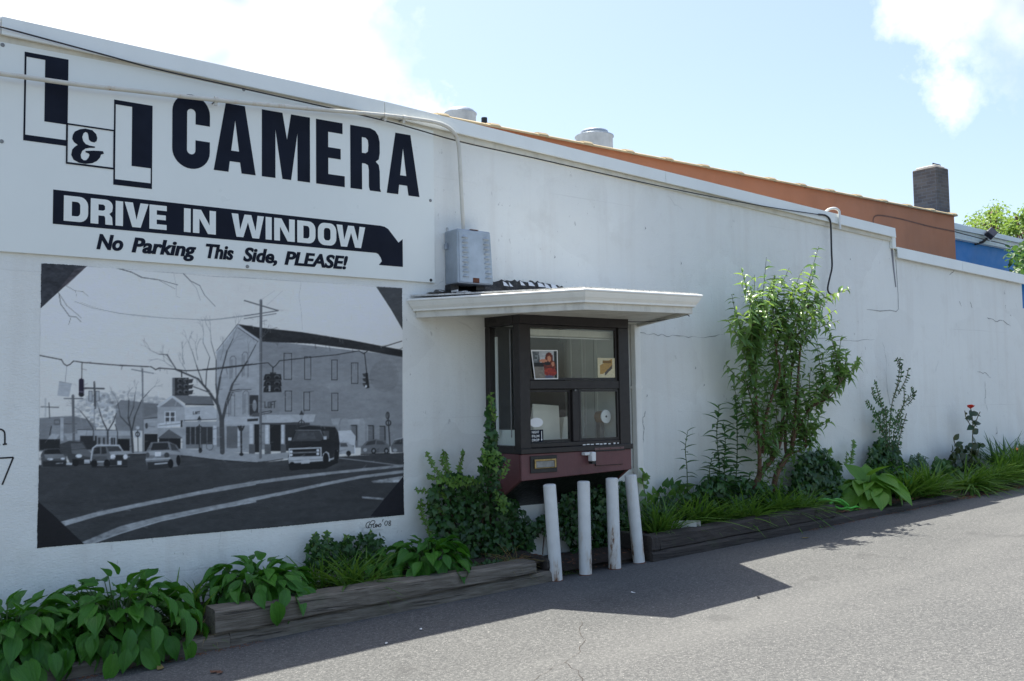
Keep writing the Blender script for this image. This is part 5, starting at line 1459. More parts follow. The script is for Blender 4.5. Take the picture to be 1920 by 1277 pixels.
def build_conduit():
    c = empty('conduit_pipe', (3.2, -.09, 3.1), 'cream painted conduit running across the sign and down to the electrical box', 'pipe')
    Y = -.1
    px = [(-60, 131), (0, 138), (150, 159), (250, 170), (400, 187), (560, 202), (720, 216), (790, 225), (822, 231), (842, 240), (854, 254), (860, 275), (863, 320), (866, 380), (869, 428)]
    pts = [W(a, b, Y) for a, b in px]
    e = W(869, 428, Y); pts[-1] = (e[0], Y, 3.090)
    MB().tube(smooth_path(pts, 5), .0165, 10).build('pipe', M_PIPE, c)
    for a, b2 in ((405, 187), (722, 217), (757, 221)):
        q = W(a, b2, Y)
        m = MB(); m.tube([(q[0]-.012, Y, q[2]-.001), (q[0]+.012, Y, q[2]+.001)], .023, 10); m.box(q[0]-.010, q[0]+.010, Y-.004, Y+.004, q[2]-.045, q[2]-.018); m.build('clamp', M_PIPE, c)
        m = MB(); m.tube([(q[0], Y+.01, q[2]-.01), (q[0], -.026, q[2]-.01)], .006, 6); m.build('bracket', M_STEEL, c)
build_conduit()

def cable(name, px, Y, r, label, mat=M_CABLE, cat='cable', n=5, extra=None):
    pts = [W(a, b, Y) for a, b in px]
    if extra: pts = extra(pts)
    m = MB(); m.tube(smooth_path(pts, n), r, 6)
    return m.build(name, mat, None, label=label, cat=cat)
cable('black_cable', [(-60, 34), (0, 50), (100, 77), (200, 104), (300, 131), (460, 167), (720, 226), (860, 265), (1000, 296), (1150, 330), (1300, 362), (1440, 388), (1540, 403)], -.075, .0055, 'thin black cable strung along the wall under the coping')
cable('dangling_cable', [(1535, 402), (1548, 404), (1556, 412), (1558, 430), (1559, 470), (1560, 500), (1556, 520), (1552, 540), (1555, 550), (1563, 553)], -.07, .011, 'black cable end dangling down the wall above the tall shrub')
def build_goose():
    a = W(1565, 412, -.02)
    p = [(a[0]+.02, -.075, a[2]-.12), (a[0]+.02, -.075, a[2]+.05), (a[0]+.01, -.075, a[2]+.10), (a[0]-.05, -.06, a[2]+.125), (a[0]-.12, -.03, a[2]+.11), (a[0]-.16, .03, a[2]+.06), (a[0]-.17, .06, a[2]+.02)]
    MB().tube(smooth_path(p, 5), .014, 10).build('gooseneck_pipe', M_WHITEPL, None, label='short white gooseneck pipe over the coping above the dangling cable', cat='pipe')
build_goose()

# ------------------------------------------------------------------ downspout
def build_downspout():
    d = empty('downspout', (6.68, -.06, .3), 'white square downspout beside the booth ending in a pipe across the bed', 'downspout')
    dp = MB().box(6.655, 6.735, -.075, -.012, .56, 2.47).build('pipe', M_GUTTER, d, bevel=.008, seg=2)
    for z in (.95, 1.75): MB().box(6.648, 6.742, -.080, -.002, z, z+.03).build('strap', M_GUTTER, dp)
    def sq(pts, w, h, nm):
        m = MB(); vs = []
        pts = [Vector(p) for p in pts]
        for i, p in enumerate(pts):
            t = (pts[min(i+1, len(pts)-1)]-pts[max(i-1, 0)]).normalized()
            s = t.cross(Vector((0, 0, 1)));
            if s.length < .05: s = Vector((1, 0, 0))
            s.normalize(); u = s.cross(t)
            for a, b in ((-1, -1), (1, -1), (1, 1), (-1, 1)): vs.append(p+s*a*w/2+u*b*h/2)
        k = len(pts)
        fs = [(i*4+j, i*4+(j+1) % 4, i*4+4+(j+1) % 4, i*4+4+j) for i in range(k-1) for j in range(4)]
        fs.append((3, 2, 1, 0))
        m.add(vs, fs)
        m.add([vs[-4], vs[-3], vs[-2], vs[-1]], [(0, 1, 2, 3)] if False else [])
        return m.build(nm, M_GUTTER, d)
    sq([(6.695, -.044, .60), (6.695, -.05, .52), (6.70, -.10, .46), (6.72, -.17, .455)], .082, .066, 'elbow')
    a = (6.72, -.165, .452)
    b = W(1310, 984, -.64); b = (b[0], -.64, b[2])
    sq([a, (a[0]+(b[0]-a[0])*.5, a[1]+(b[1]-a[1])*.5, (a[2]+b[2])/2), b], .085, .07, 'outlet_pipe')
    return b
DSP_END = build_downspout()

# ------------------------------------------------------------------ bollards
def build_bollards():
    base = [((1043, 1088), (1030, 908), 'leftmost white bollard with a long rust streak near the timber end'), ((1098, 1077), (1094, 902), 'second white bollard from the left, upright in front of the booth'),
            ((1153, 1066), (1147, 896), 'third white bollard from the left, chipped, in front of the booth'), ((1198, 1055), (1182, 890), 'rightmost white bollard, leaning left beside the right planter')]
    for (b, t, lab) in base:
        g = GP(*b); g = (g[0], g[1], gz(g[0]))
        top = W(t[0], t[1], g[1]+(0.03 if b[0] > 1190 else 0.0))
        e = empty('bollard', g, lab, 'bollard', 'bollards in front of the booth')
        G = Vector(g); Tp = Vector(top); ax = (Tp-G)
        pts = [G-ax*.04, G+ax*.02, G+ax*.3, G+ax*.6, G+ax*.985]
        m = MB(); m.tube(pts, [.053, .053, .0525, .0525, .0525], 24, caps=False); m.build('post', M_BOLL, e)
        m = MB(); m.tube([G+ax*.9855, G+ax*.994, G+ax], [.0523, .050, .040], 24); m.build('cap', M_BOLL, e)
        m = MB(); m.tube([G-ax*.012, G+ax*.006], [.066, .0545], 18, caps=False); m.build('rusted_foot', M_RUST, e)
build_bollards()

# ------------------------------------------------------------------ timber edging
def tie(parent, x0, x1, y0, y1, z0a, z1a, z0b=None, z1b=None, mat=None, seed=0):
    """a railway sleeper, its edges worn and uneven"""
    rs = random.Random(seed)
    z0b = z0a if z0b is None else z0b; z1b = z1a if z1b is None else z1b
    n = max(4, int(abs(x1-x0)/.12)); m = MB(); vs = []
    c = .014
    for i in range(n+1):
        f = i/n; x = x0+(x1-x0)*f; zb = z0a+(z0b-z0a)*f; zt = z1a+(z1b-z1a)*f
        j = lambda k=.005: rs.uniform(-k, k)
        ring = [(y0+c, zb), (y1-c, zb), (y1, zb+c), (y1, zt-c), (y1-c, zt), (y0+c*1.4, zt), (y0, zt-c*1.4), (y0, zb+c)]
        vs += [(x+j(.003), a+j(), b+j(.004)) for a, b in ring]
    k = 8
    fs = [(i*k+q, i*k+(q+1) % k, (i+1)*k+(q+1) % k, (i+1)*k+q) for i in range(n) for q in range(k)]
    fs += [tuple(range(k-1, -1, -1)), tuple(n*k+q for q in range(k))]
    m.add(vs, fs)
    return m.build('timber', mat or M_TIMBER, parent)
def build_edging():
    e = empty('timber_edging', (3.2, -.65, .1), 'weathered railway sleeper edging of the bed under the mural', 'edging')
    yf = -.735
    # ground course
    xs = [-4.2, -1.4, 1.15, 2.385, 5.14]
    for i, (a, b) in enumerate(zip(xs[:-1], xs[1:])):
        tie(e, a+.004, b-.004, yf+.004*i, yf+.175, gz(a)-.06, gz(a)+.085, gz(b)-.06, gz(b)+.085, seed=i)
    za = WZ(403, 1143, yf); zb = WZ(1003, 1052, yf)
    tie(e, WX(403, 1165, yf), WX(1005, 1070, yf), yf-.006, yf+.18, gz(2.3)+.089, za, gz(4.98)+.089, zb, seed=9)
    # short return at the end
    tie(e, 5.02, 5.12, yf+.03, -.12, gz(5.05)+.089, zb-.004, mat=M_TIMBER_D, seed=12)
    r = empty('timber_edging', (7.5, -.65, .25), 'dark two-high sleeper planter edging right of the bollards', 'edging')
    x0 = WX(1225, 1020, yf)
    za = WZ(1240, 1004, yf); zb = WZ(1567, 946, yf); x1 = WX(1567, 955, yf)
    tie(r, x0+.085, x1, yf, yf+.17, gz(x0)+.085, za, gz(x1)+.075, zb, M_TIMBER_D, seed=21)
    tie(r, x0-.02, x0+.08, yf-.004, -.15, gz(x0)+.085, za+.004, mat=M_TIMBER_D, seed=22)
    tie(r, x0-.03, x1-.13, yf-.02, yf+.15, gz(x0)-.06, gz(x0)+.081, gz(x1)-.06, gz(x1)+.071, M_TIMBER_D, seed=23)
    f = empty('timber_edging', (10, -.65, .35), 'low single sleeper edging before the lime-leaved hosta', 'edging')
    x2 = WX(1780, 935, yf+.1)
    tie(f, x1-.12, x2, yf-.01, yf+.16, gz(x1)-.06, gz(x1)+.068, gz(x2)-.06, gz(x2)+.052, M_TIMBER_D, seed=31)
    # slab of old timber in the gap under the booth
    s = empty('kerb_timber', (5.7, -.55, .15), 'old flat timber on the ground behind the bollards', 'timber')
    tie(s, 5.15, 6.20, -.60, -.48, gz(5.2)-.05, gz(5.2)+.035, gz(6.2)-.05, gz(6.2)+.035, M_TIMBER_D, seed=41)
build_edging()

# ------------------------------------------------------------------ buildings behind
def build_orange():
    Y = 3.0
    xr = WX(1789, 410, Y); zt = WZ(1789, 401, Y); xl = WX(690, 175, Y); zt -= .03; ztl = zt+(WZ(800, 205, Y)-WZ(1789, 401, Y))*(xr-xl)/(xr-WX(800, 205, Y))-.03
    b = empty('orange_building', (10, Y+3, 0), 'terracotta orange building with tiled coping rising behind the white one', 'building')
    m = MB(); m.hexa([(xl, Y, -.2), (xr, Y, -.2), (xr, Y+9, -.2), (xl, Y+9, -.2), (xl, Y, ztl), (xr, Y, zt), (xr, Y+9, zt), (xl, Y+9, ztl)]); m.build('wall', M_ORANGE, b)
    zl = lambda x: ztl+(zt-ztl)*(x-xl)/(xr-xl)
    m = MB(); m.hexa([(xl, Y+.25, ztl-.02), (xr-.1, Y+.25, zt-.02), (xr-.1, Y+8.9, zt-.02), (xl, Y+8.9, ztl-.02), (xl, Y+.25, ztl+.006), (xr-.1, Y+.25, zt+.006), (xr-.1, Y+8.9, zt+.006), (xl, Y+8.9, ztl+.006)]); m.build('roof', M_ROOF, b)
    # clay coping tiles with raised collars
    L = .78; n = int((xr-xl)/L)
    tile_mesh = None
    for i in range(n):
        x1 = xr+.04-i*L; x0 = x1-L+.004
        if x1 < xl: break
        m = MB(); vs, fs = [], []
        prof = [(-.05, -.045), (-.055, -.01), (-.03, .022), (.04, .04), (.13, .04), (.20, .022), (.225, -.01), (.22, -.045)]
        for x, k in ((x0, 1.0), (x1-.16, 1.0), (x1-.155, 1.45), (x1-.03, 1.55), (x1, 1.4)):
            for y, z in prof: vs.append((x, Y+.085+(y-.085)*(1+.06*(k-1)), zl(x)+.004+((z+.045)*k-.045)*.6))
        q = len(prof)
        for r in range(4):
            for k in range(q-1): fs.append((r*q+k, (r+1)*q+k, (r+1)*q+k+1, r*q+k+1))
        fs.append(tuple(range(q))); fs.append(tuple(4*q+k for k in range(q-1, -1, -1)))
        m.add(vs, fs); m.build('coping_tile', M_TILE, b)
        m = MB(); m.lathe([(.0, .03), (.05, .024), (.085, .0)], (x1-.12-.25*(i % 3 == 1), Y+.10, zl(x1)+.018), 8); m.build('sunlit_lump', M_MORTAR, b)  # coping bumps, their sunlit tops put into the pale colour
    # scar of an old lower roof
    m = MB()
    q = [W(1637, 420, Y), W(1638, 408, Y), W(1650, 404, Y), W(1690, 411, Y), W(1740, 424, Y), W(1789, 434, Y)]
    m.ribbon([(a[0], Y-.004, a[2]) for a in smooth_path(q, 4)], .028, (0, -1, 0)); m.build('old_roof_scar', M_SCAR, b)
    # chimney
    Yc = 4.6
    x0, x1 = WX(1757, 350, Yc), WX(1780, 350, Yc); ztop = WZ(1757, 311, Yc)
    c = empty('chimney', (x0, Yc, zt), 'sooty brick chimney on the orange building', 'chimney')
    dx = x1-x0
    yb = Yc
    while WX(1712, 350, yb) < x0: yb += .02
    MB().box(x0, x1, Yc, yb, zt-1.0, ztop).build('stack', M_BRICK, c, bevel=.02)
    MB().box(x0+.06, x1-.05, Yc+.06, yb-.06, ztop+.001, ztop+.05).build('mortar_crown', M_MORTAR, c, bevel=.01)
    MB().box(x0+.10, x1-.08, Yc+.15, yb-.45, ztop+.052, ztop+.11).build('cap_slab', M_TAR, c, bevel=.01)
    # roof vents
    def vent(px0, px1, ptop, Yv, lab, dome):
        cx = WX((px0+px1)/2, ptop, Yv); r = (WX(px1, ptop, Yv)-WX(px0, ptop, Yv))/2*.74; z = WZ((px0+px1)/2, ptop, Yv)
        v = empty('roof_vent', (cx, Yv, z-1.2), lab, 'roof vent')
        m = MB(); m.lathe([(r, -1.2), (r, -.02*r), (r*1.06, 0), (r*1.06, .06*r), (r*.95, .1*r)], (cx, Yv, z-.35*r), 28); m.build('drum', M_GALV, v)
        m = MB()
        if dome: m.lathe([(r*.95, .10*r), (r*.9, .22*r), (r*.75, .32*r), (r*.4, .38*r), (0, .39*r)], (cx, Yv, z-.35*r), 28)
        else: m.lathe([(r*.72, .1*r), (r*.76, .12*r), (r*.76, .30*r), (r*.7, .35*r), (0, .36*r)], (cx, Yv, z-.35*r), 28)
        m.build('cap', M_GALV, v)
    vent(830, 896, 205, 5.0, 'domed metal roof vent above the white coping, left one', True)
    vent(1079, 1149, 246, 5.2, 'drum shaped metal roof vent behind the orange parapet', False)
    p = W(908, 221, 4.5); MB().tube([(p[0], 4.5, p[2]-1.0), (p[0], 4.5, p[2])], .045, 10).build('vent_pipe', M_TAR, None, label='small black vent pipe right of the domed roof vent', cat='pipe')
build_orange()

def build_blue():
    Y = 3.45
    b = empty('blue_building', (17, Y+2, .4), 'bright blue building with pale fascia beyond the orange one', 'building')
    xa, xb = WX(1775, 470, Y), WX(1911, 500, Y)
    fa, fb = WZ(1790, 424, Y), WZ(1912, 454, Y)
    ba, bb = WZ(1790, 449, Y), WZ(1912, 473, Y)
    def slab(y0, y1, za0, zb0, za1, zb1, nm, mat, x0=xa, x1=xb):
        MB().hexa([(x0, y0, za0), (x1, y0, zb0), (x1, y1, zb0), (x0, y1, za0), (x0, y0, za1), (x1, y0, zb1), (x1, y1, zb1), (x0, y1, za1)]).build(nm, mat, b)
    slab(Y, Y+6, -.1, -.1, fa-.1, fb-.1, 'wall', M_BLUE)
    slab(Y-.10, Y-.003, ba, bb, fa, fb, 'fascia', M_FASCIA, xa-.05, xb+.1)
    k = .36
    slab(Y-.15, Y-.103, fa-(fa-ba)*k, fb-(fb-bb)*k, fa+.02, fb+.02, 'roof_edge', M_FASCIA, xa-.05, xb+.12)
    # lower wing further on
    xc = 14.95
    w = empty('blue_wing', (xc+2, 1.5, .4), 'low blue wall with white base past the end of the white building', 'wall')
    MB().box(xc, xc+6, .5, 2.0, WZ(1918, 578, .5), WZ(1918, 517, .5)).build('cladding', M_BLUE, w)
    MB().box(xc-.02, xc+6, .46, 2.0, -.1, WZ(1918, 579, .5)).build('plinth', M_STUCCO, w)
    # floodlight
    p = W(1856, 440, Y-.2)
    f = empty('floodlight', p, 'black floodlight on a bracket on the pale fascia', 'floodlight')
    R = Matrix.Rotation(math.radians(-32), 3, 'Y') @ Matrix.Rotation(math.radians(-35), 3, 'X')
    def rot(bx):
        x0, x1, y0, y1, z0, z1 = bx
        return [Vector(p)+R @ Vector(q) for q in ((x0,y0,z0),(x1,y0,z0),(x1,y1,z0),(x0,y1,z0),(x0,y0,z1),(x1,y0,z1),(x1,y1,z1),(x0,y1,z1))]
    MB().hexa(rot((-.11, .11, -.10, .02, -.09, .09))).build('housing', M_LAMPHOUSING, f, bevel=.012)
    MB().hexa(rot((-.12, .12, .021, .032, -.10, .10))).build('lens_rim', M_VINYL, f)
    m = MB(); m.tube([Vector(p)+Vector((-.10, .02, -.09)), Vector(p)+Vector((-.22, .05, -.17)), Vector(p)+Vector((-.25, .19, -.19))], .028, 8); m.build('arm', M_TAR, f)
    cable('fascia_cable', [(1789, 434), (1815, 441), (1850, 450), (1880, 457), (1912, 467), (1925, 471)], Y-.20, .010, 'dark cable running along the pale fascia under the floodlight')
    cable('fascia_cable', [(1789, 431), (1812, 435), (1840, 440), (1880, 449), (1912, 456), (1925, 459)], Y-.20, .006, 'thin upper wire along the pale fascia')
build_blue()

# ------------------------------------------------------------------ leaves
def leaf_tpl(L=1.0, Wd=0.5, prof=None, rows=6, fold=0.25, droop=0.25, five=True, wave=0.0, seed=0):
    """one leaf along +Y, face +Z; returns (verts, faces)"""
    rs = random.Random(seed)
    prof = prof or [0.05, .55, .95, 1.0, .72, .36, 0.0]
    cross = (-1, -.5, 0, .5, 1) if five else (-1, 0, 1)
    vs, fs = [], []
    n = rows
    for i in range(n+1):
        t = i/n; k = t*(len(prof)-1); a = int(min(k, len(prof)-2)); f = k-a
        w = (prof[a]*(1-f)+prof[a+1]*f)*Wd/2
        for c in cross:
            x = c*w
            z = abs(c)*w*fold*2 - droop*L*t*t + wave*math.sin(t*9+c*2+seed)*abs(c)
            y = L*t - abs(c)*(.08*L if i == 0 else 0)*prof[min(1, len(prof)-1)]
            vs.append((x, y, z))
    q = len(cross)
    for i in range(n):
        for j in range(q-1): fs.append((i*q+j, i*q+j+1, (i+1)*q+j+1, (i+1)*q+j))
    return np.array(vs), fs
def frame(d, up=(0, 0, 1), roll=0.0):
    d = Vector(d).normalized(); u = Vector(up)
    x = d.cross(u)
    if x.length < .05: x = d.cross(Vector((1, 0, 0)))
    x.normalize(); z = x.cross(d)
    if roll:
        c, s = math.cos(roll), math.sin(roll); x, z = x*c+z*s, z*c-x*s
    return Matrix(((x.x, d.x, z.x), (x.y, d.y, z.y), (x.z, d.z, z.z)))
class Fol:
    def __init__(s): s.v = []; s.f = []; s.n = 0
    def add(s, tpl, R, pos, sc=1.0):
        v = (tpl[0]*sc) @ np.array(R).T + np.array(pos); s.v.append(v)
        for f in tpl[1]: s.f.append(tuple(i+s.n for i in f))
        s.n += len(v)
    def build(s, name, mat, parent=None, kind='stuff', **kw):
        m = MB(); V = np.concatenate(s.v) if s.v else np.zeros((0, 3))
        m.v = [tuple(r) for r in V.tolist()]; m.f = s.f; m.sm = [True]*len(s.f)
        return m.build(name, mat, parent, kind=kind, **kw)
def leaf_mesh(name, tpl, mat):
    me = bpy.data.meshes.new(name); me.from_pydata(tpl[0].tolist(), [], tpl[1]); me.polygons.foreach_set('use_smooth', [True]*len(tpl[1])); me.materials.append(mat); me.update()
    return me
def leaf_obj(me, parent, R, pos, sc):
    o = bpy.data.objects.new('leaf', me)
    o.matrix_basis = Matrix.Translation(Vector(pos)-parent.location) @ R.to_4x4() @ Matrix.Diagonal((sc, sc, sc, 1))
    link(o, parent); return o

HP = [.30, .82, 1.0, .95, .72, .36, 0.0]
HOSTA_T = [leaf_tpl(1, .56+.05*k, HP, 6, .16+.05*k, .10+.10*k, True, .022, k) for k in range(4)]
HOSTA_M = [leaf_mesh('hosta_leaf_mesh', t, M_HOSTA) for t in HOSTA_T]
CHART_T = [leaf_tpl(1, .82, [.55, .96, 1.0, .92, .72, .40, .04], 6, .10+.03*k, .16+.10*k, True, .010, k) for k in range(3)]
CHART_M = [leaf_mesh('broad_hosta_leaf_mesh', t, M_CHART) for t in CHART_T]

def hosta(x, y, z, rad, hgt, n, ls, label, meshes=HOSTA_M, seed=0, low=-.18, lift0=24):
    """a mound of leaves lying over each other like shingles, upright in the heart"""
    rs = random.Random(seed)
    e = empty('hosta', (x, y, z), label, 'hosta')
    st = MB(); C = Vector((x, y, z))
    r0, h0 = rad-ls*.55, hgt-ls*.30
    for i in range(n):
        f = (i+.5)/n
        cp = 1-(1-low)*f**.92                      # cosine of the polar angle, even in area
        phi = math.acos(max(-1, min(1, cp)))+rs.uniform(-.10, .10)
        a = i*2.39996+rs.uniform(-.3, .3)
        rad_d = Vector((math.cos(a), math.sin(a), 0))
        k = rs.uniform(.70, 1.10)
        nrm = (rad_d*math.sin(phi)*h0+Vector((0, 0, math.cos(phi)*r0))).normalized()
        pos = C+rad_d*(r0*math.sin(phi)*k)+Vector((0, 0, max(.015, h0*math.cos(phi)*k+.03)))
        down = (rad_d*math.cos(phi)*r0-Vector((0, 0, math.sin(phi)*h0))).normalized()
        lift = math.radians(lift0+46*max(0, 1-phi/.8)+rs.uniform(-20, 22))
        d = down*math.cos(lift)+nrm*math.sin(lift)
        tw = rs.gauss(0, .22); d = (d+Vector((-rad_d.y, rad_d.x, 0))*tw).normalized()
        sc = ls*rs.uniform(.74, 1.12)*(.70+.30*min(1, phi/.9))
        pos = pos-d*sc*.30
        if pos.y > -.06: pos.y = -.06-rs.random()*.05
        if pos.y+d.y*sc > -.03: d.y *= -.2
        leaf_obj(meshes[rs.randrange(len(meshes))], e, frame(d, nrm, rs.gauss(0, .22)), pos, sc)
        if i % 2 == 0: st.tube([C+Vector((rs.uniform(-.03, .03), rs.uniform(-.03, .03), 0)), C.lerp(pos, .6)+Vector((0, 0, .02)), pos+d*.01], [.005, .004, .003], 5, caps=False)
    st.build('stalks', M_STEM, e)
    return e
def gat(px, py, Y): return W(px, py, Y)
def bedpos(px, Y, py=1000, lift=.12):
    x = W(px, py, Y)[0]; return x, Y, gz(x)+lift
x, y, z = bedpos(15, -.42, 1180, .06); hosta(x, y, z, .52, .42, 200, .165, 'dark green hosta spilling out of the left edge of the bed', seed=1, low=-.08)
x, y, z = bedpos(222, -.42, 1160, .06); hosta(x, y, z, .57, .46, 260, .160, 'large mounded hosta overhanging the low timber below the mural corner', seed=2, low=-.06)
x, y, z = bedpos(482, -.36, 1090, .15); hosta(x, y, z, .47, .33, 160, .150, 'hosta behind the start of the upper timber', seed=3, low=.05)
x, y, z = bedpos(800, -.36, 1050, .15); hosta(x, y, z, .44, .31, 130, .150, 'hosta before the ivy, left of the booth', seed=4, low=.05)
x, y, z = bedpos(706, -.22, 1040, .15); hosta(x, y, z, .27, .22, 42, .13, 'small hosta tucked behind the daylilies', seed=5)
x, y, z = bedpos(1625, -.38, 905, .10); hosta(x, y, z, .50, .40, 34, .30, 'lime green hosta with very large round leaves', CHART_M, seed=8, low=.1, lift0=32)
x, y, z = bedpos(1668, -.22, 900, .08); hosta(x, y, z, .38, .34, 44, .21, 'darker hosta behind the lime green one', seed=9)
x, y, z = bedpos(1238, -.16, 940, .12); hosta(x, y, z, .26, .30, 34, .13, 'broad-leaved plant beside the downspout', seed=10)

BLADE_T = [leaf_tpl(1, .045, [.55, .9, 1.0, .9, .7, .4, 0], 7, .3, dr, False) for dr in (.25, .5, .85)]
def clump(px, py, Y, n, L, label, mat=M_BLADE, spread=1.0, seed=0, lift=.08, upr=60, rx=.12, name='daylily_clump', cat='daylily', wid=1.0, lean=(0, 0)):
    rs = random.Random(seed)
    x = W(px, py, Y)[0]; z = gz(x)+lift
    e = empty(name, (x, Y, z), label, cat)
    fo = Fol()
    for i in range(n):
        a = rs.uniform(0, 2*PI); el = math.radians(rs.gauss(upr, 16))
        d = Vector((math.cos(a)*math.cos(el)*spread+lean[0], math.sin(a)*math.cos(el)*spread+lean[1], math.sin(el)))
        p = (x+rs.uniform(-rx, rx), min(-.05, Y+rs.uniform(-.07, .07)), z-.02)
        sc = L*rs.uniform(.55, 1.1)
        if p[1]+d.normalized().y*sc > -.03: d.y = -abs(d.y)*.4
        t = BLADE_T[rs.choice((0, 1, 1, 2, 2))]
        tv = t[0]*np.array([wid, 1, 1])
        fo.add((tv, t[1]), frame(d, (0, 0, 1), rs.uniform(-.5, .5)), p, sc)
    fo.build('blades', mat, e)
    return e
clump(668, 1080, -.42, 120, .46, 'arching daylily clump between two hostas under the mural', seed=1, lift=.15, upr=55, wid=.9)
clump(600, 1070, -.30, 50, .40, 'thin daylily tuft right of the second hosta', seed=2, lift=.15)
clump(352, 1140, -.26, 46, .42, 'upright grassy tuft at the wall between two hostas', seed=3, lift=.08, upr=68)
clump(368, 1180, -.52, 150, .22, 'yellowing liriope tuft at the end of the upper timber', mat=M_DRY, seed=4, lift=.05, upr=42, name='liriope_tuft', cat='grass', wid=.55)
clump(358, 1195, -.50, 110, .24, 'dark green liriope beside the big hosta', seed=5, lift=.05, upr=38, name='liriope_tuft', cat='grass', wid=.55)
clump(955, 1046, -.50, 120, .27, 'straw coloured dry grass lying on the timber before the ivy', mat=M_DRY, seed=6, lift=.17, upr=18, name='dry_grass', cat='grass', wid=.4, lean=(.7, -.1))
clump(925, 1044, -.46, 60, .18, 'short green grass at the foot of the ivy', seed=7, lift=.16, upr=35, name='grass_tuft', cat='grass', wid=.5)
clump(1070, 1076, -.60, 70, .10, 'weedy grass between the first two bollards', seed=8, lift=.03, upr=45, name='grass_tuft', cat='grass', wid=.6)
for i, (px, py, Y, n, L, lab, u) in enumerate((
        (1238, 985, -.46, 150, .36, 'daylily clump over the downspout outlet', 48), (1300, 970, -.36, 110, .42, 'daylily clump behind the downspout outlet', 45),
        (1345, 960, -.45, 120, .36, 'daylily clump at the middle of the dark planter', 42), (1400, 955, -.50, 150, .36, 'daylily clump before the trunks of the tall shrub', 34),
        (1460, 945, -.46, 130, .38, 'daylily clump right of the shrub trunks', 38), (1505, 940, -.52, 150, .34, 'drooping daylily clump at the right end of the dark planter', 26),
        (1700, 915, -.46, 130, .44, 'daylily clump right of the lime green hosta', 48), (1740, 910, -.48, 170, .46, 'dense daylily clump on the low timber', 46),
        (1815, 905, -.48, 210, .50, 'long daylily clump lying towards the paving below the rose', 24), (1868, 900, -.48, 160, .48, 'daylily clump right of the rose', 32),
        (1905, 885, -.44, 190, .50, 'tall daylily clump at the right edge', 50), (1950, 880, -.46, 120, .5, 'daylily clump past the right edge', 45))):
    clump(px, py, Y, int(n*1.25), L*1.15, lab, seed=20+i, lift=.16 if px < 1560 else .05, upr=u+14, rx=.12, wid=.95)
clump(1878, 860, -.18, 60, .62, 'stiff dark iris-like blades against the wall at the right', mat=M_BLUEGREEN, seed=50, lift=.06, upr=74, name='iris_clump', cat='iris')

# ---- ivy
IVY_T = (np.array([(0, 0, 0), (-.42, -.12, .02), (-.62, .22, -.02), (-.28, .42, .03), (-.20, .62, 0), (0, 1.0, -.06), (.20, .62, 0), (.28, .42, .03), (.62, .22, -.02), (.42, -.12, .02), (0, .38, .06)]),
         [(10, 0, 1), (10, 1, 2), (10, 2, 3), (10, 3, 4), (10, 4, 5), (10, 5, 6), (10, 6, 7), (10, 7, 8), (10, 8, 9), (10, 9, 0)])
def in_poly(x, y, q):
    ins = False
    for (ax, ay), (bx, by) in zip(q, q[1:]+q[:1]):
        if (ay > y) != (by > y) and x < (bx-ax)*(y-ay)/(by-ay)+ax: ins = not ins
    return ins
def ivy_fill(e, regions, seed, mat=M_IVY, size=(.035, .06), name='foliage', tpl=IVY_T, depth_bias=1.0):
    rs = random.Random(seed); fo = Fol()
    for poly, n, y0, y1 in regions:
        xs = [p[0] for p in poly]; ys = [p[1] for p in poly]; k = 0
        while k < n:
            a, b = rs.uniform(min(xs), max(xs)), rs.uniform(min(ys), max(ys))
            if not in_poly(a, b, poly): continue
            k += 1
            Y = y0+(y1-y0)*rs.random()**depth_bias
            p = W(a, b, Y)
            d = Vector((rs.gauss(0, .6), rs.gauss(-.15, .35), rs.gauss(-.55, .45)))
            up = Vector((rs.gauss(0, .45), -1, rs.gauss(.55, .4)))
            fo.add(tpl, frame(d, up, 0), p, rs.uniform(*size))
    return fo.build(name, mat, e)
def sprig(e, px, Y0, Y1, mat, seed, leaf=(.03, .05), step=.02, tpl=IVY_T, nm='sprig_leaves', r=.003):
    rs = random.Random(seed); pts = smooth_path([W(a, b, Y0+(Y1-Y0)*i/max(1, len(px)-1)) for i, (a, b) in enumerate(px)], 6)
    MB().tube(pts, r, 5).build('stem', M_TWIG, e)
    fo = Fol(); acc = 0; side = 1
    for a, b in zip(pts[:-1], pts[1:]):
        A, B = Vector(a), Vector(b); acc += (B-A).length
        while acc > step:
            acc -= step; side = -side; t = (B-A).normalized()
            o = t.cross(Vector((0, -1, 0))).normalized()*side
            d = o+t*.35+Vector((0, rs.gauss(-.35, .3), rs.gauss(-.15, .3)))
            fo.add(tpl, frame(d, (rs.gauss(0, .3), -1, rs.gauss(.5, .3))), A+o*.004, rs.uniform(*leaf))
    fo.build(nm, mat, e)
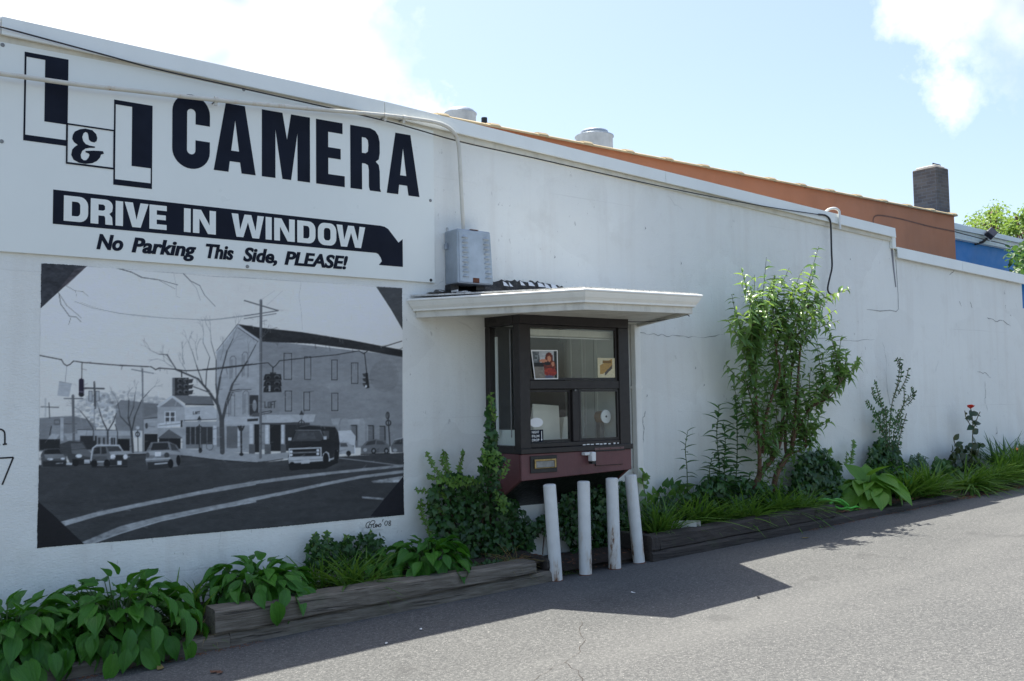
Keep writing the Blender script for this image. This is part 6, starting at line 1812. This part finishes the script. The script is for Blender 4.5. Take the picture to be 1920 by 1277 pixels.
def build_ivy():
    x, y, z = bedpos(880, -.2, 1020, .14)
    e = empty('ivy', (x, y, z), 'dark ivy mass climbing the wall and the left side of the booth', 'ivy')
    body = [(800, 930), (815, 905), (838, 888), (862, 885), (888, 900), (905, 890), (915, 905), (935, 900), (948, 930), (972, 942), (985, 960), (1005, 985), (1000, 1030), (975, 1042), (920, 1046), (870, 1048), (830, 1030), (806, 985)]
    col_ = [(917, 742), (924, 755), (928, 800), (932, 845), (946, 860), (944, 880), (930, 885), (940, 905), (905, 905), (900, 880), (905, 840), (912, 815), (912, 770)]
    ivy_fill(e, [(body, 1500, -.04, -.30), (col_, 190, -.46, -.54)], 3)
    m = MB(); rs = random.Random(8)
    for i in range(14):
        a = rs.uniform(820, 960); b = W(a, 1040, -.12); t = W(a+rs.uniform(-30, 40), rs.uniform(890, 960), -.1)
        m.tube([b, ((b[0]+t[0])/2+.05, -.14, (b[2]+t[2])/2), t], .006, 5)
    m.build('stems', M_BARK, e)
    hang = [(955, 990), (990, 985), (1030, 960), (1080, 915), (1120, 905), (1180, 905), (1183, 960), (1185, 1020), (1150, 1035), (1110, 1030), (1075, 1040), (1050, 1000), (1010, 1000), (975, 1030)]
    u = empty('ivy', (W(1100, 1030, -.15)[0], -.15, gz(5.9)+.03), 'shaded ivy hanging in the gap under the booth behind the bollards', 'ivy')
    ivy_fill(u, [(hang, 1100, -.02, -.24), ([(1050, 930), (1120, 905), (1185, 900), (1188, 990), (1150, 1010), (1060, 960)], 300, -.1, -.3)], 4)
    m = MB()
    for i in range(10):
        a = rs.uniform(1000, 1175); b = W(a, 1040, -.06); t = W(a+rs.uniform(-20, 20), rs.uniform(920, 960), -.05); m.tube([b, t], .006, 5)
    m.build('stems', M_BARK, u)
    for i, q in enumerate(([(850, 905), (830, 895), (815, 880), (806, 862), (797, 848)], [(845, 900), (833, 880), (828, 862), (834, 848)], [(862, 890), (862, 870), (868, 852), (866, 850)], [(840, 930), (812, 925), (795, 920), (776, 918)],
                           [(835, 960), (815, 950), (795, 945), (786, 952)], [(830, 900), (812, 895), (800, 890)], [(808, 1010), (800, 985), (790, 960), (788, 935)], [(845, 890), (838, 870), (836, 852), (832, 846)], [(938, 900), (948, 880), (952, 860)], [(928, 790), (922, 765), (919, 735)])):
        sprig(e, q, -.22 if q[0][0] < 900 else -.53, -.06 if q[0][0] < 900 else -.56, M_IVYY, 30+i, (.024, .042), .017)
    ivy_fill(e, [([(905, 840), (935, 845), (948, 870), (930, 880), (905, 870)], 50, -.55, -.58), ([(930, 920), (955, 940), (950, 965), (925, 950)], 45, -.34, -.40), ([(820, 895), (880, 890), (900, 905), (830, 915)], 60, -.32, -.36)], 9, M_IVYY, (.028, .045), 'young_leaves')
    # creeping ivy sprigs at the wall foot behind the daylilies
    lo = empty('ivy', (W(640, 1030, -.1)[0], -.1, gz(3)+.14), 'young ivy standing up along the wall under the signature', 'ivy')
    ivy_fill(lo, [([(572, 1045), (580, 1010), (590, 1002), (600, 1010), (612, 1000), (622, 1008), (640, 1020), (655, 1005), (690, 1000), (720, 1000), (725, 1050), (640, 1075), (580, 1070)], 520, -.03, -.2)], 12, M_IVY, (.03, .05))
    for i, q in enumerate(([(588, 1040), (588, 1015), (590, 1000)], [(612, 1040), (614, 1010), (614, 996)], [(645, 1035), (648, 1010), (652, 1003)], [(690, 1020), (694, 1002), (697, 998)])): sprig(lo, q, -.1, -.08, M_IVYY, 60+i, (.028, .042), .013)
    # low creeping edge on the upper timber
    cr = empty('ivy', (W(860, 1070, -.5)[0], -.5, gz(4.3)+.16), 'small ivy shoots creeping over the upper timber edge', 'ivy')
    ivy_fill(cr, [([(760, 1075), (860, 1058), (960, 1046), (970, 1052), (880, 1072), (770, 1090)], 240, -.42, -.56)], 14, M_IVY, (.022, .04))
    # ivy hummocks right of the tall shrub
    hm = empty('ivy', (W(1525, 920, -.15)[0], -.15, gz(8.6)+.12), 'rounded dark ivy hummock between the tall shrub and the lime hosta', 'ivy')
    ivy_fill(hm, [([(1480, 925), (1488, 885), (1500, 862), (1512, 845), (1530, 848), (1548, 842), (1562, 862), (1575, 872), (1580, 920), (1560, 945), (1500, 945)], 1100, -.04, -.34)], 15, M_IVY, (.045, .075))
    for i, q in enumerate(([(1515, 850), (1520, 838)], [(1535, 850), (1537, 836)], [(1552, 850), (1560, 842)], [(1595, 870), (1598, 840), (1600, 826)], [(1585, 870), (1588, 848)])): sprig(hm, q, -.15, -.12, M_IVYY, 70+i, (.04, .06), .018)
    h2 = empty('ivy', (W(1670, 890, -.12)[0], -.12, gz(10.2)+.06), 'ivy at the foot of the wispy shrub', 'ivy')
    ivy_fill(h2, [([(1625, 880), (1630, 840), (1650, 825), (1680, 830), (1690, 860), (1705, 890), (1640, 900)], 420, -.03, -.25)], 17, M_IVY, (.05, .08))
    gl = empty('ground_ivy', (W(1340, 950, -.3)[0], -.3, gz(7.3)+.16), 'shaded ground cover under the tall shrub', 'ground cover')
    ivy_fill(gl, [([(1205, 960), (1240, 935), (1300, 925), (1320, 900), (1345, 890), (1380, 890), (1420, 905), (1470, 915), (1480, 945), (1400, 965), (1300, 985), (1215, 995)], 1300, -.04, -.42)], 18, M_IVY, (.04, .075))
build_ivy()

# ---- vine beside the downspout
HEART = leaf_tpl(1, .9, [.7, 1.0, .95, .8, .55, .25, 0], 5, .12, .25, False)
def build_vine():
    e = empty('vine', (W(1215, 960, -.12)[0], -.12, gz(6.7)+.12), 'young vine with heart leaves climbing beside the downspout', 'vine')
    for i, q in enumerate(([(1215, 965), (1210, 930), (1205, 900), (1207, 884), (1216, 905)], [(1225, 960), (1235, 930), (1245, 915), (1262, 908), (1275, 912)], [(1240, 960), (1255, 935), (1268, 925), (1290, 915)], [(1210, 955), (1222, 930), (1232, 920)])):
        sprig(e, q, -.16, -.1, M_IVYY if i != 1 else M_STALK, 90+i, (.06, .10), .045, HEART, r=.004)
build_vine()

# ---- stalky lilies
LANCE = [leaf_tpl(1, .29, [.3, .8, 1.0, .9, .65, .32, 0], 5, .25, dr, False) for dr in (.22, .45, .7)]
NARROW = [leaf_tpl(1, .40, [.25, .75, 1.0, .92, .66, .34, 0], 4, .3, dr, False) for dr in (.35, .65, .95)]
def stalk(e, px, Y, L, step, mat, seed, tpls=LANCE, r=.006, nm='stalk_leaves'):
    rs = random.Random(seed)
    pts = smooth_path([W(a, b, Y) for a, b in px], 8)
    MB().tube(pts, [r*(1-.6*i/len(pts)) for i in range(len(pts))], 6).build('stem', M_STEM, e)
    fo = Fol(); acc = 0; k = 0; tot = len(pts)
    for i, (a, b) in enumerate(zip(pts[:-1], pts[1:])):
        A, B = Vector(a), Vector(b); acc += (B-A).length
        while acc > step:
            acc -= step; k += 1
            ang = k*2.4+rs.uniform(-.4, .4); f = i/tot
            d = Vector((math.cos(ang), math.sin(ang)*.75-.15, .15+.6*f))
            sc = L*(1-.45*f)*rs.uniform(.75, 1.1)
            if A.y+d.y*sc > -.02: d.y = -abs(d.y)*.5
            fo.add(tpls[rs.randrange(3)], frame(d, (0, 0, 1), rs.uniform(-.3, .3)), A, sc)
    fo.build(nm, mat, e)
def build_stalks():
    for i, (q, Y, L, s, lab) in enumerate((
            ([(1290, 940), (1288, 880), (1285, 840), (1290, 806)], -.20, .16, .030, 'single leafy lily stalk in the bed right of the downspout'),
            ([(1350, 930), (1348, 870), (1344, 810), (1348, 770), (1346, 758)], -.25, .22, .022, 'leafy lily stalk left of the tall shrub'),
            ([(1378, 930), (1382, 860), (1382, 800), (1380, 760), (1376, 742)], -.22, .24, .026, 'tallest leafy lily stalk against the shrub'),
            ([(1362, 940), (1358, 880), (1360, 830), (1356, 792)], -.32, .22, .022, 'dark leafy lily stalk in front of the taller ones'),
            ([(1335, 940), (1330, 890), (1335, 858)], -.30, .20, .022, 'short leafy lily stalk at the front left of the shrub'))):
        e = empty('lily_stalk', (W(q[0][0], q[0][1], Y)[0], Y, gz(7.2)+.14), lab, 'lily')
        stalk(e, q, Y, L, s, M_STALK, 200+i)
build_stalks()

# ---- the tall willowy shrub
def build_shrub():
    Y = -.30
    base = W(1408, 925, Y)
    e = empty('tall_shrub', (base[0], Y, gz(base[0])+.12), 'tall willowy shrub with reddish trunks against the white wall', 'shrub')
    rs = random.Random(77)
    br = MB()
    def limb(px, r0, r1, y0, y1):
        pts = smooth_path([W(a, b, y0+(y1-y0)*i/(len(px)-1)) for i, (a, b) in enumerate(px)], 6)
        br.tube(pts, [r0+(r1-r0)*i/(len(pts)-1) for i in range(len(pts))], 8)
        return pts
    limbs = [
        limb([(1412, 930), (1425, 890), (1446, 862), (1462, 830), (1468, 780), (1470, 700), (1472, 640)], 0.0360, 0.0115, -.30, -.22),
        limb([(1450, 925), (1456, 890), (1475, 858), (1484, 845), (1492, 810), (1510, 780), (1525, 758), (1545, 752)], 0.0331, 0.0086, -.32, -.36),
        limb([(1484, 845), (1488, 800), (1494, 740), (1500, 660), (1510, 600), (1518, 560)], 0.0216, 0.0058, -.33, -.26),
        limb([(1424, 892), (1424, 840), (1420, 790), (1416, 720), (1412, 660)], 0.0245, 0.0072, -.30, -.34),
        limb([(1430, 850), (1432, 800), (1442, 760), (1456, 720), (1462, 690), (1455, 655), (1452, 620)], 0.0216, 0.0065, -.31, -.40),
        limb([(1466, 800), (1468, 770), (1466, 735)], 0.0173, 0.0130, -.27, -.24),
        limb([(1486, 850), (1505, 842), (1512, 836), (1508, 820)], 0.0115, 0.0058, -.32, -.42),
        limb([(1520, 764), (1545, 752), (1562, 738), (1580, 710)], 0.0101, 0.0043, -.36, -.40),
        limb([(1475, 858), (1472, 820), (1478, 760), (1484, 700), (1490, 640)], 0.0187, 0.0072, -.30, -.20),
    ]
    br.build('trunk', M_BARK, e)
    tips = [(1372, 552), (1391, 508), (1437, 482), (1453, 515), (1480, 502), (1535, 462), (1530, 500), (1595, 543), (1579, 628), (1613, 672), (1365, 600), (1360, 682), (1568, 580), (1555, 560), (1420, 540), (1405, 575), (1470, 540), (1500, 530), (1490, 560), (1445, 560),
            (1385, 640), (1395, 690), (1375, 720), (1400, 610), (1430, 600), (1515, 570), (1540, 600), (1560, 650), (1590, 690), (1600, 700), (1575, 730), (1550, 690), (1530, 640), (1390, 735), (1400, 760), (1545, 770), (1560, 790), (1495, 600), (1465, 590), (1440, 640),
            (1520, 690), (1500, 700), (1430, 690), (1410, 700), (1480, 680), (1455, 740), (1500, 760), (1420, 780), (1405, 820), (1440, 800), (1515, 800), (1532, 790), (1395, 660), (1475, 620), (1555, 625), (1585, 655), (1548, 575), (1505, 505), (1415, 515), (1380, 580),
            *[(1478+90*math.cos(q*2.4)*(q/34)**.5, 665+170*math.sin(q*2.4)*(q/34)**.5) for q in range(34)], (1408, 540), (1445, 530), (1465, 520), (1520, 530), (1538, 545), (1575, 600), (1550, 720), (1530, 720), (1470, 720), (1390, 610), (1430, 740), (1488, 730)]
    mids = [p for l in limbs for p in l[len(l)//3:]]
    tw = MB(); fo = Fol(); singles = []
    for i, t in enumerate(tips):
        ty = rs.uniform(-.46, -.14) if t[1] > 600 else rs.uniform(-.78, -.28)
        T = Vector(W(t[0], t[1], ty))
        cand = [Vector(p) for p in mids if p[2] < T.z-.12]
        if not cand: cand = [Vector(p) for p in mids]
        S = min(cand, key=lambda p: abs(p.x-T.x)*.9+(p-T).length*.8+rs.uniform(0, .2)+max(0, .60-(p-T).length)*1.1)
        mid = S.lerp(T, .5)+Vector((rs.uniform(-.05, .05), rs.uniform(-.04, .04), rs.uniform(-.02, .07)))
        pts = [Vector(q) for q in smooth_path([tuple(S), tuple(mid), tuple(T)], 16)]
        n = len(pts); tw.tube(pts, [.0065*(1-.75*k/n) for k in range(n)], 5, caps=False)
        Ltot = (T-S).length; step = .046; acc = 0; k = 0
        for j in range(2, n-1):
            acc += (pts[j+1]-pts[j]).length
            while acc > step:
                acc -= step; k += 1; f = j/n
                tt = (pts[j+1]-pts[j]).normalized(); a0 = k*1.571+i
                u = tt.orthogonal().normalized(); v = tt.cross(u)
                for s in (0, PI):
                    if rs.random() < .18: continue
                    o = u*math.cos(a0+s)+v*math.sin(a0+s)
                    d = o+tt*rs.uniform(.1, .5)+Vector((rs.gauss(0, .2), rs.gauss(0, .2), rs.uniform(-.25, .35)))
                    sc = .125*(1-.45*max(0, f-.55)/.45)*rs.uniform(.6, 1.2)
                    if pts[j].y+d.normalized().y*sc > -.015: d.y = -abs(d.y)*.4
                    R = frame(d, (0, -.2, 1), rs.uniform(-.7, .7)); tp = rs.randrange(3)
                    if f > .62 and ty < -.28 and len(singles) < 240 and rs.random() < .5: singles.append((tp, R, tuple(pts[j]), sc))
                    else: fo.add(NARROW[tp], R, pts[j], sc)
    tw.build('twigs', M_TWIG, e)
    fo.build('foliage', M_SHRUB, e)
    ms = [leaf_mesh('shrub_leaf_mesh', t, M_SHRUBO) for t in NARROW]
    for tp, R, p, sc in singles: leaf_obj(ms[tp], e, R, p, sc)
    # thin leaves low on the trunks
    fo = Fol()
    for l in limbs[:6]:
        for p in l:
            for _ in range(3):
                d = Vector((rs.gauss(0, 1), rs.gauss(-.4, .6), rs.gauss(.3, .4))); fo.add(NARROW[rs.randrange(3)], frame(d), Vector(p)+Vector((rs.uniform(-.1, .1), rs.uniform(-.1, .05), rs.uniform(-.05, .05))), rs.uniform(.06, .11))
    fo.build('lower_foliage', M_SHRUB, e)
build_shrub()

# ---- wispy small-leaved shrub
TINY = leaf_tpl(1, .55, [.3, .9, 1.0, .8, .4, 0], 3, .2, .2, False)
def build_wispy():
    Y = -.16
    e = empty('wispy_shrub', (W(1665, 890, Y)[0], Y, gz(10)+.06), 'wispy small-leaved shrub right of the lime hosta', 'shrub')
    rs = random.Random(5)
    stems = [[(1668, 895), (1662, 830), (1655, 770), (1646, 735), (1640, 712)], [(1670, 895), (1668, 820), (1672, 760), (1684, 715), (1688, 670)], [(1672, 890), (1675, 820), (1684, 780), (1700, 750), (1718, 735)], [(1668, 890), (1658, 820), (1640, 775), (1622, 752)],
             [(1666, 880), (1662, 800), (1660, 762)], [(1674, 880), (1690, 810), (1700, 775)], [(1680, 800), (1694, 760), (1695, 725)], [(1684, 740), (1698, 712), (1704, 690)], [(1676, 745), (1690, 700), (1680, 672)], [(1654, 760), (1640, 745), (1634, 726)],
             [(1700, 760), (1712, 745), (1708, 726)], [(1668, 840), (1650, 800), (1648, 770)], [(1672, 840), (1688, 800), (1690, 780)]]
    for i, q in enumerate(stems): sprig(e, q, Y, Y-rs.uniform(0, .12), M_IVY if i % 3 else M_STALK, 300+i, (.028, .05), .014, TINY, 'leaves', .005)
    ivy_fill(e, [([(1636, 780), (1660, 760), (1690, 770), (1690, 820), (1685, 880), (1650, 880), (1645, 820)], 420, -.06, -.28)], 55, M_STALK, (.03, .055), 'foliage', TINY)
build_wispy()

# ---- rose
ROSE_T = leaf_tpl(1, .72, [.4, .9, 1.0, .95, .72, .36, 0], 4, .15, .22, False)
def build_rose():
    Y = -.22
    e = empty('rose_bush', (W(1815, 880, Y)[0], Y, gz(12)+.05), 'dark-leaved rose bush with one red bloom', 'rose')
    rs = random.Random(9)
    for i, q in enumerate(([(1815, 885), (1822, 840), (1824, 800), (1822, 775), (1820, 766)], [(1812, 885), (1800, 850), (1790, 830), (1788, 820)], [(1818, 885), (1832, 850), (1838, 830)], [(1824, 810), (1832, 785), (1838, 772)], [(1822, 800), (1812, 785), (1809, 770)], [(1805, 885), (1795, 858), (1783, 846)])):
        sprig(e, q, Y, Y-rs.uniform(0, .1), M_ROSELEAF, 400+i, (.08, .13) if i not in (3, 4) else (.03, .06), .055 if i not in (3, 4) else .06, ROSE_T, 'leaves', .006)
    ivy_fill(e, [([(1780, 880), (1790, 840), (1815, 830), (1835, 840), (1845, 880)], 120, -.08, -.3)], 56, M_ROSELEAF, (.07, .12), 'foliage', ROSE_T)
    c = W(1820, 766, Y-.05); m = MB()
    for k in range(18):
        a = k*2.4; f = k/18; r = .010+.034*f
        q = Vector((math.cos(a), math.sin(a), 0)); sd = Vector((-q.y, q.x, 0)); p = Vector(c)
        r *= .75; hgt = .052-.016*f; fl = .012+.020*f
        m.add([p-sd*.008, p+sd*.008, p+q*r+sd*.026+Vector((0, 0, hgt*.55)), p+q*(r+fl)+sd*.012+Vector((0, 0, hgt)), p+q*(r+fl)-sd*.012+Vector((0, 0, hgt)), p+q*r-sd*.026+Vector((0, 0, hgt*.55))], [(0, 1, 2, 5), (5, 2, 3, 4)], True)
    m.build('bloom', M_PINK, e)
    b = empty('blue_green_bush', (W(1718, 885, -.15)[0], -.15, gz(11)+.05), 'small blue-green bush between the wispy shrub and the rose', 'shrub')
    ivy_fill(b, [([(1700, 885), (1705, 858), (1718, 848), (1732, 855), (1742, 880)], 260, -.06, -.24)], 57, M_BLUEGREEN, (.04, .07), 'foliage', NARROW[0])
    for i, q in enumerate(([(1710, 880), (1708, 852)], [(1722, 880), (1722, 848)], [(1732, 882), (1736, 856)])): sprig(b, q, -.15, -.15, M_BLUEGREEN, 430+i, (.04, .06), .02, NARROW[0], 'leaves', .004)
    f = empty('orange_lily', (W(1913, 870, -.25)[0], -.25, gz(14)+.05), 'orange lily bloom at the right edge of the bed', 'lily')
    c = Vector(W(1911, 849, -.28)); m = MB()
    for k in range(6):
        a = k*PI/3; d = Vector((math.cos(a), math.sin(a)*.8-.2, .55)).normalized(); s = d.cross(Vector((0, 0, 1))).normalized()
        m.add([c-s*.01, c+s*.01, c+s*.045+d*.08, c+d*.16+Vector((0, 0, -.03)), c-s*.045+d*.08], [(0, 1, 2, 3, 4)], True)
    m.build('bloom', M_LILY, f)
    MB().tube([(f.location.x, -.25, f.location.z), tuple(c)], .006, 6).build('stem', M_STEM, f)
    g = empty('far_shrub', (W(1935, 870, -.2)[0], -.2, gz(15)+.05), 'dark shrub at the far right end of the bed', 'shrub')
    ivy_fill(g, [([(1905, 870), (1910, 840), (1925, 828), (1960, 835), (1965, 880)], 300, -.1, -.4)], 58, M_TREED, (.07, .12), 'foliage', ROSE_T)
    MB().tube([(g.location.x, -.2, g.location.z), (g.location.x+.05, -.22, g.location.z+.4)], .012, 6).build('stem', M_BARK, g)
    lp = empty('leafy_perennial', (W(1760, 880, -.2)[0], -.2, gz(11.6)+.05), 'low leafy perennial left of the rose', 'plant')
    ivy_fill(lp, [([(1745, 885), (1752, 862), (1765, 858), (1780, 870), (1785, 890)], 120, -.08, -.3)], 59, M_STALK, (.07, .11), 'foliage', ROSE_T)
    sprig(lp, [(1754, 885), (1752, 858)], -.2, -.2, M_STALK, 460, (.07, .1), .04, ROSE_T, 'leaves', .005)
build_rose()

# ---- hose
def build_hose():
    q = [(1535, 938), (1548, 936), (1560, 938), (1572, 936), (1582, 941), (1590, 949), (1578, 954), (1566, 950), (1556, 944), (1566, 939), (1580, 945), (1592, 953), (1606, 950), (1611, 955), (1598, 958), (1586, 956)]
    pts = [W(a, b, -.50-.02*math.sin(i*1.7)) for i, (a, b) in enumerate(q)]
    MB().tube(smooth_path(pts, 5), .013, 8).build('garden_hose', M_HOSE, None, label='lime green hose end looped on the soil by the dark planter', cat='hose')
build_hose()

# ---- trees behind
def tree(name, lab, px, py, X_depth_Y, crown, n, size, mat, seed, trunk_r=.16):
    Y = X_depth_Y; b = W(px, py, Y); rs = random.Random(seed)
    e = empty(name, (b[0], Y, gz(b[0])-.05), lab, 'tree')
    top = W(px, min(q[1] for q in crown)+10, Y)
    B = Vector((b[0], Y, gz(b[0])-.1)); T = Vector(top)
    m = MB(); mid = B.lerp(T, .5)+Vector((.15, .1, 0))
    tr = smooth_path([tuple(B), tuple(mid), tuple(T)], 6)
    m.tube(tr, [trunk_r*(1-.85*i/(len(tr)-1)) for i in range(len(tr))], 10)
    fo = Fol(); xs = [p[0] for p in crown]; ys = [p[1] for p in crown]
    cl = []
    while len(cl) < 60:
        a, c = rs.uniform(min(xs), max(xs)), rs.uniform(min(ys), max(ys))
        if in_poly(a, c, crown): cl.append(Vector(W(a, c, Y+rs.uniform(-1.2, 1.2))))
    for c in cl:
        s = Vector(tr[rs.randrange(len(tr)//2, len(tr))]); m.tube([s, s.lerp(c, .5)+Vector((0, 0, -.1)), c], [.03, .018, .006], 5, caps=False)
        r = rs.uniform(.22, .42)
        for _ in range(n//60):
            o = Vector((rs.gauss(0, 1), rs.gauss(0, 1), rs.gauss(0, .8))); o = o.normalized()*r*rs.random()**.5
            d = Vector((rs.gauss(0, 1), rs.gauss(0, 1), rs.gauss(-.2, .6)))
            fo.add(TINY, frame(d, (rs.gauss(0, .5), rs.gauss(0, .5), 1)), c+o, rs.uniform(*size))
    m.build('trunk', M_BARK, e); fo.build('crown', mat, e)
tree('leafy_tree', 'bright green tree rising behind the blue building', 1905, 470, 6.0, [(1850, 440), (1868, 410), (1885, 398), (1900, 408), (1930, 396), (2000, 400), (2060, 450), (2040, 560), (1930, 560), (1880, 480)], 5400, (.10, .17), M_TREE, 1)
tree('airy_tree', 'thin airy tree crown left of the bright green tree, behind the fascia', 1862, 470, 7.5, [(1812, 416), (1830, 402), (1850, 396), (1866, 384), (1880, 392), (1888, 415), (1895, 450), (1850, 450), (1820, 430)], 1300, (.08, .14), M_TREE, 2, .08)
tree('dark_tree', 'dark foliage at the end of the blue building, right edge', 1925, 500, 1.5, [(1910, 462), (1922, 448), (1960, 450), (1990, 520), (1970, 580), (1926, 570), (1918, 510)], 3000, (.08, .13), M_TREED, 3, .07)

# ---- litter and mulch
def build_litter():
    for a, b, s, mat, lab in ((1187, 1113, .018, M_VINYL, 'white paper scrap in the shade before the bollards'), (789, 1182, .016, M_VINYL, 'tiny white paper scrap on the shaded asphalt'), (724, 1208, .016, M_VINYL, 'small pale scrap near the shadow edge'),
                              (404, 1262, .030, M_MULCH, 'dry brown leaf on the asphalt near the low timber'), (412, 1264, .022, M_MULCH, 'curled brown leaf beside another dry leaf'), (300, 1255, .04, M_DRY, 'dry straw leaf against the low timber'), (1422, 1122, .02, M_TAR, 'small dark twig at the canopy shadow edge'),
                              (1510, 1010, .03, M_DRY, 'pale dry leaf in the shade of the wall')):
        g = GP(a, b); ang = random.uniform(0, 3); c, q = math.cos(ang), math.sin(ang); z = g[2]+.001
        m = MB(); P = [(-1, -.4), (.2, -.55), (1.1, -.1), (.8, .5), (-.3, .45), (-.9, .2)]
        top = [(g[0]+s*(x*c-y*q), g[1]+s*(x*q+y*c), z+.004+.25*s*abs(x)*random.random()) for x, y in P]
        bot = [(x, y, h-.003) for x, y, h in top]
        n = len(P); m.add(top+bot, [tuple(range(n)), tuple(range(2*n-1, n-1, -1))]+[(i, i+n, (i+1) % n+n, (i+1) % n) for i in range(n)])
        m.build('litter', mat, None, label=lab, cat='litter')
    rs = random.Random(2); fo = Fol()
    chip = (np.array([(-1, -.3, 0), (1, -.25, .1), (.9, .3, .05), (-.9, .25, .1), (-.9, -.2, .25), (.8, -.2, .3), (.7, .2, .3), (-.8, .2, .28)]), [(0, 1, 5, 4), (1, 2, 6, 5), (2, 3, 7, 6), (3, 0, 4, 7), (4, 5, 6, 7)])
    for i in range(3800):
        x = rs.uniform(8.7, 15) if i % 4 else rs.uniform(1, 8.6); y = rs.uniform(-.80, -.50) if x > 11.0 else rs.uniform(-.66, -.1)
        if x > 11.0 and rs.random() < .25: y = rs.uniform(-.55, -.1)
        z = gz(x)+(.16 if 6.3 < x < 8.7 or 2.3 < x < 5.1 else (.055 if y > -.6 else .006))+.02
        if x > 11.2 and y < -.6: z = gz(x)+.004
        a = rs.uniform(0, 2*PI); d = Vector((math.cos(a), math.sin(a), rs.gauss(0, .2)))
        fo.add(chip, frame(d), (x, y, z), rs.uniform(.008, .022))
    # leaf crumbs along the foot of the timbers
    for i in range(420):
        x = rs.uniform(.9, 2.6) if i % 2 else rs.uniform(8.3, 11.2); y = -.745-abs(rs.gauss(0, .03)); a = rs.uniform(0, 6)
        fo.add(chip, frame((math.cos(a), math.sin(a), 0)), (x, y, gz(x)+.003), rs.uniform(.004, .013))
    fo.build('bark_mulch', M_MULCH, None, label='loose red-brown bark mulch along the bed edge')
build_litter()
